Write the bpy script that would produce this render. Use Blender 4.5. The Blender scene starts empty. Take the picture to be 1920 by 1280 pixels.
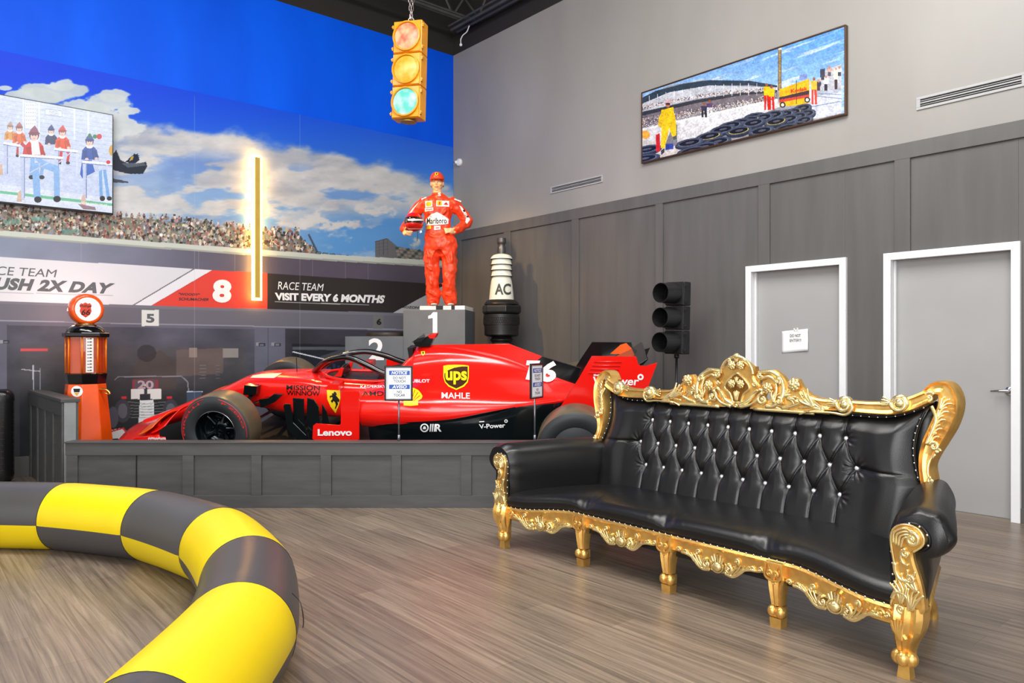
import bpy, bmesh, math, random
import numpy as np
from mathutils import Vector, Matrix
from mathutils.bvhtree import BVHTree
from mathutils.geometry import tessellate_polygon

SC = bpy.context.scene
COL = SC.collection
PI = math.pi
random.seed(7)
DK = 0.06                                  # height of the deck inside the display platform

# ------------------------------------------------------------------ camera
FPX, HY, CH = 1397.0, 651.0, 1.353        # focal length in px, horizon row, eye height
cam_d = bpy.data.cameras.new('camera')
cam = bpy.data.objects.new('camera', cam_d)
COL.objects.link(cam)
cam.location = (0, 0, CH)
cam.rotation_euler = (PI / 2, 0, 0)
cam_d.sensor_width = 36.0
cam_d.lens = 36.0 * FPX / 1920.0
cam_d.shift_y = (HY - 640.0) / 1920.0
cam_d.clip_start = 0.05
cam_d.clip_end = 100
SC.camera = cam

# ------------------------------------------------------------------ world, exposure, lights
SC.view_settings.view_transform = 'Standard'
SC.view_settings.look = 'None'
SC.view_settings.gamma = 1.0
SC.view_settings.use_curve_mapping = False
SC.view_settings.exposure = 0.0
W = bpy.data.worlds.new('daylight')
SC.world = W
W.use_nodes = True
bg = W.node_tree.nodes['Background']
bg.inputs[0].default_value = (0.97, 0.97, 0.975, 1)
bg.inputs[1].default_value = 1.0


def area(name, loc, target, sx, sy, power, col=(1, 1, 1), spread=PI):
    d = bpy.data.lights.new(name, 'AREA')
    d.shape = 'RECTANGLE'
    d.size, d.size_y, d.energy, d.color, d.spread = sx, sy, power, col, spread
    o = bpy.data.objects.new(name, d)
    COL.objects.link(o)
    o.location = loc
    o.rotation_euler = (Vector(target) - Vector(loc)).to_track_quat('-Z', 'Y').to_euler()
    return o


def spot(name, loc, target, power, col, ang, blend=0.6, size=0.08):
    d = bpy.data.lights.new(name, 'SPOT')
    d.energy, d.color, d.spot_size, d.spot_blend, d.shadow_soft_size = power, col, math.radians(ang), blend, size
    o = bpy.data.objects.new(name, d)
    COL.objects.link(o)
    o.location = loc
    o.rotation_euler = (Vector(target) - Vector(loc)).to_track_quat('-Z', 'Y').to_euler()
    return o


area('added_ceiling_fill', (-3.2, 3.6, 6.1), (-3.0, 5.0, 0), 4.0, 1.2, 200, (1, 0.98, 0.95))  # unseen soft lamps added under the dark ceiling to fill the room
area('added_ceiling_fill', (0.4, 4.2, 6.1), (0.3, 6.2, 0), 4.0, 1.2, 300, (1, 0.98, 0.95))
area('added_ceiling_fill', (1.0, 0.2, 6.0), (0.6, 2.0, 0), 4.0, 1.5, 170, (1, 0.99, 0.97))
area('shop_window_light', (-1.5, -3.5, 3.0), (-0.5, 8, 1.8), 6.0, 3.5, 420, (0.97, 0.98, 1.0))
spot('display_spot', (-3.6, 6.9, 5.9), (-.98, 9.5, 2.7), 900, (1.0, 0.58, 0.16), 30, 0.7)
spot('display_spot', (-2.9, 9.0, 6.2), (-2.35, 7.4, 1.0), 2600, (1.0, 0.64, 0.22), 24, 0.8)

# ------------------------------------------------------------------ frames of the place
CORNER = Vector((-0.899, 11.42, 0))


def frame(o, x, y, z=(0, 0, 1)):
    m = Matrix.Identity(4)
    for i, a in enumerate((x, y, z)):
        for j in range(3):
            m[j][i] = a[j]
    for j in range(3):
        m[j][3] = o[j]
    return m


A = math.radians(40.4)
LW = frame(CORNER, (math.cos(A), math.sin(A), 0), (-math.sin(A), math.cos(A), 0))    # left wall: x to the right, y into the wall
RW = frame(CORNER, (math.sin(A), -math.cos(A), 0), (math.cos(A), math.sin(A), 0))    # right wall: x to the right, y into the wall
RA = math.radians(40.4)


def ray(px, py):
    return Vector((0, 0, CH)), Vector(((px - 960) / FPX, 1.0, -(py - HY) / FPX))


def plane_hit(M, px, py, off=0.0):
    """pixel of the photograph -> local point on the plane y = -off of frame M"""
    o, d = ray(px, py)
    Mi = M.inverted()
    lo = Mi @ o
    ld = Mi.to_3x3() @ d
    t = (-off - lo.y) / ld.y
    return lo + ld * t


# ------------------------------------------------------------------ materials
def lin(c):
    if isinstance(c, str):
        c = [int(c[i:i + 2], 16) / 255 for i in (0, 2, 4)]
    else:
        c = [v / 255 if max(c) > 1 else v for v in c]
    return tuple(v / 12.92 if v <= 0.04045 else ((v + 0.055) / 1.055) ** 2.4 for v in c)


MATS = {}


def mat(name, col, rough=0.5, metal=0.0, coat=0.0, noise=0.06, nscale=8.0, bump=0.0, bscale=60.0, emit=None, estr=0.0, spec=0.5, trans=0.0, stretch=None, ior=1.45):
    if name in MATS:
        return MATS[name]
    m = bpy.data.materials.new(name)
    m.use_nodes = True
    nt = m.node_tree
    p = nt.nodes['Principled BSDF']
    c = lin(col)
    p.inputs['Roughness'].default_value = rough
    p.inputs['Metallic'].default_value = metal
    p.inputs['Coat Weight'].default_value = coat
    p.inputs['Coat Roughness'].default_value = 0.08
    p.inputs['Specular IOR Level'].default_value = spec
    p.inputs['Transmission Weight'].default_value = trans
    p.inputs['IOR'].default_value = ior
    p.inputs['Base Color'].default_value = (*c, 1)
    tc = nt.nodes.new('ShaderNodeTexCoord')
    src = tc.outputs['Object']
    if stretch:
        mp = nt.nodes.new('ShaderNodeMapping')
        mp.inputs['Scale'].default_value = stretch
        nt.links.new(src, mp.inputs[0])
        src = mp.outputs[0]
    if noise > 0:
        n = nt.nodes.new('ShaderNodeTexNoise')
        n.inputs['Scale'].default_value = nscale
        n.inputs['Detail'].default_value = 6
        nt.links.new(src, n.inputs['Vector'])
        r = nt.nodes.new('ShaderNodeValToRGB')
        r.color_ramp.elements[0].position = 0.3
        r.color_ramp.elements[1].position = 0.7
        r.color_ramp.elements[0].color = (*[v * (1 - noise) for v in c], 1)
        r.color_ramp.elements[1].color = (*[min(1, v * (1 + noise)) for v in c], 1)
        nt.links.new(n.outputs['Fac'], r.inputs[0])
        nt.links.new(r.outputs[0], p.inputs['Base Color'])
    if bump > 0:
        n2 = nt.nodes.new('ShaderNodeTexNoise')
        n2.inputs['Scale'].default_value = bscale
        n2.inputs['Detail'].default_value = 4
        nt.links.new(src, n2.inputs['Vector'])
        b = nt.nodes.new('ShaderNodeBump')
        b.inputs['Strength'].default_value = bump
        b.inputs['Distance'].default_value = 0.01
        nt.links.new(n2.outputs['Fac'], b.inputs['Height'])
        nt.links.new(b.outputs[0], p.inputs['Normal'])
    if emit is not None:
        p.inputs['Emission Color'].default_value = (*lin(emit), 1)
        p.inputs['Emission Strength'].default_value = estr
    MATS[name] = m
    return m


def attr_mat(name, rough=0.5, emit=0.0, spec=0.5):
    m = bpy.data.materials.new(name)
    m.use_nodes = True
    nt = m.node_tree
    p = nt.nodes['Principled BSDF']
    a = nt.nodes.new('ShaderNodeVertexColor')
    a.layer_name = 'Col'
    p.inputs['Roughness'].default_value = rough
    p.inputs['Specular IOR Level'].default_value = spec
    if emit > 0:
        p.inputs['Base Color'].default_value = (0.01, 0.01, 0.01, 1)
        nt.links.new(a.outputs[0], p.inputs['Emission Color'])
        p.inputs['Emission Strength'].default_value = emit
    else:
        nt.links.new(a.outputs[0], p.inputs['Base Color'])
    return m


# ------------------------------------------------------------------ mesh builder
def catmull(pts, n=8, closed=False):
    P = [Vector(p) for p in pts]
    out = []
    N = len(P)
    segs = N if closed else N - 1
    for i in range(segs):
        p1, p2 = P[i % N], P[(i + 1) % N]
        p0 = P[(i - 1) % N] if (closed or i > 0) else p1 * 2 - p2
        p3 = P[(i + 2) % N] if (closed or i < N - 2) else p2 * 2 - p1
        for k in range(n):
            t = k / n
            out.append(0.5 * ((2 * p1) + (p2 - p0) * t + (2 * p0 - 5 * p1 + 4 * p2 - p3) * t * t + (3 * p1 - p0 - 3 * p2 + p3) * t ** 3))
    if not closed:
        out.append(P[-1].copy())
    return out


class MB:
    def __init__(s, M=None):
        s.v, s.f, s.m = [], [], []
        s.M = M or Matrix.Identity(4)
        s.cm = 0

    def add(s, vs, fs, M=None):
        T = s.M @ M if M is not None else s.M
        b = len(s.v)
        s.v += [T @ Vector(v) for v in vs]
        s.f += [tuple(b + i for i in f) for f in fs]
        s.m += [s.cm] * len(fs)
        return s

    def box(s, c, d, M=None, taper=1.0, rz=0):
        x, y, z = d[0] / 2, d[1] / 2, d[2] / 2
        R = Matrix.Translation(c) @ Matrix.Rotation(rz, 4, 'Z')
        vs = [R @ Vector((sx * x * (taper if sz > 0 else 1), sy * y * (taper if sz > 0 else 1), sz * z)) for sz in (-1, 1) for sx, sy in ((-1, -1), (1, -1), (1, 1), (-1, 1))]
        return s.add(vs, [(3, 2, 1, 0), (4, 5, 6, 7), (0, 1, 5, 4), (1, 2, 6, 5), (2, 3, 7, 6), (3, 0, 4, 7)], M)

    def bx(s, x0, x1, y0, y1, z0, z1, M=None):
        return s.box(((x0 + x1) / 2, (y0 + y1) / 2, (z0 + z1) / 2), (abs(x1 - x0), abs(y1 - y0), abs(z1 - z0)), M)

    def prism(s, poly, y0, y1, M=None, bevel=0.0):
        """outline in (x, z), extruded from y0 to y1"""
        P = [Vector((p[0], p[1])) for p in poly]
        a = sum(P[i].x * P[(i + 1) % len(P)].y - P[(i + 1) % len(P)].x * P[i].y for i in range(len(P)))
        if a < 0:
            P = P[::-1]
        n = len(P)
        rings = [(y1, 0.0), (y0, 0.0)] if bevel <= 0 else [(y1, 0.0), (y0 + bevel, 0.0), (y0, bevel)]
        vs = []
        for (y, ins) in rings:
            for i in range(n):
                p = P[i]
                if ins:
                    e1 = (P[i] - P[i - 1]).normalized() if (P[i] - P[i - 1]).length > 1e-9 else Vector((1, 0))
                    e2 = (P[(i + 1) % n] - P[i]).normalized() if (P[(i + 1) % n] - P[i]).length > 1e-9 else Vector((1, 0))
                    nn = Vector((-(e1.y + e2.y), e1.x + e2.x))
                    if nn.length > 1e-6:
                        nn.normalize()
                    p = p + nn * ins
                vs.append((p.x, y, p.y))
        tris = tessellate_polygon([[Vector((p.x, p.y, 0)) for p in P]])
        fs = []
        L = len(rings)
        for k in range(L - 1):
            for i in range(n):
                j = (i + 1) % n
                fs.append((k * n + i, k * n + j, (k + 1) * n + j, (k + 1) * n + i))
        fs += [((L - 1) * n + a_, (L - 1) * n + b_, (L - 1) * n + c_) for a_, b_, c_ in tris]
        fs += [(c_, b_, a_) for a_, b_, c_ in tris]
        return s.add(vs, fs, M)

    def tube(s, pts, r, n=8, M=None, closed=False, flat=1.0, up=None, cap=True):
        """sweep a circle; r a number or one per point; flat squashes it along 'up'"""
        P = [Vector(p) for p in pts]
        N = len(P)
        R = [r] * N if not hasattr(r, '__len__') else list(r)
        T = []
        for i in range(N):
            a = P[(i + 1) % N] if (closed or i < N - 1) else P[i]
            b = P[(i - 1) % N] if (closed or i > 0) else P[i]
            t = a - b
            T.append(t.normalized() if t.length > 1e-9 else Vector((0, 0, 1)))
        if up is None:
            u = Vector((0, 0, 1)) if abs(T[0].z) < 0.9 else Vector((1, 0, 0))
        else:
            u = Vector(up)
        vs = []
        for i in range(N):
            if up is not None:
                u = Vector(up)
            a = (u - T[i] * u.dot(T[i]))
            if a.length < 1e-6:
                a = T[i].orthogonal()
            a.normalize()
            u = a
            b = T[i].cross(a)
            for k in range(n):
                th = 2 * PI * k / n
                vs.append(P[i] + a * (math.cos(th) * R[i] * flat) + b * (math.sin(th) * R[i]))
        fs = []
        for i in range(N if closed else N - 1):
            for k in range(n):
                a0, a1 = i * n + k, i * n + (k + 1) % n
                j = (i + 1) % N
                b0, b1 = j * n + k, j * n + (k + 1) % n
                fs.append((a0, a1, b1, b0))
        if cap and not closed:
            fs.append(tuple(range(n - 1, -1, -1)))
            fs.append(tuple((N - 1) * n + k for k in range(n)))
        return s.add(vs, fs, M)

    def lathe(s, prof, n=32, M=None, a0=0.0, cap=True):
        """profile [(radius, z)] turned round Z"""
        vs, fs = [], []
        for r, z in prof:
            for k in range(n):
                t = a0 + 2 * PI * k / n
                vs.append((r * math.cos(t), r * math.sin(t), z))
        for i in range(len(prof) - 1):
            for k in range(n):
                k2 = (k + 1) % n
                fs.append((i * n + k, i * n + k2, (i + 1) * n + k2, (i + 1) * n + k))
        if cap:
            fs.append(tuple(range(n - 1, -1, -1)))
            fs.append(tuple((len(prof) - 1) * n + k for k in range(n)))
        return s.add(vs, fs, M)

    def ball(s, c, r, M=None, n=14, m=9):
        if not hasattr(r, '__len__'):
            r = (r, r, r)
        vs, fs = [], []
        for i in range(1, m):
            ph = PI * i / m
            for k in range(n):
                t = 2 * PI * k / n
                vs.append((c[0] + r[0] * math.sin(ph) * math.cos(t), c[1] + r[1] * math.sin(ph) * math.sin(t), c[2] + r[2] * math.cos(ph)))
        for i in range(m - 2):
            for k in range(n):
                k2 = (k + 1) % n
                fs.append((i * n + k, (i + 1) * n + k, (i + 1) * n + k2, i * n + k2))
        b = len(vs)
        vs += [(c[0], c[1], c[2] + r[2]), (c[0], c[1], c[2] - r[2])]
        for k in range(n):
            k2 = (k + 1) % n
            fs.append((b, k, k2))
            fs.append((b + 1, (m - 2) * n + k2, (m - 2) * n + k))
        return s.add(vs, fs, M)

    def grid(s, fn, nu, nv, M=None, flip=False):
        vs = [fn(i / nu, j / nv) for i in range(nu + 1) for j in range(nv + 1)]
        fs = []
        for i in range(nu):
            for j in range(nv):
                a = i * (nv + 1) + j
                q = (a, a + 1, a + nv + 2, a + nv + 1)
                fs.append(q[::-1] if flip else q)
        return s.add(vs, fs, M)

    def build(s, name, mats, parent=None, smooth=False, subsurf=0, bevel=0.0, solid=0.0, auto=None, remesh=0.0, smoothit=0):
        me = bpy.data.meshes.new(name)
        me.from_pydata([tuple(v) for v in s.v], [], s.f)
        if not isinstance(mats, (list, tuple)):
            mats = [mats]
        for m in mats:
            me.materials.append(m)
        if len(mats) > 1:
            me.polygons.foreach_set('material_index', s.m)
        if smooth:
            me.polygons.foreach_set('use_smooth', [True] * len(me.polygons))
            if auto:
                me.set_sharp_from_angle(angle=math.radians(auto))
        me.update()
        o = bpy.data.objects.new(name, me)
        COL.objects.link(o)
        if parent is not None:
            o.parent = parent
        if remesh:
            r = o.modifiers.new('remesh', 'REMESH')
            r.mode = 'VOXEL'
            r.voxel_size = remesh
            r.use_smooth_shade = True
        if smoothit:
            q = o.modifiers.new('smooth', 'SMOOTH')
            q.iterations = smoothit
            q.factor = 0.5
        if solid:
            q = o.modifiers.new('solid', 'SOLIDIFY')
            q.thickness = solid
        if bevel:
            q = o.modifiers.new('bevel', 'BEVEL')
            q.width = bevel
            q.segments = 2
            q.limit_method = 'ANGLE'
        if subsurf:
            q = o.modifiers.new('sub', 'SUBSURF')
            q.levels = q.render_levels = subsurf
        return o


def tag(o, label=None, cat=None, group=None, kind=None):
    for k, v in (('label', label), ('category', cat), ('group', group), ('kind', kind)):
        if v:
            o[k] = v
    return o


def thing(name, label, cat, M=None, group=None, parent=None):
    o = bpy.data.objects.new(name, None)
    o.empty_display_size = 0.1
    COL.objects.link(o)
    if M is not None:
        o.matrix_world = M
    return tag(o, label, cat, group)


def struct(name, mb, m, **k):
    o = mb.build(name, m, None, **k)
    o['kind'] = 'structure'
    return o


def T(x, y, z=0.0, rz=0.0):
    return Matrix.Translation((x, y, z)) @ Matrix.Rotation(rz, 4, 'Z')


# ------------------------------------------------------------------ lettering and decals laid onto real surfaces
TXT = {}


def text_shape(txt, bold=0.0, shear=0.0, space=1.0):
    key = (txt, bold, shear, space)
    if key in TXT:
        return TXT[key]
    cu = bpy.data.curves.new('t', 'FONT')
    cu.body = txt
    cu.offset = bold
    cu.shear = shear
    cu.space_character = space
    cu.resolution_u = 4
    cu.fill_mode = 'FRONT'
    o = bpy.data.objects.new('t', cu)
    COL.objects.link(o)
    dg = bpy.context.evaluated_depsgraph_get()
    me = bpy.data.meshes.new_from_object(o.evaluated_get(dg))
    vs = [Vector((v.co.x, v.co.y)) for v in me.vertices]
    fs = [tuple(p.vertices) for p in me.polygons]
    bpy.data.objects.remove(o)
    bpy.data.curves.remove(cu)
    bpy.data.meshes.remove(me)
    x0, x1 = min(v.x for v in vs), max(v.x for v in vs)
    y0, y1 = min(v.y for v in vs), max(v.y for v in vs)
    vs = [((v.x - x0) / (x1 - x0), (y1 - v.y) / (y1 - y0)) for v in vs]      # 0..1, y down like the photo
    TXT[key] = (vs, fs)
    return vs, fs


def on_plane(M, off=0.0):
    P0 = M @ Vector((0, -off, 0))
    N = -(M.to_3x3() @ Vector((0, 1, 0))).normalized()

    def f(px, py):
        o, d = ray(px, py)
        t = (P0 - o).dot(N) / d.dot(N)
        return o + d * t, N
    return f


def on_objects(objs, fallback=None):
    bpy.context.view_layer.update()
    dg = bpy.context.evaluated_depsgraph_get()
    L = []
    for o in objs:
        e = o.evaluated_get(dg)
        me = e.to_mesh()
        mw = o.matrix_world.copy()
        vs = [mw @ v.co for v in me.vertices]
        L.append(BVHTree.FromPolygons(vs, [tuple(p.vertices) for p in me.polygons]))
        e.to_mesh_clear()
    def f(px, py):
        o, d = ray(px, py)
        dn = d.normalized()
        best = None
        for b in L:
            h = b.ray_cast(o, dn)
            if h[0] is not None and (best is None or h[3] < best[2]):
                n = h[1]
                best = (h[0], n if n.dot(dn) < 0 else -n, h[3])
        if best is None:
            return None
        return best[0], best[1]
    return f


def decal(name, shapes, m, parent, tgt, off=0.003, cell=4.0, thick=0.0):
    """shapes: list of (verts2d in photo px, faces). Laid onto the surface 'tgt'."""
    bm = bmesh.new()
    for vs, fs in shapes:
        bv = [bm.verts.new((x, y, 0)) for x, y in vs]
        for f in fs:
            try:
                bm.faces.new([bv[i] for i in f])
            except ValueError:
                pass
    if cell:
        bm.normal_update()
        bmesh.ops.triangulate(bm, faces=bm.faces[:])
        for _ in range(6):
            E = [e for e in bm.edges if (e.verts[0].co - e.verts[1].co).length > cell]
            if not E:
                break
            bmesh.ops.subdivide_edges(bm, edges=E, cuts=1)
            bmesh.ops.triangulate(bm, faces=[f for f in bm.faces if len(f.verts) > 3])
    inv = parent.matrix_world.inverted() if parent is not None else Matrix.Identity(4)
    hits, miss = [], []
    for v in bm.verts:
        h = tgt(v.co.x, v.co.y)
        if h is None:
            miss.append(v)
        else:
            hits.append((v.co.copy(), h))
            v.co = inv @ (h[0] + h[1] * off)
    for v in miss:                      # past an edge of the surface: carry on at the depth of the nearest point on it
        if hits:
            q, h = min(hits, key=lambda k: (k[0] - v.co).length_squared)
            o, d = ray(v.co.x, v.co.y)
            v.co = inv @ (o + d * (h[0].y / d.y) + h[1] * off)
    if not hits:
        print('DECAL MISSED', name)
        bm.clear()
    me = bpy.data.meshes.new(name)
    bm.to_mesh(me)
    bm.free()
    me.materials.append(m)
    o = bpy.data.objects.new(name, me)
    COL.objects.link(o)
    if parent is not None:
        o.parent = parent
    return o


def quad_text(txt, q, bold=0.0, shear=0.0, space=1.0):
    """q: TL, TR, BR, BL in photo px"""
    vs, fs = text_shape(txt, bold, shear, space)
    TL, TR, BR, BL = q
    out = []
    for u, v in vs:
        x = (TL[0] * (1 - u) + TR[0] * u) * (1 - v) + (BL[0] * (1 - u) + BR[0] * u) * v
        y = (TL[1] * (1 - u) + TR[1] * u) * (1 - v) + (BL[1] * (1 - u) + BR[1] * u) * v
        out.append((x, y))
    return out, fs


def rect_q(x0, y0, x1, y1, s=0.0):
    """box with a slope s (px down per px right)"""
    d = s * (x1 - x0)
    return ((x0, y0), (x1, y0 + d), (x1, y1 + d), (x0, y1))


def poly_shape(pts):
    tr = tessellate_polygon([[Vector((p[0], p[1], 0)) for p in pts]])
    return [tuple(p[:2]) for p in pts], [tuple(t) for t in tr]


def ell(cx, cy, rx, ry, n=24, rot=0.0):
    c, s_ = math.cos(rot), math.sin(rot)
    return [(cx + rx * math.cos(2 * PI * k / n) * c - ry * math.sin(2 * PI * k / n) * s_, cy + rx * math.cos(2 * PI * k / n) * s_ + ry * math.sin(2 * PI * k / n) * c) for k in range(n)]


def ring_shape(cx, cy, r1, r2, n=24):
    o = ell(cx, cy, r1, r1, n)
    i = ell(cx, cy, r2, r2, n)
    return o + i, [(k, (k + 1) % n, n + (k + 1) % n, n + k) for k in range(n)]


# ------------------------------------------------------------------ printed pictures: a colour grid on the real plane
def fbm(x, y, seed=0, octs=5):
    r = np.random.default_rng(seed)
    tab = r.random((64, 64)).astype(np.float32)
    out = np.zeros_like(x)
    amp, tot = 1.0, 0.0
    for o in range(octs):
        xi, yi = np.floor(x).astype(int), np.floor(y).astype(int)
        fx, fy = x - xi, y - yi
        fx, fy = fx * fx * (3 - 2 * fx), fy * fy * (3 - 2 * fy)
        a = tab[yi % 64, xi % 64]
        b = tab[yi % 64, (xi + 1) % 64]
        c = tab[(yi + 1) % 64, xi % 64]
        d = tab[(yi + 1) % 64, (xi + 1) % 64]
        out += amp * ((a * (1 - fx) + b * fx) * (1 - fy) + (c * (1 - fx) + d * fx) * fy)
        tot += amp
        amp *= 0.5
        x, y = x * 2.03 + 13.7, y * 2.03 + 7.1
    return out / tot


def sst(a, b, x):
    t = np.clip((x - a) / (b - a), 0, 1)
    return t * t * (3 - 2 * t)


class Canvas:
    """a picture on a vertical plane, sampled on a grid; PX, PY tell where each sample lies in the photograph"""

    def __init__(s, M, off, x0, x1, z0, z1, nx, nz):
        s.M, s.off = M, off
        s.X = np.linspace(x0, x1, nx)
        s.Z = np.linspace(z0, z1, nz)
        XX, ZZ = np.meshgrid(s.X, s.Z)
        R = np.array(M)
        w = [R[i, 0] * XX + R[i, 1] * (-off) + R[i, 2] * ZZ + R[i, 3] for i in range(3)]
        s.PX = 960 + FPX * w[0] / w[1]
        s.PY = HY - FPX * (w[2] - CH) / w[1]
        s.XX, s.ZZ = XX, ZZ
        s.col = s.PX[0]
        s.img = np.zeros((nz, nx, 3), np.float32) + 0.5
        s.nx, s.nz = nx, nz

    def fill(s, mask, c, a=1.0):
        c = np.array(c, np.float32) / 255
        m = (mask.astype(np.float32) * a)[..., None]
        s.img = s.img * (1 - m) + c * m

    def sub(s, x0, x1):
        i0 = max(0, int(np.searchsorted(s.col, x0)) - 1)
        i1 = min(s.nx, int(np.searchsorted(s.col, x1)) + 1)
        return i0, i1

    def poly(s, pts, c, a=1.0):
        xs = [p[0] for p in pts]
        i0, i1 = s.sub(min(xs), max(xs))
        if i1 <= i0:
            return
        px, py = s.PX[:, i0:i1], s.PY[:, i0:i1]
        ins = np.zeros(px.shape, bool)
        n = len(pts)
        for k in range(n):
            xa, ya = pts[k]
            xb, yb = pts[(k + 1) % n]
            if xa == xb:
                continue
            cr = ((px >= min(xa, xb)) & (px < max(xa, xb)) & (py > ya + (px - xa) * (yb - ya) / (xb - xa)))
            ins ^= cr
        im = s.img[:, i0:i1]
        im[ins] = im[ins] * (1 - a) + np.array(c, np.float32) / 255 * a

    def ell(s, cx, cy, rx, ry, c, a=1.0, rot=0.0, soft=0):
        R = max(rx, ry)
        i0, i1 = s.sub(cx - R, cx + R)
        if i1 <= i0:
            return
        dx, dy = s.PX[:, i0:i1] - cx, s.PY[:, i0:i1] - cy
        if rot:
            dx, dy = dx * math.cos(rot) + dy * math.sin(rot), -dx * math.sin(rot) + dy * math.cos(rot)
        d = (dx / rx) ** 2 + (dy / ry) ** 2
        im = s.img[:, i0:i1]
        if soft:
            w = (np.clip(1 - d, 0, 1) * a)[..., None]
            im[:] = im * (1 - w) + np.array(c, np.float32) / 255 * w
        else:
            ins = d < 1
            im[ins] = im[ins] * (1 - a) + np.array(c, np.float32) / 255 * a

    def line(s, p, q, w, c, a=1.0):
        d = Vector((q[0] - p[0], q[1] - p[1]))
        n = Vector((-d.y, d.x)).normalized() * (w / 2) if d.length else Vector((w / 2, 0))
        s.poly([(p[0] + n.x, p[1] + n.y), (q[0] + n.x, q[1] + n.y), (q[0] - n.x, q[1] - n.y), (p[0] - n.x, p[1] - n.y)], c, a)

    def rect(s, x0, y0, x1, y1, c, a=1.0, sl=0.0):
        d = sl * (x1 - x0)
        s.poly([(x0, y0), (x1, y0 + d), (x1, y1 + d), (x0, y1)], c, a)

    def grain(s, a):
        g_ = fbm(s.PX / 2.2, s.PY / 2.2, 31, 3)[..., None] + 0.6 * fbm(s.PX / 9, s.PY / 9, 33, 3)[..., None] - 0.8
        s.img = np.clip(s.img * (1 + g_ * a * 2.4), 0, 1).astype(np.float32)

    def build(s, name, m, parent=None, world=True):
        nx, nz = s.nx, s.nz
        co = np.stack([s.XX, np.full_like(s.XX, -s.off), s.ZZ], -1).reshape(-1, 3).astype(np.float32)
        me = bpy.data.meshes.new(name)
        me.vertices.add(nx * nz)
        me.vertices.foreach_set('co', co.ravel())
        idx = np.arange(nx * nz).reshape(nz, nx)
        q = np.stack([idx[:-1, :-1], idx[:-1, 1:], idx[1:, 1:], idx[1:, :-1]], -1).reshape(-1, 4)
        me.loops.add(q.size)
        me.loops.foreach_set('vertex_index', q.ravel().astype(np.int32))
        me.polygons.add(len(q))
        me.polygons.foreach_set('loop_start', (np.arange(len(q)) * 4).astype(np.int32))
        me.update(calc_edges=True)
        a = me.color_attributes.new('Col', 'FLOAT_COLOR', 'POINT')
        c = np.clip(s.img, 0, 1)
        c = np.where(c <= 0.04045, c / 12.92, ((c + 0.055) / 1.055) ** 2.4)
        c = np.concatenate([c, np.ones((nz, nx, 1))], -1).astype(np.float32)
        a.data.foreach_set('color', c.ravel())
        me.materials.append(m)
        o = bpy.data.objects.new(name, me)
        COL.objects.link(o)
        if parent is not None:
            o.parent = parent
        return o


# ================================================================== THE ROOM
Z_BAND, Z_TRIM, Z_CEIL = 5.82, 3.10, 6.9


def two_tone(name, low, high, z, rough=0.55, streak=0.0, c2=None):
    m = bpy.data.materials.new(name)
    m.use_nodes = True
    nt = m.node_tree
    p = nt.nodes['Principled BSDF']
    p.inputs['Roughness'].default_value = rough
    g = nt.nodes.new('ShaderNodeNewGeometry')
    sp = nt.nodes.new('ShaderNodeSeparateXYZ')
    nt.links.new(g.outputs['Position'], sp.inputs[0])
    gt = nt.nodes.new('ShaderNodeMath')
    gt.operation = 'GREATER_THAN'
    gt.inputs[1].default_value = z
    nt.links.new(sp.outputs['Z'], gt.inputs[0])
    n = nt.nodes.new('ShaderNodeTexNoise')
    n.inputs['Scale'].default_value = 1.2
    n.inputs['Detail'].default_value = 5
    mp = nt.nodes.new('ShaderNodeMapping')
    mp.inputs['Scale'].default_value = (1, 1, 0.35)
    nt.links.new(g.outputs['Position'], mp.inputs[0])
    nt.links.new(mp.outputs[0], n.inputs['Vector'])
    r = nt.nodes.new('ShaderNodeValToRGB')
    c = lin(low)
    r.color_ramp.elements[0].position = 0.35
    r.color_ramp.elements[1].position = 0.7
    r.color_ramp.elements[0].color = (*[v * (1 - streak) for v in c], 1)
    r.color_ramp.elements[1].color = (*lin(c2 or low), 1)
    nt.links.new(n.outputs['Fac'], r.inputs[0])
    mx = nt.nodes.new('ShaderNodeMixRGB')
    nt.links.new(gt.outputs[0], mx.inputs[0])
    nt.links.new(r.outputs[0], mx.inputs[1])
    mx.inputs[2].default_value = (*lin(high), 1)
    nt.links.new(mx.outputs[0], p.inputs['Base Color'])
    return m


M_blue = two_tone('blue_wall_paint', (0, 86, 236), (50, 48, 46), Z_BAND, 0.5, 0.1, (0, 94, 244))
M_blue.node_tree.nodes['Principled BSDF'].inputs['Specular IOR Level'].default_value = 0.15
M_grey = two_tone('grey_wall_paint', (150, 147, 142), (50, 48, 46), Z_BAND, 0.45, 0.05, (157, 154, 149))
M_panel = mat('charcoal_satin_paint', (94, 92, 90), 0.33, noise=0.1, nscale=1.5, bump=0.06, bscale=30, stretch=(6, 6, 0.6))
M_stage = mat('charcoal_stage_paint', (74, 74, 74), 0.42, noise=0.14, nscale=5, bump=0.08, bscale=60, stretch=(0.6, 4, 4))
M_trimw = mat('white_door_paint', (232, 232, 234), 0.4, noise=0.02)
M_door = mat('grey_door_paint', (162, 161, 160), 0.4, noise=0.05, nscale=1.3)
M_black = mat('flat_black', (22, 22, 22), 0.6, noise=0.1)
M_ceil = mat('black_ceiling_paint', (34, 34, 33), 0.7, noise=0.2, nscale=3)
M_steel = mat('joist_steel', (72, 73, 70), 0.5, 0.0, noise=0.2, nscale=6)
M_chrome = mat('polished_steel', (205, 205, 208), 0.15, 1.0, noise=0.02)
M_white = mat('white_print', (238, 238, 238), 0.5, noise=0.0)
M_ink = mat('black_print', (24, 24, 26), 0.5, noise=0.0)

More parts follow.
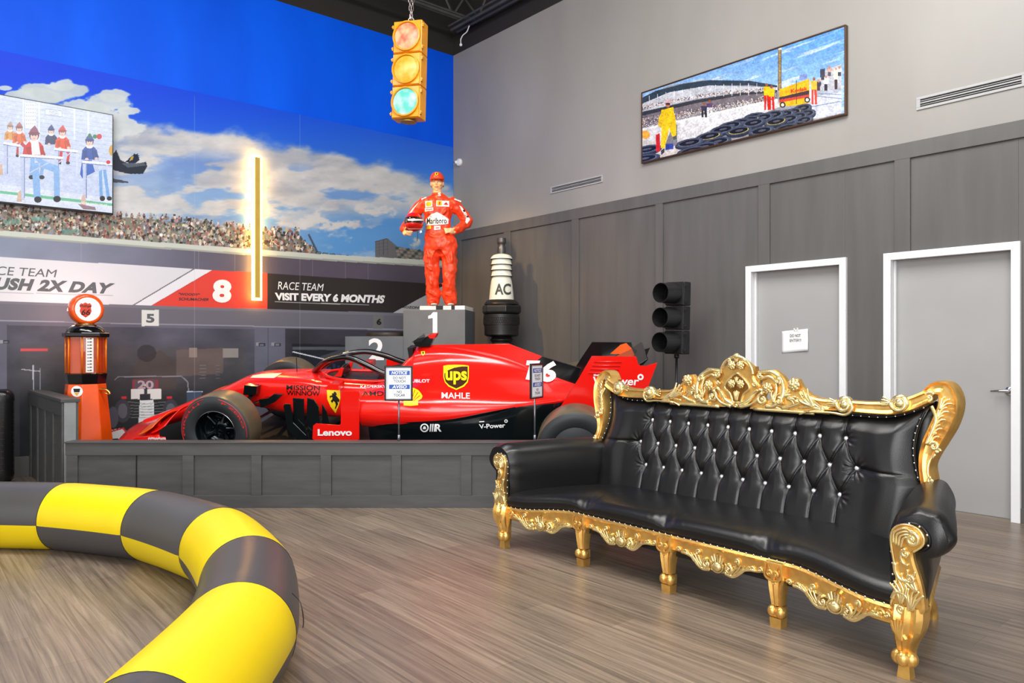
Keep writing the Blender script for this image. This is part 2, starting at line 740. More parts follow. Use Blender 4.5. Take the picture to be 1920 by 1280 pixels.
# floor: planks run along the right wall
fm = bpy.data.materials.new('wood_plank_floor')
fm.use_nodes = True
nt = fm.node_tree
p = nt.nodes['Principled BSDF']
g = nt.nodes.new('ShaderNodeNewGeometry')
mp = nt.nodes.new('ShaderNodeMapping')
mp.vector_type = 'POINT'
mp.inputs['Rotation'].default_value = (0, 0, math.radians(90 - 40.4))      # x axis of the pattern along the planks
nt.links.new(g.outputs['Position'], mp.inputs[0])
br = nt.nodes.new('ShaderNodeTexBrick')
br.inputs['Scale'].default_value = 1.0
br.inputs['Brick Width'].default_value = 1.22
br.inputs['Row Height'].default_value = 0.18
br.inputs['Mortar Size'].default_value = 0.0016
br.inputs['Mortar Smooth'].default_value = 0.4
br.offset = 0.37
br.inputs['Color1'].default_value = (*lin((144, 129, 113)), 1)
br.inputs['Color2'].default_value = (*lin((124, 110, 97)), 1)
br.inputs['Mortar'].default_value = (*lin((112, 98, 86)), 1)
nt.links.new(mp.outputs[0], br.inputs['Vector'])
m2 = nt.nodes.new('ShaderNodeMapping')
m2.inputs['Scale'].default_value = (1.3, 42, 1)
nt.links.new(mp.outputs[0], m2.inputs[0])
n1 = nt.nodes.new('ShaderNodeTexNoise')
n1.inputs['Scale'].default_value = 1.0
n1.inputs['Detail'].default_value = 8
n1.inputs['Roughness'].default_value = 0.65
n1.inputs['Distortion'].default_value = 0.6
nt.links.new(m2.outputs[0], n1.inputs['Vector'])
r1 = nt.nodes.new('ShaderNodeValToRGB')
r1.color_ramp.elements[0].position = 0.3
r1.color_ramp.elements[0].color = (0.38, 0.365, 0.35, 1)
r1.color_ramp.elements[1].position = 0.72
r1.color_ramp.elements[1].color = (1.25, 1.22, 1.18, 1)
nt.links.new(n1.outputs['Fac'], r1.inputs[0])
mx = nt.nodes.new('ShaderNodeMixRGB')
mx.blend_type = 'MULTIPLY'
mx.inputs[0].default_value = 1.0
nt.links.new(br.outputs['Color'], mx.inputs[1])
nt.links.new(r1.outputs[0], mx.inputs[2])
nt.links.new(mx.outputs[0], p.inputs['Base Color'])
p.inputs['Roughness'].default_value = 0.34
bp = nt.nodes.new('ShaderNodeBump')
bp.inputs['Strength'].default_value = 0.12
bp.inputs['Distance'].default_value = 0.004
nt.links.new(n1.outputs['Fac'], bp.inputs['Height'])
nt.links.new(bp.outputs[0], p.inputs['Normal'])

struct('floor', MB().bx(-14, 12, -6, 18, -0.1, 0), fm)
struct('ceiling', MB().bx(-13, 9, -2.5, 16, Z_CEIL, Z_CEIL + 0.15), M_ceil)
struct('wall_left', MB(LW).bx(-7.62, 0.2, 0, 0.2, 0, Z_CEIL), M_blue)
struct('wall_left_end', MB(LW).bx(-13.5, -7.62, 0, 0.2, 0, Z_CEIL), M_grey)  # unseen stretch, made grey to keep blue out of the sofa's reflections


# right wall with its two door openings
def wx(px):
    return plane_hit(RW, px, 700).x


D1 = (wx(1402), wx(1590))
D2 = (wx(1660), wx(1916))
DH = 2.17
o_ = MB(RW)
xs = [0, D1[0] + 0.02, D1[1] - 0.02, D2[0] + 0.02, D2[1] - 0.02, 15.5]
for i in (0, 2, 4):
    o_.bx(xs[i], xs[i + 1], 0, 0.2, 0, Z_CEIL)
for i in (1, 3):
    o_.bx(xs[i], xs[i + 1], 0, 0.2, DH - 0.02, Z_CEIL)
struct('wall_right', o_, M_grey)

# charcoal wainscot: sheets, battens and a cap board
w = MB(RW)
for i in (0, 2, 4):
    w.bx(xs[i] + 0.001, xs[i + 1], -0.012, 0, 0.0, Z_TRIM - 0.01)
for i in (1, 3):
    w.bx(xs[i], xs[i + 1], -0.012, 0, DH - 0.02, Z_TRIM - 0.01)
struct('trim_1', w, M_panel)
w = MB(RW)
w.bx(0.001, 15.5, -0.034, -0.012, Z_TRIM - 0.135, Z_TRIM)
for a, b in ((860.5, 868), (948, 960), (1075, 1088), (1232, 1246), (1425, 1446), (1680, 1709)):
    x0, x1 = plane_hit(RW, a, 600).x, plane_hit(RW, b, 600).x
    bot = DH if (D1[0] - .05 < x0 < D1[1] or D2[0] - .05 < x0 < D2[1]) else 0.12
    w.bx(x0, x1, -0.034, -0.012, bot, Z_TRIM - 0.1352)
for x0 in (9.3, 10.6, 11.9):
    w.bx(x0, x0 + 0.14, -0.034, -0.012, 0.12, Z_TRIM - 0.1352)
struct('trim_2', w, M_panel, bevel=0.002)
w = MB(RW)
for a, b in ((0.001, D1[0]), (D1[1], D2[0]), (D2[1], 15.5)):
    w.bx(a, b, -0.028, -0.012, 0, 0.115)
struct('baseboard_right', w, M_panel, bevel=0.002)
w = MB(LW).bx(-13.5, -0.001, -0.016, 0, 0, 0.21)
struct('baseboard_left', w, M_panel, bevel=0.002)


def door(k, x0, x1, label, handle):
    f = MB(RW)
    J = 0.062
    for a, b in ((x0, x0 + J), (x1 - J, x1)):
        f.bx(a, b, -0.045, -0.001, 0, DH)
    f.bx(x0 + J, x1 - J, -0.045, -0.001, DH - J, DH)
    for a, b in ((x0 + 0.02, x0 + J - 0.005), (x1 - J + 0.005, x1 - 0.02)):
        f.bx(a, b, 0.0, 0.14, 0, DH - 0.021)
    f.bx(x0 + J, x1 - J, 0.0, 0.14, DH - J + 0.005, DH - 0.021)
    # stop
    for a, b in ((x0 + J - 0.004, x0 + J + 0.012), (x1 - J - 0.012, x1 - J + 0.004)):
        f.bx(a, b, 0.03, 0.06, 0, DH - J)
    fr = struct('trim_%d' % (k + 2), f, M_trimw, bevel=0.003)
    d = struct('door_%d' % k, MB(RW).bx(x0 + J - 0.003, x1 - J + 0.003, 0.062, 0.105, 0.008, DH - J + 0.003), M_door)
    if handle:
        hx, hz = plane_hit(RW, 1893, 733, -0.06).x, plane_hit(RW, 1893, 733, -0.06).z
        h = MB(RW)
        Mx = T(hx, 0.062, hz) @ Matrix.Rotation(PI / 2, 4, 'X')
        h.lathe([(0.034, 0), (0.034, 0.008), (0.028, 0.014), (0.012, 0.016), (0.012, 0.045)], 28, Mx)
        h.tube([(hx, 0.062 - 0.045, hz), (hx, 0.062 - 0.058, hz), (hx - 0.03, 0.062 - 0.06, hz + 0.002), (hx - 0.075, 0.062 - 0.058, hz), (hx - 0.115, 0.062 - 0.055, hz - 0.004)], [0.012, 0.013, 0.012, 0.010, 0.007], 12)
        h.build('door_handle', M_chrome, d, smooth=True, auto=40)
    return d


door_1 = door(1, D1[0], D1[1], '', False)
door_2 = door(2, D2[0], D2[1], '', True)

# paper notice taped to the first door
nf = thing('paper_notice', 'white paper reading DO NOT ENTER taped to the grey door', 'notice', RW)
c = [plane_hit(RW, x, y, -0.058) for x, y in ((1466, 621), (1516, 616), (1519, 657), (1468, 662))]
pm = MB()
pm.grid(lambda u, v: (c[0].x * (1 - u) + c[1].x * u, 0.058 - 0.014 * u * u * (0.6 + 0.8 * abs(v - .5)), (c[0].z * (1 - u) + c[1].z * u) * (1 - v) + (c[3].z * (1 - u) + c[2].z * u) * v), 10, 8, flip=True)
sheet = pm.build('sheet', mat('copy_paper', (240, 240, 240), 0.6, noise=0.0), nf, smooth=True, solid=0.0008)
tg = on_objects([sheet])
ink2 = mat('grey_ink', (70, 70, 72), 0.6, noise=0.0)
decal('lettering', [quad_text('DO NOT', rect_q(1481.5, 626.5, 1501.5, 632, -0.03), 0.012), quad_text('ENTER!!!', rect_q(1481, 635.5, 1502.5, 641, -0.03), 0.006)], ink2, nf, tg, 0.002)
decal('tape', [poly_shape([(1488, 615), (1497, 614), (1497, 620), (1489, 621)])], mat('clear_tape', (215, 215, 210), 0.3), nf, tg, 0.0025)


# linear air slots
def vent(q, label):
    t = thing('air_vent', label, 'vent', RW, 'slot air vents on the grey wall')
    P = [plane_hit(RW, x, y) for x, y in q]
    x0, x1 = P[0].x, P[1].x
    z1 = (P[0].z + P[1].z) / 2
    z0 = (P[3].z + P[2].z) / 2
    h = z1 - z0
    MB().bx(x0 + .02, x1 - .02, -0.004, -0.001, z0 + .02, z1 - .02).build('backing', M_black, t)
    f = MB()
    e = h * 0.2
    f.bx(x0, x1, -0.012, -0.001, z1 - e, z1).bx(x0, x1, -0.012, -0.001, z0, z0 + e)
    f.bx(x0, x0 + e * 1.4, -0.012, -0.001, z0 + e, z1 - e).bx(x1 - e * 1.4, x1, -0.012, -0.001, z0 + e, z1 - e)
    f.build('frame', mat('vent_grey', (170, 170, 170), 0.4), t, bevel=0.002)
    s_ = MB()
    zc = (z0 + z1) / 2
    s_.bx(x0 + e * 1.4, x1 - e * 1.4, -0.012, -0.004, zc - h * 0.045, zc + h * 0.045)
    for k in (-1, 1):
        s_.bx(x0 + e * 1.4, x1 - e * 1.4, -0.008, -0.004, zc + k * h * 0.17 - h * .02, zc + k * h * 0.17 + h * .02)
    s_.build('slat', mat('vent_grey', (170, 170, 170), 0.4), t)
    n = int((x1 - x0) / 0.3)
    return t


vent([(1719, 184), (1925, 134), (1925, 158), (1719, 210)], 'long slot air vent high on the grey wall at the right of the framed picture')
vent([(1033, 349), (1131, 329), (1131, 342), (1033, 363)], 'short slot air vent just above the charcoal panelling')

# dome camera by the corner
c = plane_hit(RW, 861, 305)
t = thing('security_camera', 'small white dome security camera on the wall beside the corner', 'camera', RW @ Matrix.Translation((c.x + .02, 0, c.z)))
Mx = Matrix.Rotation(PI / 2, 4, 'X')
MB().lathe([(0.058, 0.001), (0.06, 0.01), (0.056, 0.03), (0.048, 0.04), (0.04, 0.045)], 28, Mx).build('housing', M_trimw, t, smooth=True, auto=50)
MB().ball((-0.03, -0.052, 0.0), 0.026).build('lens_ball', M_trimw, t, smooth=True)
MB().ball((-0.044, -0.07, 0.0), (0.013, 0.013, 0.013)).build('lens', M_ink, t, smooth=True)

# open steel joists under the ceiling
def joist(name, label, P, Q, h, panels, w_=0.05):
    t = thing(name, label, 'joist', None, 'open steel roof joists near the corner')
    P, Q = Vector(P), Vector(Q)
    d = (Q - P).normalized()
    s_ = Vector((-d.y, d.x, 0)).normalized()
    b = MB()
    for k in (-1, 1):
        for zz in (0, h):
            a_, c_ = P + s_ * (k * w_ * .6) + Vector((0, 0, zz)), Q + s_ * (k * w_ * .6) + Vector((0, 0, zz))
            for (du, dz) in ((0, 0), (k * w_ * .5, (w_ * .5 if zz == 0 else -w_ * .5))):
                b.tube([a_ + s_ * du + Vector((0, 0, dz)), c_ + s_ * du + Vector((0, 0, dz))], 0.022 if du == 0 else 0.016, 4)
    b.build('chord', M_steel, t)
    wbs = MB()
    L = (Q - P).length
    for i in range(panels):
        a_ = P + d * (L * i / panels)
        m_ = P + d * (L * (i + .5) / panels)
        c_ = P + d * (L * (i + 1) / panels)
        up = Vector((0, 0, h))
        wbs.tube([a_ + up, m_], 0.016, 6).tube([m_, c_ + up], 0.016, 6)
    wbs.build('web', M_steel, t)
    return t


def at_z(px, py, z):
    o, d = ray(px, py)
    t = (z - o.z) / d.z
    return o + d * t


a1 = at_z(880, 40, 6.12)
dl, dr = LW.to_3x3() @ Vector((1, 0, 0)), RW.to_3x3() @ Vector((1, 0, 0))
joist('roof_joist', 'grey open-web roof joist running along the mural wall at the ceiling', a1 - dl * 7.0, a1 + dl * 0.1, 0.62, 9)
a2 = at_z(878, 43, 6.05)
joist('roof_joist', 'dark open-web roof girder running along the grey wall at the ceiling', a2 - dr * 0.35, a2 + dr * 9, 0.7, 8, 0.09)
cd = MB()
pp = [at_z(880, 48, 6.0), at_z(868, 66, 5.9)]
P2 = [Vector((p_.x, p_.y, p_.z)) for p_ in pp]
cd.tube(catmull([P2[0], P2[0] + (P2[1] - P2[0]) * .5 + Vector((0.01, 0, -.02)), P2[1], P2[1] + Vector((-0.03, 0, -0.06)), P2[1] + Vector((-0.03, 0, -0.12))], 5), 0.008, 8)
cd.ball(P2[1] + Vector((-0.03, 0, -0.14)), 0.022)
tag(cd.build('hanging_cable', M_trimw, None, smooth=True), 'short pale cable hanging from the joist end above the corner', 'cable')

# ================================================================== THE MURAL
MUR = 0.004
zt = plane_hit(LW, 849, 276, MUR).z
C = Canvas(LW, MUR, -7.6, -0.002, 0.13, zt, 1150, 640)
PX, PY = C.PX, C.PY
# sky
t_ = sst(110, 470, PY)[..., None]
sky = np.array((0, 66, 232)) * (1 - t_) + np.array((96, 160, 222)) * t_
C.img[:] = sky / 255
# big cloud bank
yt = np.interp(PX, [-200, 150, 230, 250, 330, 400, 480, 560, 640, 700, 760, 850], [200, 215, 232, 246, 246, 258, 268, 282, 292, 306, 322, 352])
n1_ = fbm(PX / 62, PY / 34, 3)
n2_ = fbm(PX / 26, PY / 15, 5)
dens = sst(0.0, 1.0, (PY - yt) / 26 + (n1_ - 0.5) * 2.2 + 0.75)
hole = sst(0.50, 0.64, fbm(PX / 80 + 3, PY / 26 + 5, 9)) * sst(10, 60, PY - yt) * sst(-100, 560, PX) * 1.1
low = sst(370, 430, PY) * sst(520, 640, PX)
dens = dens * (1 - 0.6 * hole) * (1 - low * (0.95 - 1.1 * sst(0.5, 0.68, n2_)))
cl = np.stack([200 + 34 * n2_, 198 + 32 * n2_, 194 + 30 * n2_], -1)
shade = sst(0.4, 0.7, fbm(PX / 90 + 9, PY / 30, 21))[..., None]
cl = cl * (1 - 0.16 * shade) + np.array((0, 4, 14)) * shade
d_ = np.clip(dens, 0, 1)[..., None] * 0.96
C.img = (C.img * (1 - d_) + cl / 255 * d_).astype(np.float32)
# the two small clouds above the screen
for cx, cy, rx, ry in ((95, 172, 62, 18), (112, 158, 26, 12), (60, 182, 55, 16), (10, 165, 14, 5), (205, 195, 55, 20), (215, 180, 30, 14), (185, 214, 66, 22), (238, 208, 26, 10), (150, 205, 40, 20), (225, 240, 60, 26)):
    i0, i1 = C.sub(cx - rx - 10, cx + rx + 10)
    dd = ((PX[:, i0:i1] - cx) / rx) ** 2 + ((PY[:, i0:i1] - cy) / ry) ** 2 + (n2_[:, i0:i1] - 0.5) * 1.8
    w_ = sst(1.05, 0.7, dd)[..., None] * 0.93
    C.img[:, i0:i1] = C.img[:, i0:i1] * (1 - w_) + np.stack([190 + 40 * n2_[:, i0:i1], 200 + 34 * n2_[:, i0:i1], 205 + 24 * n2_[:, i0:i1]], -1) / 255 * w_
# fighter jet tail
C.poly([(210, 292), (218, 280), (226, 300), (240, 306), (258, 287), (262, 300), (252, 308), (274, 303), (276, 312), (268, 326), (240, 326), (210, 318)], (38, 46, 62))
C.poly([(234, 304), (252, 288), (261, 291), (252, 306)], (24, 36, 66))
C.poly([(228, 306), (270, 305), (274, 310), (240, 314)], (96, 108, 116), .8)
C.poly([(243, 302), (246, 294), (251, 292), (249, 299)], (200, 170, 60))
C.poly([(210, 334), (240, 340), (241, 343), (210, 342)], (70, 80, 90))
# grandstand crowd
crowd_y = lambda x: float(np.interp(x, [-200, 0, 215, 240, 300, 380, 470, 560, 575, 590, 600], [370, 384, 400, 402, 404, 412, 424, 430, 436, 462, 470]))
led_t = lambda x: 432 + 0.0745 * x
m_ = (PY > np.interp(PX, [-200, 0, 215, 300, 470, 560, 590, 600], [374, 388, 406, 412, 432, 442, 468, 480])) & (PY < 432 + 0.0745 * PX) & (PX < 598)
C.fill(m_, (128, 128, 112), 0.92)
rr = random.Random(4)
pal = [(214, 204, 190), (236, 232, 228), (150, 128, 108), (92, 74, 66), (64, 60, 66), (196, 150, 120), (140, 160, 140), (180, 84, 66), (120, 140, 170), (226, 210, 150), (104, 110, 84), (205, 120, 120)]
for k in range(1900):
    x = rr.uniform(-190, 586)
    yb = led_t(x)
    y0 = crowd_y(x)
    y = y0 + (yb - y0) * (rr.random() ** 0.9)
    if x > 560 and y < 440 + (x - 560) * 1.0:
        continue
    c_ = rr.choice(pal)
    j = rr.uniform(0.75, 1.1)
    g0 = sum(c_) / 3
    c_ = tuple(min(250, (v * .6 + g0 * .4) * j) for v in c_)
    C.ell(x, y, rr.uniform(1.6, 3.4), rr.uniform(2.2, 4.0), c_)
    if rr.random() < 0.8:
        C.ell(x + rr.uniform(-.8, .8), y - 4.2, 1.3, 1.5, rr.choice([(196, 150, 122), (90, 66, 56), (220, 186, 160), (60, 48, 44)]))
for x0, y0, x1, y1 in ((10, 410, 40, 428), (64, 404, 96, 420), (120, 428, 150, 440)):
    for k in range(4):
        C.ell(x0 + k * 8, y0 + 6, 4, 5, (110, 160, 145), .7)
# end of the stand, steps and empty seats
C.poly([(577, 440), (580, 438), (600, 478), (596, 480)], (80, 90, 100))
for k in range(8):
    C.rect(592 + k * 13, 472 + k * 1.6, 602 + k * 13, 479 + k * 1.6, (44, 58, 60))
    C.rect(593 + k * 13, 473 + k * 1.6, 601 + k * 13, 475 + k * 1.6, (120, 140, 130))
C.poly([(704, 452), (727, 447), (745, 462), (800, 472), (850, 478), (850, 498), (704, 484)], (112, 110, 112))
for k in range(26):
    C.ell(744 + (k % 7) * 7 + (k // 7) * 1.5, 465 + (k // 7) * 6 + (k % 7) * .8, 3.2, 2.4, (150, 138, 124) if k % 3 else (66, 84, 76))
C.line((703, 453), (726, 447), 1.2, (70, 74, 80))
for x in (704, 711, 719, 727):
    C.line((x, 452 - (x - 704) * .22), (x, 478), 1, (80, 84, 90))
for y in (458, 464, 470):
    C.line((704, y), (727, y - 3), .8, (88, 92, 98))
for dy in (0, 5):
    C.line((740, 484 + dy), (850, 492 + dy), 1, (170, 172, 172))
# ledge
C.poly([(-220, 416), (600, 476), (852, 490), (852, 502), (600, 487), (-220, 427)], (206, 212, 200))
C.poly([(-220, 425), (600, 484.5), (852, 499.5), (852, 502.5), (600, 488), (-220, 428)], (168, 172, 160))
# wall below the ledge
m_ = (PY > np.interp(PX, [-220, 600, 852], [428, 488, 502.5]))
tt = sst(0, 600, PX)[..., None]
wall = (np.array((140, 148, 168)) * (1 - tt) + np.array((92, 84, 98)) * tt) * (0.94 + 0.12 * n1_[..., None])
C.img = np.where(m_[..., None], wall / 255, C.img).astype(np.float32)
for x, yy in ((40, 447), (136, 454), (152, 455), (372, 470), (440, 475), (520, 482), (586, 487), (648, 490), (690, 493)):
    C.line((x, yy), (x, yy + 40), .8, (180, 184, 194), .35)
# banner
bt = lambda x: 481.5 + 0.0615 * x
bb_ = lambda x: 564.5 + 0.0295 * x


def band(x0a, x0b, x1a, x1b, c, a=1):
    """x at the top and at the bottom, both ends"""
    C.poly([(x0a, bt(x0a)), (x1a, bt(x1a)), (x1b, bb_(x1b)), (x0b, bb_(x0b))], c, a)


band(-220, -220, 856, 856, (54, 49, 48))
band(-220, -220, 398, 283, (226, 226, 230))
band(362, 248, 366, 252, (120, 120, 126))
band(366, 252, 398, 283, (238, 238, 242))
band(398, 283, 402, 287, (196, 60, 54))
band(400, 285, 501, 501, (232, 74, 62))
band(836, 737, 856, 856, (196, 196, 200))
C.poly([(-220, 497 + 45), (212, 553), (212, 554.2), (-220, 543)], (170, 170, 176))
C.poly([(515, 565), (692, 571), (692, 572.2), (515, 566.2)], (190, 190, 190))
# lintel
C.poly([(-220, bb_(-220)), (856, bb_(856)), (856, 618), (480, 612), (-220, 594)], (112, 110, 120))
C.poly([(-220, bb_(-220)), (856, bb_(856)), (856, bb_(856) + 5), (-220, bb_(-220) + 5)], (122, 120, 130))
# garage fronts
m_ = PY > np.interp(PX, [-220, 480, 856], [594, 612, 618])
gar = np.stack([104 - 0 * PX, 104 - 0 * PX, 118 - 0 * PX], -1) * (0.9 + .2 * n1_[..., None])
C.img = np.where(m_[..., None], gar / 255, C.img).astype(np.float32)
C.line((-220, 596), (856, 620), 2, (150, 150, 160))


def opening(x0, x1, y0, sl, c1, c2):
    i0, i1 = C.sub(x0, x1)
    px, py = PX[:, i0:i1], PY[:, i0:i1]
    m = py > y0 + sl * (px - x0)
    tt = sst(y0, y0 + 170, py)[..., None]
    g_ = (np.array(c1) * (1 - tt) + np.array(c2) * tt) * (0.75 + 0.5 * n1_[:, i0:i1, None])
    C.img[:, i0:i1] = np.where(m[..., None], g_ / 255, C.img[:, i0:i1])


opening(-220, -30, 605, .03, (70, 72, 84), (40, 42, 46))
opening(14, 476, 609, .018, (86, 86, 98), (60, 60, 64))
opening(38, 458, 646, .014, (84, 82, 86), (40, 42, 44))
opening(536, 852, 616, .02, (66, 64, 72), (30, 32, 38))
opening(548, 852, 644, .02, (40, 42, 50), (24, 26, 32))
for (x, y) in ((483, 646), (512, 646), (3, 641)):
    C.rect(x - 3, y - 4, x + 4, y + 2, (150, 152, 160))
    C.rect(x + 2, y - 3, x + 14, y + 3, (56, 56, 62))
    C.rect(x + 4, y - 1.5, x + 12, y + 1.5, (120, 122, 130))
C.line((503, 614), (503, 800), 1, (70, 70, 78))
C.rect(39, 653, 90, 658, (214, 84, 92))
C.rect(355, 652, 370, 670, (196, 186, 176), .55)
C.rect(418, 653, 447, 670, (196, 186, 176), .6)
C.poly([(330, 656), (420, 652), (418, 700), (330, 706)], (150, 120, 104), .35)
C.poly([(250, 700), (260, 672), (300, 656), (330, 680), (330, 730), (250, 730)], (84, 70, 62), .5)
C.ell(275, 662, 18, 16, (46, 44, 50), .6)
for k in range(5):
    C.line((374, 685 + k * 6), (386, 685 + k * 6), 1, (140, 140, 146), .7)
    C.line((404, 685 + k * 6), (412, 685 + k * 6), 1, (140, 140, 146), .5)
C.line((40, 692), (75, 696), 1.4, (190, 194, 204))
C.line((62, 684), (63, 740), 2, (190, 194, 204))
C.line((75, 690), (75, 735), 1, (150, 154, 164))
# printed racing car in the garage
C.line((215, 712), (222, 706), 2, (130, 130, 140))
C.line((222, 706), (340, 705), 2, (140, 140, 150))
C.line((340, 705), (352, 716), 2, (140, 140, 150))
C.line((352, 716), (354, 740), 2, (140, 140, 150))
C.rect(248, 711, 297, 731, (150, 60, 70), .9)
C.rect(253, 712, 291, 730, (92, 84, 92), 1)
C.rect(246, 729, 302, 748, (232, 228, 224))
C.rect(262, 738, 282, 750, (52, 52, 56))
C.poly([(262, 750), (288, 750), (291, 810), (259, 810)], (236, 236, 236))
C.rect(270, 724, 276, 740, (60, 60, 66))
C.ell(273, 722, 4, 2.4, (200, 200, 170))
for s1, s2 in ((-1, 232), (1, 318)):
    C.rect(s2 - 5, 743, s2 + 5, 747, (220, 50, 56))
    C.rect(s2 - 8, 748, s2 + 8, 762, (60, 44, 46))
    for k in range(6):
        C.line((s2, 752 + k * 6), (275 - (-s1) * -10, 758 + k * 5), 1, (150, 150, 150), .8)
    C.ell(s2 - s1 * -2, 770, 15, 22, (66, 66, 74))
    C.ell(s2 - s1 * -2, 770, 9, 14, (100, 100, 108))
C.ell(212, 782, 10, 20, (86, 84, 96))
C.poly([(205, 822), (208, 806), (232, 801), (240, 812), (240, 822)], (226, 222, 222))
C.poly([(204, 808), (232, 801), (240, 812), (236, 812), (230, 804), (206, 811)], (214, 56, 60))
C.rect(350, 734, 378, 760, (70, 84, 104))
C.line((350, 734), (380, 734), 1.5, (190, 210, 230))
# bright light bar and shelves in the right garage
C.line((548, 659), (620, 676), 2.0, (232, 236, 244))
C.rect(548, 650, 650, 656, (90, 92, 98))
for k in range(12):
    C.rect(552 + k * 8, 682 + (k % 3) * 3, 557 + k * 8, 690 + (k % 3) * 3, (70, 72, 110), .7)
C.poly([(600, 668), (640, 655), (700, 655), (700, 664), (610, 674)], (90, 92, 98), .7)
# number plates over the garages
C.rect(265.5, 581, 298, 611, (226, 228, 222))
C.rect(700, 591, 719, 616, (120, 118, 116))
# panel joints of the wallpaper
for x in (365, 562, 136):
    C.line((x, 180), (x, 830), 0.9, (200, 200, 205), .3)

C.img = (C.img * np.array((.92, .93, .94))).astype(np.float32)
mural = thing('wall_mural', 'huge printed mural of a blue cloudy sky, grandstand crowd and pit garages', 'mural', LW)
C.build('printed_sheet', attr_mat('mural_print', 0.5, spec=0.2), mural)
TG = on_plane(LW, MUR)
M_txt = mat('slate_print', (88, 92, 96), 0.5, noise=0.0)
M_txtw = mat('white_banner_print', (236, 236, 236), 0.5, noise=0.0)
M_txtd = mat('dark_banner_print', (52, 44, 44), 0.5, noise=0.0)


def L(txt, q, m, bold=0.0, shear=0.0, name='lettering', space=1.0, parent=None, tg=None, off=0.002, cell=0):
    return decal(name, [quad_text(txt, q, bold, shear, space)], m, parent if parent is not None else mural, tg or TG, off, cell)


L('RACE TEAM', ((-42, 496.5), (107, 505.5), (106, 520), (-43, 513.5)), M_txt, 0.0, 0.12)
L('BRUSH 2X DAY', ((-52, 517), (216, 531), (208, 551), (-56, 541)), M_txt, 0.055, 0.10, space=1.08)
L('RACE TEAM', ((521, 527.5), (607, 532), (606, 545.5), (521, 542.5)), M_txtw, 0.0, 0.12)
L('VISIT EVERY 6 MONTHS', ((515, 548), (722, 553), (720, 568.5), (518, 562.5)), M_txtw, 0.05, 0.12, space=1.0)
L('"WOODY"', ((335, 548.5), (375, 550), (374, 554.6), (335, 553.6)), M_txtd, 0.03, 0.15)
L('SCHUMACHER', ((335, 557.5), (392, 559), (391, 564), (335, 563)), M_txtd, 0.03, 0.15)
L('8', ((399, 523.5), (435, 524.5), (433, 568), (398, 566.5)), M_txtw, 0.05, 0.0)
L('"FROZON" A', ((748, 572.6), (796, 574.6), (796, 579.2), (748, 577.2)), M_ink, 0.03, 0.1)
L('5', ((274, 588), (289.5, 588.4), (289.5, 605), (274, 604.6)), M_txt, 0.04)
L('6', ((706, 597), (715, 597.3), (715, 609), (706, 608.7)), M_ink, 0.04)
L('20', ((258, 713), (288, 713.4), (288, 729), (258, 728.6)), mat('faded_print', (176, 150, 160), 0.5, noise=0.0), 0.03)

# ================================================================== television on the mural wall
tv_off = 0.10
pts = [plane_hit(LW, x, y, tv_off) for x, y in ((214.5, 215), (211, 402.5), (0, 182.5), (0, 389))]
x1 = (pts[0].x + pts[1].x) / 2
z1, z0 = pts[0].z, pts[1].z
zz1 = pts[2].z
print('TV', x1, z0, z1, zz1, pts[3].z)
Wtv = (z1 - z0) * 16 / 9
tv = thing('television', 'large flat screen showing children in pointed hats at desks, hung on the mural', 'television', LW)
b = MB().bx(x1 - Wtv, x1, -tv_off + .006, -tv_off + 0.05, z0, z1)
b.build('bezel', mat('black_gloss_plastic', (16, 16, 18), 0.25, noise=0.0), tv, bevel=0.003)
bk = MB().bx(x1 - Wtv * .7, x1 - Wtv * .3, -tv_off + 0.05, -MUR - .001, z0 + .25, z1 - .25)
bk.build('wall_bracket', M_black, tv)
bz = 0.012
C = Canvas(LW, tv_off, x1 - Wtv + bz, x1 - bz, z0 + bz * 1.6, z1 - bz, 760, 430)
PX, PY = C.PX, C.PY
sk = lambda x: 0.151 * x
C.img[:] = np.array((206, 216, 244)) / 255 * (0.94 + 0.1 * fbm(PX / 8, PY / 3, 4)[..., None])
for k in range(14):
    y = 186 + k * 8
    C.line((-160, y - 24), (214, y + sk(214)), 1, (170, 182, 214), .6)
C.poly([(-160, 320), (0, 345), (214, 372), (214, 402), (-160, 402)], (222, 228, 246))
for x, w_ in ((42, 3), (72, 3), (138, 3), (164, 3), (-30, 3), (-80, 3)):
    C.rect(x, 170, x + w_, 262, (226, 232, 250), sl=.1)
C.rect(47, 192, 68, 240, (236, 240, 252), sl=.12)
for i in range(6):
    for j in range(5):
        C.ell(50 + j * 4, 197 + i * 7, 1, 1.2, (176, 186, 206))
C.rect(85, 204, 116, 215, (226, 234, 250), sl=.12)
for a_, b_ in (((85, 204), (116, 208)), ((85, 215), (116, 219)), ((85, 204), (85, 215)), ((116, 208), (116, 219))):
    C.line(a_, b_, .8, (120, 130, 160))
for k in range(3):
    C.line((92, 208 + k * 3), (110, 210 + k * 3), .7, (130, 140, 170))
C.line((0, 360), (212, 384), 5, (110, 190, 150))


def desk(x, y, w_, h_):
    C.line((x - w_, y), (x + w_, y + 5), 4.5, (240, 243, 252))
    C.line((x - w_, y + 3), (x + w_, y + 8), 1.6, (120, 132, 176))
    C.line((x - w_ + 4, y + 4), (x - w_ + 5, y + h_), 6, (196, 206, 236))
    C.line((x - w_ + 8, y + 4), (x - w_ + 8, y + h_ - 4), 1.6, (128, 140, 184))
    C.line((x + w_ - 12, y + 6), (x - w_ + 8, y + h_ * .45), 2, (198, 206, 236))
    C.line((x + w_ - 2, y + 8), (x + w_ - 2, y + h_ - 6), 2.2, (214, 220, 242))


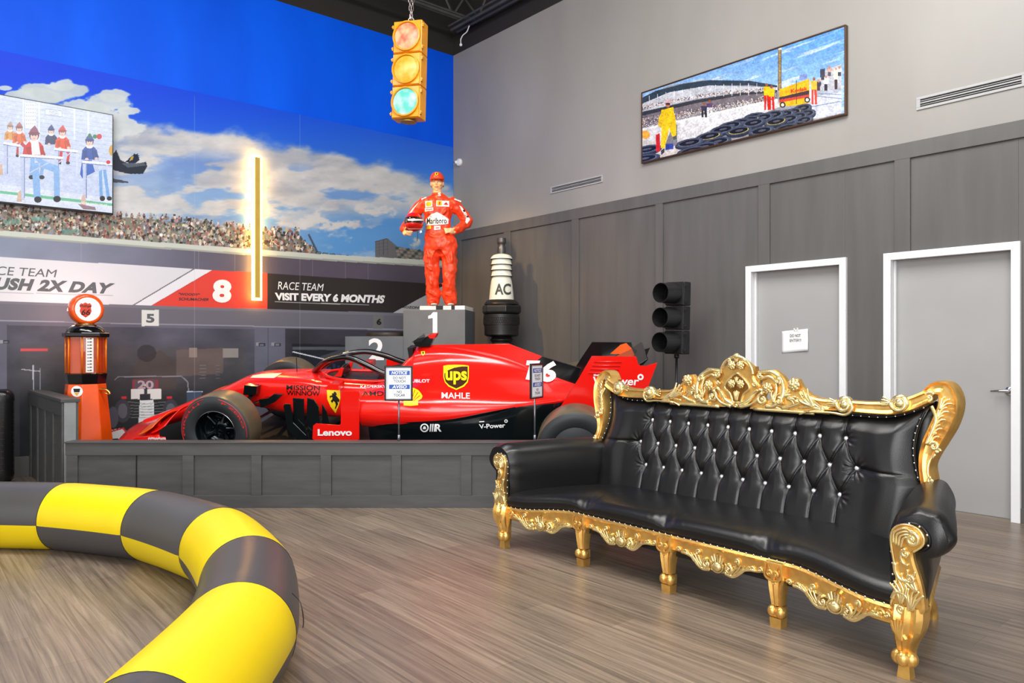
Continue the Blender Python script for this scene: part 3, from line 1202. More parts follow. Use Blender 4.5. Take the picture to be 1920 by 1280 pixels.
def kid(x, y, s_, body, hat, legs=None, hair=(90, 60, 50), skin=(240, 200, 188)):
    """x, y: chin"""
    C.ell(x, y + 13 * s_, 13 * s_, 12 * s_, body)
    C.poly([(x - 13 * s_, y + 8 * s_), (x + 13 * s_, y + 8 * s_), (x + 16 * s_, y + 26 * s_), (x - 15 * s_, y + 26 * s_)], body)
    C.line((x + 5 * s_, y + 6 * s_), (x + 7 * s_, y + 26 * s_), 1.4 * s_, tuple(v * .7 for v in body))
    C.line((x - 5 * s_, y + 8 * s_), (x - 6 * s_, y + 26 * s_), 1.0 * s_, tuple(v * .75 for v in body))
    C.line((x - 9 * s_, y + 10 * s_), (x - 6 * s_, y + 25 * s_), 6 * s_, tuple(v * .85 for v in body))
    C.line((x + 9 * s_, y + 10 * s_), (x + 14 * s_, y + 23 * s_), 6 * s_, tuple(v * .85 for v in body))
    C.ell(x + 12 * s_, y + 24 * s_, 3 * s_, 2.4 * s_, skin)
    C.ell(x - 5 * s_, y + 25 * s_, 3 * s_, 2.4 * s_, skin)
    C.ell(x, y + 2 * s_, 6 * s_, 4 * s_, (246, 240, 240))
    C.ell(x, y - 7 * s_, 7.2 * s_, 8.4 * s_, hair)
    C.ell(x, y - 5 * s_, 5.4 * s_, 6.6 * s_, skin)
    for e in (-2.1, 2.1):
        C.ell(x + e * s_, y - 6 * s_, .8 * s_, .8 * s_, (60, 40, 40))
    C.line((x - 1.6 * s_, y - 2 * s_), (x + 1.6 * s_, y - 2 * s_), .8 * s_, (190, 90, 90))
    C.poly([(x - 8 * s_, y - 9 * s_), (x + 8 * s_, y - 8 * s_), (x + 5 * s_, y - 15 * s_), (x + 1 * s_, y - 21 * s_), (x - 5 * s_, y - 15 * s_)], hat)
    C.ell(x, y - 9 * s_, 8.4 * s_, 2.6 * s_, tuple(v * .8 for v in hat))
    if legs:
        C.line((x - 2 * s_, y + 26 * s_), (x - 4 * s_, y + 52 * s_), 6 * s_, legs)
        C.line((x + 4 * s_, y + 26 * s_), (x + 13 * s_, y + 34 * s_), 7 * s_, legs)
        C.line((x + 13 * s_, y + 34 * s_), (x + 10 * s_, y + 52 * s_), 5 * s_, legs)
        C.ell(x - 4 * s_, y + 54 * s_, 4 * s_, 3 * s_, (30, 32, 40))
        C.ell(x + 11 * s_, y + 54 * s_, 4 * s_, 3 * s_, (30, 32, 40))


for (x, y, s_, bd, ht) in ((-30, 240, .9, (220, 120, 60), (190, 90, 70)), (-70, 236, .9, (60, 90, 170), (90, 90, 150))):
    kid(x, y, s_, bd, ht)
    desk(x, y + 26, 16, 50)
kid(19, 243, .75, (226, 158, 82), (186, 156, 150))
kid(36, 246, .85, (230, 110, 60), (176, 110, 110), (190, 60, 60))
desk(22, 268, 16, 62)
kid(96, 250, .8, (44, 60, 110), (60, 76, 130))
kid(117, 254, .95, (232, 84, 50), (214, 80, 74), (214, 30, 50))
desk(124, 279, 22, 58)
kid(168, 272, 1.05, (44, 84, 170), (70, 90, 160), None, (60, 60, 110))
C.poly([(154, 300), (172, 300), (178, 322), (154, 334), (150, 326)], (36, 96, 190))
C.line((188, 318), (190, 372), 6, (120, 170, 226))
C.line((196, 318), (203, 370), 6, (120, 170, 226))
C.ell(192, 372, 5, 5, (20, 24, 34))
C.ell(205, 372, 5, 4, (20, 24, 34))
desk(184, 303, 30, 72)
C.ell(203, 304, 4, 3.6, (206, 30, 60))
kid(64, 262, 1.3, (212, 50, 52), (150, 80, 110), (140, 180, 232), (70, 40, 40))
C.poly([(58, 264), (72, 264), (76, 290), (60, 290)], (246, 238, 240))
C.line((66, 305), (70, 372), 13, (140, 184, 236))
C.line((76, 306), (108, 318), 14, (140, 184, 236))
C.line((106, 316), (107, 372), 11, (140, 184, 236))
C.ell(71, 374, 7, 6, (24, 28, 40))
C.ell(107, 373, 7, 6, (24, 28, 40))
desk(78, 291, 40, 84)
C.ell(168, 254, 3, 4, (24, 120, 60))
C.ell(186, 256, 5, 5, (206, 30, 60))
C.ell(178, 256, 4, 4, (24, 130, 60))
C.ell(210, 282, 6, 10, (214, 160, 70))
for x, y in ((37, 368), (157, 375), (2, 318)):
    C.poly([(x - 6, y + 10), (x - 3, y - 8), (x + 2, y - 12), (x + 4, y + 10)], (214, 180, 160))
C.poly([(146, 382), (178, 388), (180, 394), (156, 392)], (150, 120, 130))
C.grain(.06)
C.build('screen', attr_mat('screen_image', 0.3, emit=1.0), tv)
TV = on_plane(LW, tv_off)
L('00:04:34/01:30:42', rect_q(152, 377.5, 201, 382, .12), M_white, 0.0, parent=tv, tg=TV, off=0.003)

# ================================================================== framed picture on the right wall
P = {k: plane_hit(RW, x, y, 0.045) for k, x, y in (('tl', 1201.5, 175), ('bl', 1203.5, 306), ('tr', 1586, 44), ('br', 1586, 215))}
px0, px1 = (P['tl'].x + P['bl'].x) / 2, P['br'].x
pz1, pz0 = (P['tl'].z + P['tr'].z) / 2, (P['bl'].z + P['br'].z) / 2
print('PIC', {k: [round(v, 3) for v in q] for k, q in P.items()})
pic = thing('framed_picture', 'wide framed picture of a pit lane with stacked tyres and a yellow truck', 'picture', RW)
fr = MB()
F0, F1 = -0.05, -0.002
for a, b, c_, d in ((px0, px1, pz1 - .014, pz1), (px0, px1, pz0, pz0 + .014), (px0, px0 + .014, pz0 + .014, pz1 - .014), (px1 - .014, px1, pz0 + .014, pz1 - .014)):
    fr.bx(a, b, F0, F1, c_, d)
fr.build('frame', mat('dark_bronze_frame', (92, 66, 48), 0.3, 0.6, noise=0.1), pic, bevel=0.002)
C = Canvas(RW, 0.042, px0 + .014, px1 - .014, pz0 + .014, pz1 - .014, 700, 250)
PX, PY = C.PX, C.PY
# picture coordinates follow the zoom crop (x-1180)*4, (y-20)*4 of the photograph
Q = lambda pts: [(1180 + x / 4, 20 + y / 4) for x, y in pts]
n = fbm(PX / 30 + PY / 20, PY / 7 + PX / 22, 8)
tt = sst(40, 190, PY)[..., None]
wsp = sst(.5, .68, n)[..., None]
base = np.array((88, 150, 232)) * (1 - tt) + np.array((150, 190, 240)) * tt
C.img = ((base * (1 - wsp * .7) + np.array((226, 234, 246)) * wsp * .7) / 255).astype(np.float32)
C.poly(Q([(90, 900), (90, 660), (300, 560), (560, 520), (900, 528), (1120, 570), (1120, 600), (1590, 600), (1590, 900), (90, 1150)]), (150, 150, 160))
C.poly(Q([(90, 655), (200, 600), (400, 548), (600, 520), (900, 525), (1110, 560), (1110, 580), (900, 560), (600, 562), (380, 610), (200, 660), (90, 710)]), (52, 66, 82))
C.poly(Q([(90, 700), (300, 612), (600, 560), (1110, 575), (1110, 610), (860, 606), (500, 660), (90, 760)]), (196, 200, 210))
C.poly(Q([(90, 760), (500, 668), (860, 610), (1110, 595), (1110, 612), (860, 632), (500, 694), (90, 790)]), (58, 60, 68))
C.poly(Q([(90, 790), (500, 694), (860, 632), (1110, 612), (1110, 680), (860, 690), (500, 760), (90, 880)]), (120, 112, 120))
rr = random.Random(9)
for k in range(1500):
    x = rr.uniform(92, 1108)
    f = (x - 92) / 1016
    if rr.random() < .45:
        y = rr.uniform(715, 745) * (1 - f) + rr.uniform(576, 604) * f - 30 * math.sin(f * PI)
    else:
        y = rr.uniform(800, 880) * (1 - f) + rr.uniform(620, 680) * f
    C.ell(1180 + x / 4, 20 + y / 4, .9, .9, rr.choice([(230, 220, 220), (200, 160, 150), (70, 66, 84), (240, 236, 240), (150, 140, 160), (190, 170, 120), (50, 50, 66)]))
for k in range(14):
    x = 150 + k * 62
    y = 650 - 105 * math.sin(min(1, (x - 90) / 800) * PI / 2)
    C.line((1180 + x / 4, 20 + y / 4), (1180 + x / 4, 20 + (y + 90) / 4), .9, (225, 228, 235))
C.poly(Q([(90, 885), (420, 810), (960, 690), (1110, 660), (1130, 720), (1000, 770), (700, 850), (90, 1150)]), (222, 222, 226))
C.poly(Q([(90, 885), (420, 810), (960, 690), (1110, 660), (1110, 672), (420, 824), (90, 900)]), (240, 240, 242))
C.poly(Q([(90, 1140), (90, 980), (400, 960), (400, 1080)]), (206, 200, 198))
C.poly(Q([(1340, 800), (1340, 600), (1590, 580), (1590, 770), (1400, 810)]), (206, 210, 226))
C.poly(Q([(1400, 600), (1590, 560), (1590, 610), (1400, 640)]), (170, 176, 190))
C.poly(Q([(1380, 560), (1480, 440), (1590, 400), (1590, 580), (1400, 610)]), (186, 186, 196))
for a_, b_ in (((1370, 720), (1580, 680)), ((1400, 640), (1590, 660)), ((1420, 620), (1590, 630))):
    C.line(*Q([a_, b_]), 1.6, (120, 140, 180))
for x, y, h_, c1_, c2_ in ((1475, 500, 100, (236, 236, 240), (40, 40, 52)), (1550, 440, 150, (240, 236, 200), (56, 40, 44)), (1420, 530, 70, (60, 60, 80), (90, 60, 60)), (1500, 430, 60, (200, 160, 150), (80, 80, 90)), (1450, 470, 50, (190, 190, 200), (60, 60, 70)), (1575, 430, 60, (220, 220, 225), (60, 60, 70))):
    C.ell(1180 + x / 4, 20 + (y + h_ * .25) / 4, 5, h_ / 12, c1_)
    C.rect(1180 + (x - 12) / 4, 20 + (y + h_ * .5) / 4, 1180 + (x + 12) / 4, 20 + (y + h_) / 4, c2_)
    C.ell(1180 + x / 4, 20 + (y - 4) / 4, 2.4, 2.6, (190, 140, 120))
# tower and truck
C.rect(1180 + 1115 / 4, 20 + 280 / 4, 1180 + 1140 / 4, 20 + 600 / 4, (90, 74, 60))
for k in range(28):
    C.rect(1180 + 1119 / 4, 20 + (298 + k * 10.5) / 4, 1180 + 1136 / 4, 20 + (302 + k * 10.5) / 4, (226, 190, 120))
C.rect(1180 + 1118 / 4, 20 + 272 / 4, 1180 + 1142 / 4, 20 + 292 / 4, (240, 240, 244))
C.poly(Q([(1125, 590), (1340, 512), (1352, 512), (1352, 690), (1240, 712), (1125, 720)]), (240, 178, 28))
C.poly(Q([(1125, 650), (1348, 596), (1348, 628), (1125, 672)]), (70, 52, 58))
C.poly(Q([(1125, 668), (1348, 628), (1348, 648), (1125, 690)]), (214, 70, 60))
for x, y in ((1150, 706), (1334, 668)):
    C.ell(1180 + x / 4, 20 + y / 4, 5.5, 5.5, (40, 40, 46))
    C.ell(1180 + x / 4, 20 + y / 4, 3, 3, (236, 236, 220))
C.rect(1180 + 1250 / 4, 20 + 520 / 4, 1180 + 1256 / 4, 20 + 700 / 4, (60, 50, 50))
C.poly(Q([(1276, 484), (1334, 470), (1334, 512), (1276, 524)]), (120, 140, 200))
C.poly(Q([(1432, 440), (1468, 432), (1468, 494), (1432, 500)]), (60, 64, 84))


def crew(x, y, h_, top=(240, 196, 20), leg=(214, 40, 30), lw=6):
    C.ell(1180 + x / 4, 20 + y / 4, 2.6, 3, (150, 90, 60))
    C.poly(Q([(x - 24, y + 14), (x + 24, y + 14), (x + 20, y + h_ * .45), (x - 20, y + h_ * .45)]), top)
    C.poly(Q([(x - 20, y + h_ * .42), (x - 2, y + h_ * .42), (x - 4, y + h_), (x - 18, y + h_)]), leg)
    C.poly(Q([(x, y + h_ * .42), (x + 20, y + h_ * .42), (x + 24, y + h_), (x + 8, y + h_)]), leg)


crew(1030, 555, 190)
crew(1066, 570, 175)
crew(1385, 512, 190, (244, 190, 60), (226, 70, 50))
crew(560, 700, 100, (60, 60, 90), (50, 50, 60))
crew(602, 680, 110, (90, 70, 110), (220, 220, 224))
# tyres
ty = [(1300, 700), (1230, 730), (1160, 745), (1080, 750), (1000, 770), (1330, 740), (1270, 760), (900, 790), (940, 765), (1190, 780), (830, 810), (760, 830), (1310, 790), (1100, 800), (700, 860), (930, 810), (600, 910), (820, 870), (450, 960), (1270, 830), (990, 870), (1180, 850), (660, 950), (470, 1020), (130, 1010), (110, 1080), (560, 990)]
for x, y in sorted(ty, key=lambda p: p[1]):
    rx = 78 + (y - 700) * .12
    if x > 1200:
        rx = 70
    X, Y = 1180 + x / 4, 20 + (y + 30) / 4
    C.ell(X, Y + 3, rx / 4, 9.5, (44, 50, 66), rot=-.2)
    C.ell(X, Y, rx / 4, 7.5, (70, 78, 100), rot=-.2)
    C.ell(X, Y, rx / 4 * .78, 5.6, (206, 186, 80) if (x + y) % 3 == 1 else (110, 118, 140), rot=-.2)
    C.ell(X - 1, Y - 1.4, rx / 4 * .74, 5.0, (70, 76, 96), rot=-.2)
    C.ell(X, Y, rx / 4 * .7, 4.9, (24, 28, 40), rot=-.2)
    C.ell(X + 1, Y - .5, rx / 4 * .30, 1.9, (84, 84, 98), rot=-.2)
# sitting man in yellow
yel = (250, 206, 20)
C.poly(Q([(330, 850), (360, 855), (360, 1000), (290, 1040), (270, 1000)]), (130, 130, 140))
C.poly(Q([(240, 745), (330, 722), (345, 860), (240, 880)]), yel)
C.poly(Q([(222, 800), (250, 745), (262, 760), (240, 880), (216, 860)]), (236, 190, 20))
C.poly(Q([(320, 725), (345, 800), (352, 860), (300, 880), (300, 850), (325, 830)]), (236, 190, 20))
C.poly(Q([(242, 870), (300, 855), (290, 930), (266, 1030), (236, 1030)]), yel)
C.poly(Q([(290, 850), (352, 845), (352, 940), (324, 946), (300, 890)]), yel)
C.ell(1180 + 289 / 4, 20 + 700 / 4, 4.6, 6.5, (196, 130, 104))
C.ell(1180 + 289 / 4, 20 + 680 / 4, 5, 4, (226, 190, 196))
C.rect(1180 + 274 / 4, 20 + 692 / 4, 1180 + 305 / 4, 20 + 706 / 4, (60, 30, 40))
C.poly(Q([(236, 1050), (264, 1030), (264, 1060), (240, 1084)]), (60, 60, 66))
C.poly(Q([(326, 945), (352, 935), (356, 962), (328, 970)]), (90, 90, 96))
C.poly(Q([(198, 930), (228, 920), (232, 1050), (202, 1060)]), (214, 36, 34))
C.ell(1180 + 122 / 4, 20 + 930 / 4, 8, 8, (244, 170, 60))
C.poly(Q([(270, 1000), (330, 995), (330, 1036), (270, 1046)]), (50, 70, 160))
C.grain(.16)
C.img *= .93
C.build('print', attr_mat('picture_print', 0.25), pic)
L('Kodak', ((1180 + 1212 / 4, 20 + 590 / 4), (1180 + 1336 / 4, 20 + 566 / 4), (1180 + 1336 / 4, 20 + 596 / 4), (1180 + 1212 / 4, 20 + 620 / 4)), mat('red_print', (214, 40, 24), 0.4, noise=0.0), 0.03, parent=pic, tg=on_plane(RW, 0.042), off=0.002)

# ================================================================== neon bar
nb = thing('neon_light_bar', 'tall glowing warm white neon bar standing out from the mural', 'light', LW)
a = plane_hit(LW, 479, 291, .07)
b = plane_hit(LW, 483, 563, .07)
xc = (a.x + b.x) / 2
print('NEON', a, b)
zb, zt_ = b.z + 0.0, a.z
MB().bx(xc - .034, xc + .034, -.112, -.0905, zb + .03, zt_ - .03).build('front_bar', mat('ochre_bar', (196, 160, 70), 0.5, noise=0.05), nb, bevel=0.004)
g_ = MB().bx(xc - .062, xc + .062, -.090, -.066, zb, zt_)
g_.build('glow_strip', mat('warm_neon', (255, 240, 200), 0.5, emit=(255, 196, 100), estr=26.0, noise=0), nb)
MB().bx(xc - .02, xc + .02, -.0655, -.006, zb + .1, zt_ - .1).build('mount', M_black, nb)

# ================================================================== DISPLAY PLATFORM AND ITS FURNITURE
def px_at(px, py, Y):
    """photo pixel -> point at forward distance Y"""
    o, d = ray(px, py)
    return o + d * Y


SY, SZ = 6.28, 0.557
XL, XR = -3.767, 1.75
stage = thing('display_platform', 'charcoal panelled platform with a low front wall carrying the red racing car', 'platform')
b = MB()
b.bx(XL, XR, SY + .02, SY + .12, 0, SZ - .012)
b.build('front_wall', M_stage, stage)
b = MB()
b.bx(XL, XR, SY, SY + .02, SZ - .115, SZ - .012).bx(XL, XR, SY, SY + .02, 0, 0.105)
X = lambda px: (px - 960) / FPX * SY
for a_, c_ in ((124, 145), (342, 363), (471, 490), (601, 621), (734, 752), (864, 884), (996, 1016), (1128, 1148)):
    b.bx(X(a_), X(c_), SY, SY + .02, 0.1055, SZ - .1155)
b.bx(XR - .1, XR, SY, SY + .02, 0.1055, SZ - .1155)
b.build('rails_and_battens', M_stage, stage, bevel=0.002)
MB().bx(XL - .008, XR + .008, SY - .012, SY + .135, SZ - .0118, SZ).build('cap_board', M_stage, stage, bevel=0.003)
MB().bx(X(254) - .004, X(254) + .004, SY + .012, SY + .0199, .106, SZ - .116).build('seam', M_black, stage)
# side walls back to the room walls
s1 = Vector((XL + .07, SY + .125, 0))
fl = LW.inverted() @ Vector((XL - .075, SY + .215, 0))
wr = RW.inverted() @ Vector((XR - .06, SY + .1, 0))
deck_poly = [Vector((XL + .12, SY + .125, 0)), Vector((XR - .02, SY + .125, 0)), RW @ Vector((wr.x, -0.04, 0)), RW @ Vector((0.04, -0.04, 0)), LW @ Vector((fl.x + .16, -.02, 0))]
b = MB(Matrix.Identity(4))
n_ = len(deck_poly)
b.add([(p.x, p.y, 0.001) for p in deck_poly] + [(p.x, p.y, DK) for p in deck_poly], [tuple(range(n_))[::-1], tuple(range(n_, 2 * n_))] + [(i, (i + 1) % n_, n_ + (i + 1) % n_, n_ + i) for i in range(n_)])
b.build('deck', M_black, stage)
b = MB(RW)
b.bx(wr.x - .05, wr.x + .05, wr.y + .05, -.036, 0, SZ - .012)
b.build('side_wall', M_stage, stage)

# tall side screen at the left end
FH = 0.905
fx0, fx1 = fl.x - .055, fl.x + .055
fy0 = fl.y
fence = thing('side_screen', 'taller charcoal panelled screen closing the left end of the platform', 'screen', LW)
MB().bx(fx0, fx1, fy0, -0.02, 0, FH - .03).build('panel', M_stage, fence)
b = MB()
b.bx(fx0 - .018, fx0 - .0005, fy0, -0.02, FH - .15, FH - .031)
for k in range(5):
    y = fy0 + (abs(fy0) - .1) * k / 4
    b.bx(fx0 - .018, fx0 - .0005, y, y + .075, 0, FH - .1505)
b.build('battens', M_stage, fence, bevel=0.002)
MB().bx(fx0 - .025, fx1 + .012, fy0 - .012, -0.02, FH - .0298, FH).build('cap_board', M_stage, fence, bevel=0.003)
MB().bx(fx0, fx1 - .02, fy0 - .006, fy0 - .0003, 0, FH - .031).build('end_board', mat('light_grey_paint', (128, 130, 132), 0.5, noise=0.1), fence)

# tower fan
fp = px_at(3, 900, 7.25)
fan = thing('tower_fan', 'black tower fan standing on the floor left of the platform', 'fan', T(fp.x - .03, fp.y, 0, .5))
M_fan = mat('black_gloss_plastic', (16, 16, 18), 0.25, noise=0.0)
MB().lathe([(0.16, 0), (0.165, 0.012), (0.15, 0.03), (0.06, 0.045)], 32).build('base', M_fan, fan, smooth=True, auto=40)
rp = [(0.13 * (1 if abs(math.cos(t)) > .01 else 1) * math.copysign(abs(math.cos(t)) ** .7, math.cos(t)), 0.13 * math.copysign(abs(math.sin(t)) ** .7, math.sin(t))) for t in [2 * PI * k / 28 for k in range(28)]]
vs, fs = [], []
zs = [(0.045, .75), (0.07, .95), (0.12, 1), (0.84, 1), (0.89, .97), (0.925, .86), (0.945, .6)]
for z_, sc_ in zs:
    vs += [(x * sc_, y * sc_, z_) for x, y in rp]
for i in range(len(zs) - 1):
    fs += [(i * 28 + k, i * 28 + (k + 1) % 28, (i + 1) * 28 + (k + 1) % 28, (i + 1) * 28 + k) for k in range(28)]
fs += [tuple(range(27, -1, -1)), tuple((len(zs) - 1) * 28 + k for k in range(28))]
MB().add(vs, fs).build('housing', M_fan, fan, smooth=True, auto=50)
g_ = MB()
for k in range(34):
    a_ = -PI * .92 + k * (PI * .84 / 33)
    g_.tube([(0.134 * math.cos(a_), 0.134 * math.sin(a_), 0.14), (0.134 * math.cos(a_), 0.134 * math.sin(a_), 0.83)], 0.0025, 4)
for k in range(11):
    g_.tube([(0.136 * math.cos(a), 0.136 * math.sin(a), .17 + k * .06) for a in [-PI * .92 + i * (PI * .84 / 16) for i in range(17)]], 0.0022, 4)
g_.build('grille', mat('dark_grey_plastic', (58, 58, 60), 0.4), fan)

# antique fuel pump
PYp = 7.6
k_ = PYp / FPX
pc = px_at(161, 800, PYp)
hz = lambda y: CH - (y - HY) * k_
pump = thing('fuel_pump', 'orange antique visible fuel pump with a glowing round globe, left of the car', 'fuel pump', T(pc.x, pc.y, 0, math.radians(42)))
M_or = mat('orange_enamel', (232, 84, 10), 0.22, coat=0.6, noise=0.08, nscale=6)
M_blk = mat('glossy_black_enamel', (14, 14, 15), 0.14, coat=0.5, noise=0.0)
M_brass = mat('brass_trim', (224, 172, 92), 0.25, 1.0, noise=0.05)
a8 = PI / 8
MB().lathe([(.30, DK + .001), (.30, .10), (.275, .12), (.185, hz(719))], 8, a0=a8).build('base_column', M_or, pump, bevel=0.006)
MB().lathe([(.180, hz(719) + .001), (.196, hz(700)), (.17, hz(699))], 8, a0=a8).build('lower_collar', M_blk, pump, bevel=0.004)
MB().lathe([(.165, hz(699) + .001), (.165, hz(632))], 8, a0=a8).build('cylinder_core', mat('deep_orange_fuel', (240, 92, 10), 0.1, coat=1.0, noise=0.2, nscale=3), pump)
ps = MB()
for k in range(8):
    a_ = a8 + k * PI / 4
    ps.tube([(.182 * math.cos(a_), .182 * math.sin(a_), hz(699)), (.182 * math.cos(a_), .182 * math.sin(a_), hz(632))], 0.009, 8)
ps.build('corner_posts', mat('orange_rod', (240, 120, 16), 0.25, 0.3), pump, smooth=True)
gl = mat('clear_glass', (255, 244, 236), 0.03, noise=0.0, trans=1.0)
MB().lathe([(.176, hz(699) + .002), (.176, hz(632) - .002)], 40, cap=False).build('glass_cylinder', gl, pump, smooth=True)
MB().lathe([(.21, hz(632)), (.216, hz(630)), (.216, hz(624)), (.18, hz(622))], 8, a0=a8).build('lid_rim', M_blk, pump, bevel=0.004)
MB().lathe([(.18, hz(622) + .0005), (.172, hz(617)), (.14, hz(611)), (.10, hz(609.5)), (.095, hz(607)), (.07, hz(606.5)), (.06, hz(604))], 36).build('lid_dome', M_blk, pump, smooth=True, auto=40)
MB().lathe([(.101, hz(609.5) + .002), (.108, hz(608.6)), (.098, hz(607.5))], 36).build('brass_ring', M_brass, pump, smooth=True)
# scale strip
st = MB()
a_ = -PI / 2 + PI / 8 * .1
st.bx(.0 - .034, .034, -.003, .003, hz(697), hz(634), Matrix.Rotation(math.radians(-2), 4, 'Z') @ Matrix.Translation((0.0, -.184, 0)))
strip = st.build('gauge_strip', mat('enamel_white', (226, 226, 222), 0.4, noise=0.02), pump)
for k in range(11):
    tk = MB()
    z_ = hz(636 + k * 5.8)
    tk.bx(-.022, -.004, -.0052, -.0035, z_, z_ + .006, Matrix.Rotation(math.radians(-2), 4, 'Z') @ Matrix.Translation((0.0, -.184, 0)))
    tk.bx(.0, .018, -.0052, -.0035, z_ - .001, z_ + .009, Matrix.Rotation(math.radians(-2), 4, 'Z') @ Matrix.Translation((0.0, -.184, 0)))
    tk.build('gauge_mark', M_ink, pump)
# globe
gz = hz(580)
Gx = Matrix.Translation((0, 0, gz)) @ Matrix.Rotation(math.radians(4), 4, 'Z') @ Matrix.Rotation(PI / 2, 4, 'X')
MB().lathe([(.118, .07), (.135, .075), (.155, .055), (.16, 0), (.155, -.055), (.135, -.075), (.118, -.07)], 48, Gx, cap=False).build('globe_rim', M_or, pump, smooth=True)
MB().lathe([(.119, -.07), (.12, .069), (.08, .083), (.0, .088)], 48, Gx, cap=False).build('globe_lens', mat('lit_white_glass', (255, 250, 244), 0.2, emit=(255, 240, 226), estr=1.6, noise=0), pump, smooth=True)
MB().tube([(0, 0, hz(604.5)), (0, 0, gz - .14)], .05, 20).build('globe_neck', M_brass, pump, smooth=True)
lens = [o for o in pump.children if o.name.startswith('globe_lens')][0]
tg = on_objects([lens])
M_rr = mat('signal_red_print', (206, 70, 52), 0.4, noise=0.0)
sh = [(149, 571), (152, 567.5), (155, 569), (160, 566.5), (165, 569), (168, 567.5), (171.5, 571), (172, 574), (170.5, 577), (172, 583), (169, 590), (160.5, 595.5), (152, 590), (149, 583), (150.5, 577), (148.5, 574)]
decal('shield', [poly_shape(sh)], M_rr, pump, tg, 0.002, 3)
decal('lettering', [quad_text('Phillips', rect_q(150.5, 571, 170.5, 577.5), .01), quad_text('66', ((153.5, 580), (169, 580), (168, 590), (152.5, 590)), 0.01, 0.1)], M_ink, pump, tg, 0.004, 3)
col_ = [o for o in pump.children if o.name.startswith('base_column')][0]
tg = on_objects([col_])
decal('badge', [poly_shape(ell(144.3, 733.5, 10.8, 10.4, 28))], M_white, pump, tg, 0.003, 4)
decal('badge_mark', [poly_shape([(138, 728.5), (151, 728.5), (149.5, 735), (139.5, 735)])], M_ink, pump, tg, 0.005, 4)
decal('badge_mark', [poly_shape([(139.5, 736), (149.5, 736), (144.5, 742)])], mat('badge_yellow', (226, 176, 30), 0.4), pump, tg, 0.005, 4)
# nozzle lever
nz = MB(Matrix.Rotation(math.radians(-42), 4, 'Z'))
nz.tube(catmull([(.17, -.06, hz(729)), (.23, -.07, hz(729)), (.27, -.07, hz(733)), (.285, -.07, hz(738))], 5), [.012] * 5 + [.012] * 5 + [.01] * 6, 10)
nz.tube([(.19, -.06, hz(733)), (.27, -.06, hz(739))], .006, 8)
nz.build('nozzle_lever', M_brass, pump, smooth=True)
pl = bpy.data.lights.new('globe_glow', 'POINT')
pl.energy, pl.color, pl.shadow_soft_size = 5, (1, .5, .4), .06
plo = bpy.data.objects.new('globe_glow', pl)
COL.objects.link(plo)
plo.parent = pump
plo.location = (-.1, .22, gz)


# notice boards on poles
def notice(name, label, px, pyb, Y, q, yaw, w_=0.235, h_=0.30):
    c = px_at(px, (q[1] + q[3]) / 2, Y)
    t = thing(name, label, 'sign', T(c.x, c.y, 0, yaw), 'notice signs standing along the platform edge')
    z0, z1 = CH - (q[3] - HY) * Y / FPX, CH - (q[1] - HY) * Y / FPX
    pole = MB()
    pole.tube([(0, .012, SZ + .0125), (0, .012, z0 + .05)], .0075, 14)
    pole.build('pole', mat('grey_pole_steel', (130, 134, 142), 0.3, 0.8), t, smooth=True)
    MB().tube([(0, .012, SZ + .0005), (0, .012, SZ + .05)], .0115, 16).build('socket', mat('grey_pole_steel', (130, 134, 142), 0.3, 0.8), t, smooth=True)
    f = MB()
    e = .014
    f.bx(-w_ / 2, w_ / 2, -.014, .004, z1 - e, z1).bx(-w_ / 2, w_ / 2, -.014, .004, z0, z0 + e)
    f.bx(-w_ / 2, -w_ / 2 + e, -.014, .004, z0 + e, z1 - e).bx(w_ / 2 - e, w_ / 2, -.014, .004, z0 + e, z1 - e)
    f.build('sign_frame', M_fan, t, bevel=0.003)
    bd = MB().bx(-w_ / 2 + e, w_ / 2 - e, -.008, -.002, z0 + e, z1 - e)
    bd.build('board', mat('silver_board', (196, 200, 206), 0.4, noise=0.02), t)
    MB().bx(-w_ / 2 + .036, w_ / 2 - .02, -.0095, -.0082, z0 + .022, z1 - .024).build('printed_sheet', mat('sheet_white', (236, 240, 248), 0.5, noise=0.0), t)
    blue = mat('notice_blue', (44, 84, 170), 0.5, noise=0.0)
    H = z1 - z0
    for k, u in enumerate((.80, .40)):
        MB().bx(-w_ / 2 + .04, w_ / 2 - .024, -.0105, -.0097, z0 + H * (u - .062), z0 + H * (u + .062)).build('blue_band', blue, t)

    def tx(txt, u, hh, m, ww, bold, shear=0.0, yo=-.0112):
        vs, fs = text_shape(txt, bold, shear)
        cx_ = (.036 - .02) / 2
        V = [(cx_ + (a - .5) * ww, yo, z0 + H * u + (.5 - b_) * hh) for a, b_ in vs]
        MB().add(V, fs).build('lettering', m, t)
    tx('NOTICE', .80, .026, M_white, .135, .03, .2)
    tx('DO NOT', .655, .022, M_ink, .11, .02, yo=-.0102)
    tx('TOUCH', .56, .022, M_ink, .098, .02, yo=-.0102)
    tx('AVISO', .40, .028, M_white, .125, .03, .2)
    tx('NO', .255, .022, M_ink, .04, .02, yo=-.0102)
    tx('TOCAR', .16, .022, M_ink, .098, .02, yo=-.0102)
    return t


notice('notice_sign', 'black framed NOTICE DO NOT TOUCH sign facing forward in front of the car side', 747.5, 822, 6.34, (721, 685.5, 774, 751), 0.0, .240, .30)
notice('notice_sign', 'second NOTICE DO NOT TOUCH sign turned edge-on in front of the racing number', 1005, 822, 6.34, (993, 681, 1019, 747), math.radians(62), .235, .30)

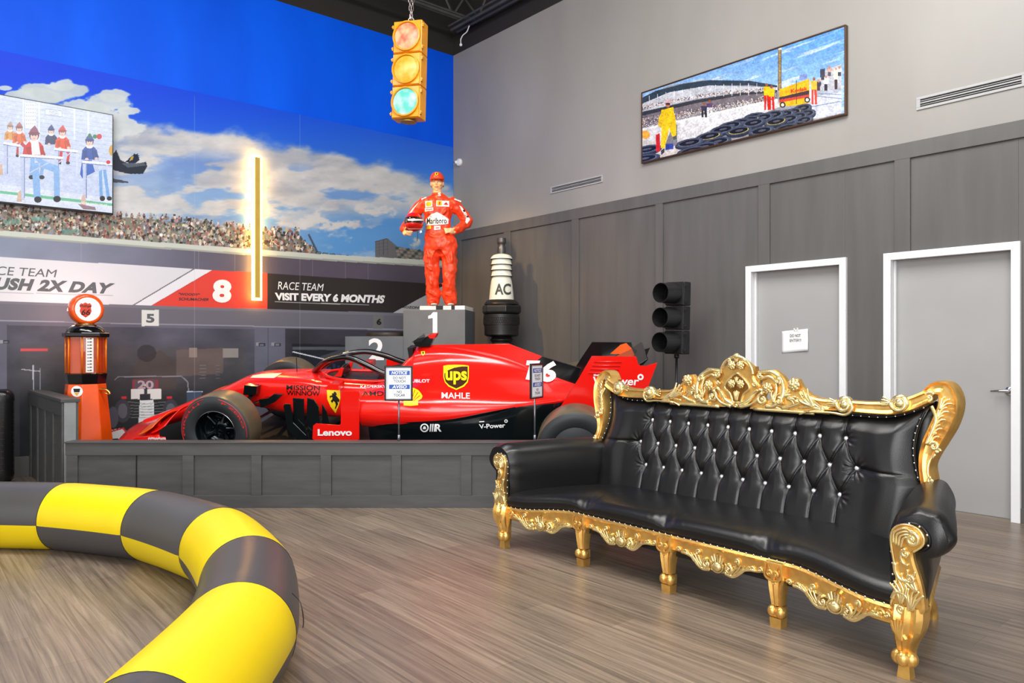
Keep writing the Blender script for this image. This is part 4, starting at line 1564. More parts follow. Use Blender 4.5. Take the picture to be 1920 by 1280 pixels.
# winners' podium
PD = 9.25
kp = PD / FPX
zp = lambda y: CH - (y - HY) * kp
xp = lambda x: (x - 960) * kp
M_pod = mat('podium_grey_paint', (98, 102, 106), 0.5, noise=0.12, nscale=3)
PMx = Matrix.Translation((xp(872), PD, 0)) @ Matrix.Rotation(math.radians(-8.5), 4, 'Z')
pxx = lambda x: plane_hit(PMx, x, 640).x
pod = thing('podium', 'dark grey two-step winners podium with white numbers behind the car', 'podium', PMx)
MB().bx(pxx(756), 0, 0, .62, DK + .0005, zp(580)).build('first_step', M_pod, pod, bevel=0.004)
MB().bx(pxx(647), pxx(756) - .0005, 0, .56, DK + .0005, zp(630)).build('second_step', M_pod, pod, bevel=0.004)
tgp = on_plane(PMx)
decal('lettering', [poly_shape([(812, 585), (820, 585), (820, 624), (811.5, 624), (811.5, 596), (803, 597.5), (803, 592), (808, 590)])], M_white, pod, tgp, .003, 0)
L('2', ((691, 634), (720, 634), (720, 675), (691, 675)), M_white, .02, parent=pod, tg=tgp, off=.003)
disc = MB()
dc = PMx @ Vector((pxx(713), .27, 0))
disc.lathe([(.26, zp(630) + .0005), (.265, zp(630) + .01), (.26, zp(622.5))], 40, Matrix.Translation((dc.x, dc.y, 0)))
tag(disc.build('display_plinth', mat('dark_wood_plinth', (58, 50, 44), 0.4, noise=0.3, nscale=8), None, smooth=True, auto=40), 'low round dark plinth lying on the second podium step', 'plinth')

# giant spark plug
SPY = 9.75
ks = SPY / FPX
zs_ = lambda y: CH - ((430 + y / 5.82) - HY) * ks
rs = lambda r: r / 5.82 * ks
sp = thing('giant_spark_plug', 'giant model spark plug with white insulator lettered AC, right of the podium', 'spark plug', T((940.3 - 960) * ks, SPY, 0, math.radians(8)))
M_sm = mat('brushed_dark_metal', (96, 94, 94), 0.38, 0.75, noise=0.15)
M_cer = mat('cream_ceramic', (226, 226, 212), 0.35, noise=0.03)
M_gun = mat('gunmetal_black', (46, 45, 45), 0.38, 0.5, noise=0.15)
MB().lathe([(rs(r), zs_(y)) for y, r in ((268, 47), (212, 48), (205, 46), (180, 37), (160, 42), (150, 49), (140, 51), (125, 50), (98, 50), (95, 46))], 32).build('terminal', M_sm, sp, smooth=True, auto=50)
ins = [(768, 136), (700, 130), (620, 122), (560, 112), (532, 104), (528, 100), (516, 102), (512, 118), (506, 112), (458, 103), (452, 102), (446, 118), (440, 112), (400, 103), (392, 103), (386, 118), (378, 112), (336, 103), (330, 103), (325, 120), (316, 118), (300, 110), (282, 90), (272, 60), (268, 40)]
MB().lathe([(rs(r), zs_(y)) for y, r in ins], 44).build('insulator', M_cer, sp, smooth=True, auto=40)
rg = MB()
for y in (515, 449, 389, 327):
    rg.lathe([(rs(112), zs_(y + 3)), (rs(120.5), zs_(y + 2)), (rs(120.5), zs_(y - 2)), (rs(112), zs_(y - 3))], 44)
rg.build('groove_rings', M_ink, sp, smooth=True)
MB().lathe([(rs(150), zs_(822)), (rs(190), zs_(820)), (rs(182), zs_(800)), (rs(160), zs_(778)), (rs(136), zs_(768))], 44).build('collar', M_gun, sp, smooth=True, auto=40)
MB().lathe([(rs(200), zs_(926)), (rs(222), zs_(908)), (rs(224), zs_(842)), (rs(204), zs_(824))], 6, a0=PI / 6 + .1).build('hex_nut', M_gun, sp, bevel=0.012)
kn = mat('knurled_metal', (62, 61, 61), 0.4, 0.6, noise=0.3, nscale=60)
MB().lathe([(rs(192), zs_(1042)), (rs(195), zs_(1036)), (rs(195), zs_(962)), (rs(192), zs_(956))], 44).build('knurled_ring', kn, sp, smooth=True, auto=40)
kk = MB()
for k in range(64):
    for sg in (1, -1):
        a_ = 2 * PI * k / 64
        kk.tube([(rs(196) * math.cos(a_ + sg * .13 * u), rs(196) * math.sin(a_ + sg * .13 * u), zs_(1036) + (zs_(962) - zs_(1036)) * u) for u in (0, .5, 1)], .003, 4)
kk.build('knurling', M_gun, sp)
MB().lathe([(rs(120), zs_(1172)), (rs(168), zs_(1164)), (rs(188), zs_(1150)), (rs(186), zs_(1100)), (rs(190), zs_(1058)), (rs(190), zs_(1048)), (rs(196), zs_(1044)), (rs(196), zs_(930)), (rs(150), zs_(924))], 44).build('shell', M_gun, sp, smooth=True, auto=40)
th = [(rs(118), zs_(1172))]
y = 1180
while zs_(y + 50) > .12:
    th += [(rs(106), zs_(y)), (rs(128), zs_(y + 22)), (rs(128), zs_(y + 28)), (rs(106), zs_(y + 50))]
    y += 52
th += [(rs(106), DK + .001)]
MB().lathe(th[::-1], 36).build('thread', M_gun, sp, smooth=True, auto=30)
ins_o = [o for o in sp.children if o.name.startswith('insulator')][0]
decal('lettering', [quad_text('AC', ((928.0, 531.5), (957.5, 531.5), (957.5, 552.5), (928.0, 552.5)), .03)], mat('charcoal_lettering', (60, 66, 62), 0.5, noise=0), sp, on_objects([ins_o]), .004, 3)


# traffic signals
def signal(name, label, M, sec_h, w_, lens_r, body, lens_mats, visor=0.0, depth=.14, clasps=True, doorm=None):
    t = thing(name, label, 'traffic light', M)
    H = sec_h * 3
    for i in range(3):
        z0, z1 = H / 2 - sec_h * (i + 1), H / 2 - sec_h * i
        h = MB().bx(-w_ / 2, w_ / 2, 0, depth, z0 + .003, z1 - .003)
        sec = h.build('housing_section', body, t, bevel=0.01)
        zc = (z0 + z1) / 2
        d_ = MB()
        fr_ = [(-w_ / 2 + .008, z0 + .01), (w_ / 2 - .008, z0 + .01), (w_ / 2 - .008, z1 - .01), (-w_ / 2 + .008, z1 - .01)]
        d_.prism(fr_, -.014, -.0005, bevel=.005)
        d_.lathe([(lens_r * 1.14, .0), (lens_r * 1.14, .028), (lens_r * 1.04, .03), (lens_r * 1.02, .016)], 40, Matrix.Translation((0, -.010, zc)) @ Matrix.Rotation(PI / 2, 4, 'X'), cap=False)
        d_.build('door_panel', doorm or body, t, smooth=True, auto=35)
        MB().lathe([(lens_r, .012), (lens_r * .98, .02), (lens_r * .8, .034), (lens_r * .5, .045), (lens_r * .2, .05), (.0005, .051)], 40, Matrix.Translation((0, -.005, zc)) @ Matrix.Rotation(PI / 2, 4, 'X'), cap=False).build('lens', lens_mats[i], t, smooth=True)
        if clasps:
            for sx in (-1, 1):
                for dz in (-.33, .33):
                    c_ = MB().bx(sx * w_ / 2 - .002, sx * (w_ / 2 + .016), .0, .03, zc + dz * sec_h - .018, zc + dz * sec_h + .018)
                    c_.tube([(sx * (w_ / 2 + .014), -.006, zc + dz * sec_h), (sx * (w_ / 2 + .014), .03, zc + dz * sec_h)], .008, 8)
                    c_.build('clasp', body, t, bevel=0.002)
        if visor:
            v = MB()
            R_ = lens_r * 1.16
            n_ = 48
            ro, ri = R_, R_ - .004
            Mv = Matrix.Translation((0, -.014, zc)) @ Matrix.Rotation(PI / 2, 4, 'X')
            v.lathe([(ri, 0.0), (ro, 0.0), (ro * .98, visor), (ri * .98, visor), (ri, 0.0)], n_, Mv, cap=False)
            v.build('visor', body, t, smooth=True, auto=40)
    return t


M_yel = mat('signal_yellow_paint', (232, 152, 14), 0.35, coat=.2, noise=0.08, nscale=7)
lr = mat('lit_red_lens', (120, 40, 30), 0.3, emit=(255, 150, 120), estr=.95, noise=0)
ly = mat('lit_amber_lens', (120, 90, 20), 0.3, emit=(255, 206, 70), estr=0.8, noise=0)
lg = mat('lit_green_lens', (20, 70, 60), 0.3, emit=(150, 250, 232), estr=.95, noise=0)
for m_, c1_, c2_ in ((lr, (255, 116, 84), (255, 226, 170)), (ly, (255, 192, 60), (255, 236, 120)), (lg, (120, 238, 222), (232, 255, 250))):
    nt = m_.node_tree
    nz_ = nt.nodes.new('ShaderNodeTexNoise')
    nz_.inputs['Scale'].default_value = 9
    tcz = nt.nodes.new('ShaderNodeTexCoord')
    nt.links.new(tcz.outputs['Object'], nz_.inputs['Vector'])
    rz_ = nt.nodes.new('ShaderNodeValToRGB')
    rz_.color_ramp.elements[0].position, rz_.color_ramp.elements[1].position = .38, .62
    rz_.color_ramp.elements[0].color, rz_.color_ramp.elements[1].color = (*lin(c1_), 1), (*lin(c2_), 1)
    nt.links.new(nz_.outputs['Fac'], rz_.inputs[0])
    nt.links.new(rz_.outputs[0], nt.nodes['Principled BSDF'].inputs['Emission Color'])
    vo = nt.nodes.new('ShaderNodeTexVoronoi')
    vo.inputs['Scale'].default_value = 90
    tc_ = nt.nodes.new('ShaderNodeTexCoord')
    nt.links.new(tc_.outputs['Object'], vo.inputs['Vector'])
    bpn = nt.nodes.new('ShaderNodeBump')
    bpn.inputs['Strength'].default_value = .5
    nt.links.new(vo.outputs['Distance'], bpn.inputs['Height'])
    nt.links.new(bpn.outputs[0], nt.nodes['Principled BSDF'].inputs['Normal'])
SGY = 7.9
sc_ = px_at(762.5, 130, SGY)
Ms = Matrix.Translation(sc_) @ Matrix.Rotation(math.radians(-16), 4, 'Z') @ Matrix.Rotation(math.radians(1.6), 4, 'Y')
sig = signal('traffic_light', 'lit yellow traffic light with red, amber and green lenses hanging on a chain', Ms, .346, .325, .137, M_yel, (lr, ly, lg), 0, .17)
bt_ = MB()
bt_.lathe([(.05, -.519 - .004), (.085, -.519 - .012), (.085, -.519 - .02), (.03, -.519 - .022)], 24, Matrix.Translation((0, .08, 0)))
bt_.build('bottom_hub', mat('dull_brass', (150, 130, 60), .4, .5), sig, smooth=True, auto=40)
ch = thing('hanging_chain', 'steel link chain with a ring holding up the lit yellow traffic light', 'chain', Matrix.Translation(Ms @ Vector((0, .085, .519))))
M_gal = mat('galvanised_link', (172, 160, 156), .3, .9)
z = .005
b = MB()
b.tube([(0.028 * math.cos(a), 0, z + .03 + .03 * math.sin(a)) for a in [2 * PI * k / 20 for k in range(20)]], .007, 8, closed=True)
b.build('ring', M_gal, ch, smooth=True)
z += .05
top = Z_CEIL - (ch.matrix_world.translation.z)
i = 0
while z < top - .03:
    for dx in (-.022, .024):
        b = MB()
        P_ = []
        for k in range(16):
            a = 2 * PI * k / 16
            P_.append((0.012 * math.cos(a), 0, .018 * math.copysign(1, math.sin(a)) * (1 if abs(math.sin(a)) > .01 else 0) + .012 * math.sin(a)))
        Mr = Matrix.Translation((dx * min(1, z / .3), 0, z + .02)) @ Matrix.Rotation((i % 2) * PI / 2 + .4, 4, 'Z')
        b.tube([Mr @ Vector(p_) for p_ in P_], .004, 6, closed=True)
        b.build('link', M_gal, ch, smooth=True)
    z += .045
    i += 1

# black signal on a pole near the grey wall
M_sgb = mat('black_signal_paint', (30, 30, 31), 0.42, noise=0.15)
dk = mat('unlit_dark_lens', (34, 30, 30), 0.12, coat=.8, noise=0)
c = px_at(1264, 596, 7.6)
loc = RW.inverted() @ c
Mb = RW @ Matrix.Translation(loc) @ Matrix.Rotation(math.radians(1.5), 4, 'Y')
sg2 = signal('traffic_light', 'unlit black traffic light with long round visors on a pole behind the sofa', Mb, .247, .235, .088, M_sgb, (dk, dk, dk), .215, .115, True, M_sgb)
pb = MB()
pb.tube([(0.0, .055, -.371), (0.0, .055, -.41)], .026, 16)
pb.build('pole_socket', M_sgb, sg2, smooth=True)
pb = MB()
pb.tube([(0.0, .055, -.41), (0.012, .055, -(c.z - DK - .03))], .013, 14)
pb.build('pole', M_sgb, sg2, smooth=True)
MB().lathe([(.18, -(c.z - DK - .001)), (.18, -(c.z - DK - .02)), (.03, -(c.z - DK - .033))], 30, Matrix.Translation((.012, .055, 0))).build('foot', M_sgb, sg2, smooth=True, auto=40)

# ================================================================== RED RACING CAR
def V3(*a):
    return Vector(a)


Nf = V3(-559 / FPX * 6.8, 6.8, CH - 159 / FPX * 6.8)
Nr = V3(120 / FPX * 6.45, 6.45, CH - 186 / FPX * 6.45)
cf = (Nf - Nr)
WB = cf.length
cf.normalize()
al = math.radians(10.5)
cl_ = V3(0, -math.cos(al), -math.sin(al))
cl_ = (cl_ - cf * cl_.dot(cf)).normalized()
cu_ = cf.cross(cl_)
CM = frame(Nf - cl_ * .95, cf, cl_, cu_)
car = thing('racing_car', 'red open-wheel racing car tilted towards the viewer on the platform', 'racing car', CM)
M_red = mat('racing_red_paint', (238, 26, 18), 0.22, coat=0.5, noise=0.02, nscale=2)
M_cb = mat('gloss_carbon_black', (14, 20, 22), 0.16, coat=0.6, noise=0.1)
M_mb = mat('satin_black', (22, 22, 24), 0.35, noise=0.1)
M_tyre = mat('tyre_rubber', (46, 48, 50), 0.5, noise=0.15, nscale=5, bump=.05)
M_tread = mat('warm_lit_tread', (96, 86, 66), 0.34, noise=0.3, nscale=4, bump=.06, bscale=20)  # scuffed rubber with the warm lamp glow put into its colour
M_rim = mat('dark_blue_rim', (16, 26, 32), 0.22, .6, coat=.4, noise=0.1)


def loft(sections, n=6, mirror=True):
    """sections: (x, [(y,z)...]) half outlines from bottom centre to top centre; smooth along x"""
    S = [[Vector((x, y, z)) for y, z in pts] for x, pts in sections]
    k = len(S[0])
    lines = [catmull([s[i] for s in S], n) for i in range(k)]
    rows = []
    for j in range(len(lines[0])):
        half = [l_[j] for l_ in lines]
        hs = catmull(half, 4)
        if mirror:
            hs = hs + [Vector((p.x, -p.y, p.z)) for p in hs[-2:0:-1]]
        rows.append(hs)
    return rows


def skin(rows, closed=True, cap=True):
    b = MB()
    m = len(rows[0])
    vs = [p for r in rows for p in r]
    fs = []
    for i in range(len(rows) - 1):
        for k in range(m if closed else m - 1):
            k2 = (k + 1) % m
            fs.append((i * m + k, (i + 1) * m + k, (i + 1) * m + k2, i * m + k2))
    if cap:
        fs.append(tuple(range(m)))
        fs.append(tuple((len(rows) - 1) * m + k for k in range(m - 1, -1, -1)))
    return b.add(vs, fs)


tub = [
    (1.26, [(0, -.27), (.06, -.27), (.08, -.23), (.065, -.19), (0, -.185)]),
    (1.20, [(0, -.27), (.07, -.27), (.095, -.215), (.075, -.168), (0, -.158)]),
    (0.95, [(0, -.21), (.09, -.21), (.12, -.14), (.09, -.075), (0, -.06)]),
    (0.60, [(0, -.09), (.10, -.09), (.14, -.01), (.11, .075), (0, .092)]),
    (0.30, [(0, -.01), (.13, -.01), (.17, .10), (.14, .20), (0, .218)]),
    (0.02, [(0, .045), (.18, .045), (.225, .18), (.185, .315), (0, .338)]),
    (-.40, [(0, .01), (.25, .01), (.29, .19), (.25, .345), (0, .372)]),
    (-.66, [(0, .0), (.28, .0), (.32, .19), (.27, .345), (0, .376)]),
    (-.80, [(0, .0), (.30, .0), (.335, .19), (.27, .335), (0, .34)]),
    (-1.4, [(0, .0), (.30, .0), (.335, .19), (.27, .325), (0, .33)]),
    (-1.7, [(0, .0), (.25, .0), (.28, .19), (.24, .32), (0, .33)]),
]
rows = loft(tub, 5)
skin(rows).build('nose_and_tub', M_red, car, smooth=True, auto=50)
# cockpit rim, opening and padding
ck = MB()
op = catmull([(-.74, 0, .372), (-.80, .15, .366), (-1.0, .225, .352), (-1.3, .235, .352), (-1.5, .18, .372), (-1.56, 0, .38), (-1.5, -.18, .372), (-1.3, -.235, .352), (-1.0, -.225, .352), (-.80, -.15, .366)], 5, True)
ck.tube(op, .016, 8, closed=True)
ck.build('cockpit_rim', M_red, car, smooth=True)
ck = MB()
cen = Vector((-1.15, 0, .345))
vs = [p + Vector((0, 0, -.008)) for p in op] + [cen]
n_ = len(op)
ck.add(vs, [(i, (i + 1) % n_, n_) for i in range(n_)])
ck.build('cockpit_opening', M_mb, car)
hr = MB()
hr.prism([(-1.30, .345), (-1.34, .42), (-1.48, .455), (-1.60, .47), (-1.60, .345)], -.17, .17, bevel=.02)
hr.build('headrest', M_mb, car, smooth=True, auto=40)
sw = MB()
sw.tube([(-.93, .12 * math.cos(a), .40 + .055 * math.sin(a)) for a in [2 * PI * k / 20 for k in range(20)]], .014, 8, closed=True)
sw.bx(-.94, -.92, -.09, .09, .37, .43)
sw.build('steering_wheel', M_mb, car, smooth=True, auto=40)
wd = MB()
wd.prism([(-.86, .37), (-.90, .40), (-.93, .455), (-.965, .455), (-.94, .37)], .13, .155)
wd.prism([(-.86, .37), (-.90, .40), (-.93, .455), (-.965, .455), (-.94, .37)], -.155, -.13)
wd.build('wind_deflector', M_red, car)

# engine cover with side pods
ec = [
    (-1.30, [(0, .0), (.56, .0), (.70, .06), (.735, .16), (.70, .27), (.58, .335), (.38, .345), (.28, .335), (.16, .32), (0, .31)]),
    (-1.48, [(0, .0), (.58, .0), (.72, .06), (.745, .16), (.71, .28), (.58, .345), (.36, .365), (.26, .375), (.15, .42), (0, .44)]),
    (-1.64, [(0, .0), (.60, .0), (.72, .06), (.745, .17), (.71, .28), (.57, .355), (.34, .40), (.20, .47), (.13, .56), (0, .62)]),
    (-1.72, [(0, .0), (.60, .0), (.72, .06), (.74, .17), (.70, .28), (.56, .36), (.33, .42), (.18, .52), (.125, .62), (0, .672)]),
    (-2.10, [(0, .0), (.58, .02), (.70, .09), (.72, .19), (.66, .30), (.50, .38), (.29, .46), (.15, .55), (.09, .63), (0, .672)]),
    (-2.50, [(0, .0), (.52, .06), (.63, .15), (.65, .23), (.58, .31), (.42, .38), (.23, .44), (.11, .51), (.05, .57), (0, .60)]),
    (-2.85, [(0, .1), (.42, .14), (.52, .21), (.53, .26), (.45, .31), (.30, .35), (.16, .39), (.07, .43), (.03, .46), (0, .48)]),
    (-3.20, [(0, .18), (.28, .2), (.34, .24), (.34, .27), (.28, .30), (.18, .32), (.1, .335), (.05, .345), (.03, .35), (0, .355)]),
    (-3.40, [(0, .2), (.14, .21), (.17, .235), (.17, .25), (.14, .265), (.1, .28), (.06, .285), (.04, .29), (.02, .292), (0, .294)]),
]
rows = loft(ec, 6)
eng = skin(rows).build('engine_cover', M_red, car, smooth=True, auto=60)
MB().prism([(-1.655, .50), (-1.655, .665), (-1.60, .665), (-1.625, .50)], -.09, .09, bevel=.02).build('air_intake', M_mb, car, smooth=True, auto=40)
# dark side pod inlets
for s in (1, -1):
    MB().bx(-1.305, -1.285, min(.36 * s, .66 * s), max(.36 * s, .66 * s), .10, .29).build('side_inlet', M_mb, car, bevel=.01)
# shark fin: red front, black rear
fin = MB().prism([(-1.69, .655), (-1.80, .683), (-1.95, .690), (-2.60, .716), (-2.92, .602), (-3.0, .57), (-2.80, .40), (-2.4, .5), (-2.0, .6)], -.012, .012, bevel=.003)
fin_o = fin.build('shark_fin', M_red, car)
finr = MB().prism([(-2.925, .600), (-3.312, .493), (-3.26, .35), (-3.19, .20), (-2.76, .36), (-2.71, .41)], -.0135, .0135, bevel=.003)
finr_o = finr.build('rear_fin_panel', M_cb, car)
# black lower bodywork
lb = [
    (-1.36, [(0, -.20), (.50, -.20), (.60, -.16), (.64, -.06), (.66, .03), (.62, .07), (0, .05)]),
    (-1.55, [(0, -.21), (.58, -.21), (.67, -.16), (.70, -.04), (.725, .06), (.66, .09), (0, .05)]),
    (-2.1, [(0, -.21), (.62, -.21), (.69, -.16), (.71, -.03), (.72, .10), (.64, .13), (0, .05)]),
    (-2.5, [(0, -.21), (.60, -.21), (.66, -.15), (.67, .0), (.655, .17), (.6, .2), (0, .1)]),
    (-2.85, [(0, -.19), (.50, -.19), (.54, -.12), (.54, .04), (.54, .23), (.46, .24), (0, .15)]),
    (-3.15, [(0, -.15), (.36, -.15), (.38, -.08), (.38, .06), (.37, .25), (.3, .25), (0, .2)]),
]
low_o = skin(loft(lb, 5)).build('lower_bodywork', M_cb, car, smooth=True, auto=50)
MB().prism([(-.75, -.215), (-.85, -.24), (-3.35, -.235), (-3.35, -.222), (-.9, -.212)], -.80, .80).build('floor_plate', M_mb, car, bevel=.003)
MB().prism([(-.55, -.20), (-.75, -.215), (-.78, -.20), (-.62, -.19)], -.55, .55).build('tea_tray', M_mb, car)

# red turning vane with its foot
vane = [(-.868, .04), (-.855, -.085), (-.88, -.105), (-1.28, -.09), (-1.302, -.07), (-1.314, .36), (-1.30, .382), (-1.16, .378), (-1.148, .36), (-1.132, .07), (-1.12, .052), (-.89, .058)]
van_o = MB().prism(vane, .742, .762, bevel=.004, M=Matrix.Identity(4)).build('turning_vane', M_red, car)
# prism() extrudes along y: outer face must be +y
for s in (-1,):
    MB().prism(vane, -.762, -.742).build('turning_vane', M_red, car)
# bargeboards
for s in (1, -1):
    for (pts, y, lean) in (([(-.53, .18), (-.545, .20), (-.60, .20), (-.62, .02), (-.74, -.10), (-.76, -.2), (-.70, -.2), (-.56, -.06)], .62, 0),
                           ([(-.60, .245), (-.71, .24), (-.70, -.0), (-.73, -.16), (-.64, -.12), (-.60, .0)], .56, 0),
                           ([(-.735, .245), (-.80, .23), (-.845, .16), (-.84, -.08), (-.80, -.17), (-.74, -.15), (-.72, .05)], .54, 0),
                           ([(-.87, .19), (-.91, .12), (-.935, -.02), (-.93, -.18), (-.88, -.18), (-.865, .0)], .52, 0)):
        MB().prism(pts, s * y - .006, s * y + .006, bevel=0).build('bargeboard', M_cb, car, bevel=.003)
# mirrors
for s in (1, -1):
    b = MB()
    b.prism([(-.93, .355), (-.98, .40), (-1.07, .40), (-1.07, .345), (-.98, .345)], s * .52 - .09, s * .52 + .09, bevel=.012)
    b.build('mirror', M_red, car, smooth=True, auto=40)
    MB().tube([(-1.0, s * .25, .30), (-1.0, s * .46, .36)], .012, 8).build('mirror_stalk', M_red, car)
# halo
near = catmull([(-.60, .0, .375), (-.69, .10, .45), (-.80, .20, .525), (-.93, .275, .578), (-1.08, .31, .598), (-1.26, .315, .53), (-1.42, .30, .45), (-1.62, .25, .41)], 6)
far = catmull([(-.60, .0, .375), (-.69, -.10, .44), (-.80, -.20, .50), (-.93, -.275, .532), (-1.08, -.31, .538), (-1.26, -.315, .50), (-1.42, -.30, .45), (-1.62, -.25, .41)], 6)
b = MB()
b.tube(near, .029, 14).tube(far, .029, 14)
b.build('halo', mat('halo_gloss_black', (26, 24, 24), 0.12, .3, coat=.8, noise=0), car, smooth=True)
MB().tube(catmull([(-.50, 0, .35), (-.58, 0, .37), (-.66, 0, .42)], 4), .03, 12).build('halo_mount', M_red, car, smooth=True)
for s in (1, -1):
    MB().ball((-1.60, s * .25, .41), (.05, .04, .035)).build('halo_mount', M_red, car, smooth=True)
# T camera
b = MB()
b.prism([(-1.655, .712), (-1.70, .765), (-1.87, .795), (-1.85, .745), (-1.82, .682), (-1.68, .676)], -.06, .06, bevel=.012)
b.prism([(-1.66, .735), (-1.72, .775), (-1.80, .785), (-1.76, .745)], -.16, .16, bevel=.008)
b.build('camera_pod', M_cb, car, smooth=True, auto=40)
MB().prism([(-1.80, .788), (-1.885, .802), (-1.87, .762), (-1.82, .762)], -.062, .062).build('camera_pod_tip', M_red, car)
# antenna
MB().tube([(-.42, 0, .36), (-.42, 0, .52)], .004, 6).build('antenna', M_mb, car)
tubo = [o for o in car.children if o.name.startswith('nose_and_tub')][0]
# rear wing
ep = [(-3.20, .325), (-3.30, .50), (-3.41, .705), (-3.81, .712), (-3.832, .64), (-3.86, .627), (-3.90, .628), (-4.0, .66), (-3.93, .44), (-3.88, .30), (-3.78, .08), (-3.30, .06), (-3.12, .20)]
epo = MB().prism(ep, .445, .462, bevel=.003).build('endplate', M_red, car)
MB().prism([(x, z - .03 if z > .5 else z) for x, z in ep], -.462, -.445, bevel=0).build('endplate', M_cb, car)
MB().prism([(-3.20, .325), (-3.40, .66), (-3.44, .66), (-3.27, .33), (-3.19, .20), (-3.13, .2)], .40, .444).build('endplate_strake', M_mb, car, bevel=.004)
MB().prism([(-3.50, .50), (-3.52, .52), (-3.70, .56), (-3.86, .64), (-3.87, .63), (-3.70, .54), (-3.52, .495)], -.444, .444).build('main_plane', M_cb, car, bevel=.003)
MB().prism([(-3.74, .57), (-3.86, .655), (-3.91, .69), (-3.92, .685), (-3.875, .63), (-3.75, .56)], -.444, .444).build('upper_flap', M_cb, car, bevel=.002)
MB().prism([(-3.60, .56), (-3.70, .655), (-3.76, .675), (-3.84, .60), (-3.80, .56)], -.444, -.43).build('wing_corner', mat('orange_red_paint', (236, 92, 20), .35), car)
b = MB()
for k in range(4):
    z_ = .655 - k * .035
    b.tube([(-3.43 + k * .015, .463, z_), (-3.68 + k * .01, .463, z_ + .005)], .007, 6)
b.build('endplate_louvres', M_red, car, smooth=True)
# plastic-covered rear hub area
MB().prism([(-3.2, .16), (-3.5, .2), (-3.75, .1), (-3.7, -.12), (-3.2, -.15)], -.25, .25, bevel=.02).build('gearbox_fairing', M_mb, car, smooth=True, auto=40)
# front wing
fw = MB()


def wing(u, v):
    # u across (-1..1), v along the chord (0 front .. 1 rear)
    y = (u * 2 - 1) * .90
    a = abs(y) / .90
    x0 = 1.30 - .30 * a ** 1.5
    ch = .34 + .10 * a
    z = -.225 + .05 * a + (.09 + .07 * math.sin(a * PI)) * v ** 2.0 + .02 * math.sin(PI * v)
    return Vector((x0 - ch * v, y, z))


fw.grid(wing, 40, 8)
fw.build('front_wing_main', M_red, car, smooth=True, solid=.012)
for q, (m_) in enumerate((mat('orange_red_paint', (236, 92, 20), .35), M_red)):
    for s in (1, -1):
        b = MB()

        def flap(u, v, s=s, q=q):
            a = .20 + .78 * u
            y = s * a * .90
            x0 = .98 - .20 * a ** 1.5 - q * .13
            ch = .15 + .05 * math.sin(a * PI)
            z = -.12 + q * .07 + .04 * a + (.08 + .05 * math.sin(u * PI)) * v ** 1.4 - (.05 if q else 0) * a
            return Vector((x0 - ch * v, y, z))
        b.grid(flap, 24, 6, flip=(s < 0))
        b.build('front_wing_flap', m_, car, smooth=True, solid=.008)
epl = [(1.0, -.26), (.90, -.15), (.78, -.09), (.64, -.07), (.50, -.08), (.46, -.26)]
for s in (1, -1):
    MB().prism(epl, s * .91 - .008, s * .91 + .008).build('wing_endplate', M_red, car, bevel=.003)
b = MB()
rr = random.Random(3)
for k in range(16):
    for j in range(4):
        x_, z_ = .66 - k * .011, -.085 - j * .036 + rr.uniform(-.006, .006)
        b.bx(x_ - .004, x_ + .003, .9195, .9215, z_ - .018, z_)
b.build('endplate_lettering', M_white, car)
MB().prism([(.93, -.20), (.80, -.13), (.72, -.11), (.70, -.16), (.86, -.24)], .920, .923).build('endplate_flash', mat('orange_red_paint', (236, 92, 20), .35), car)


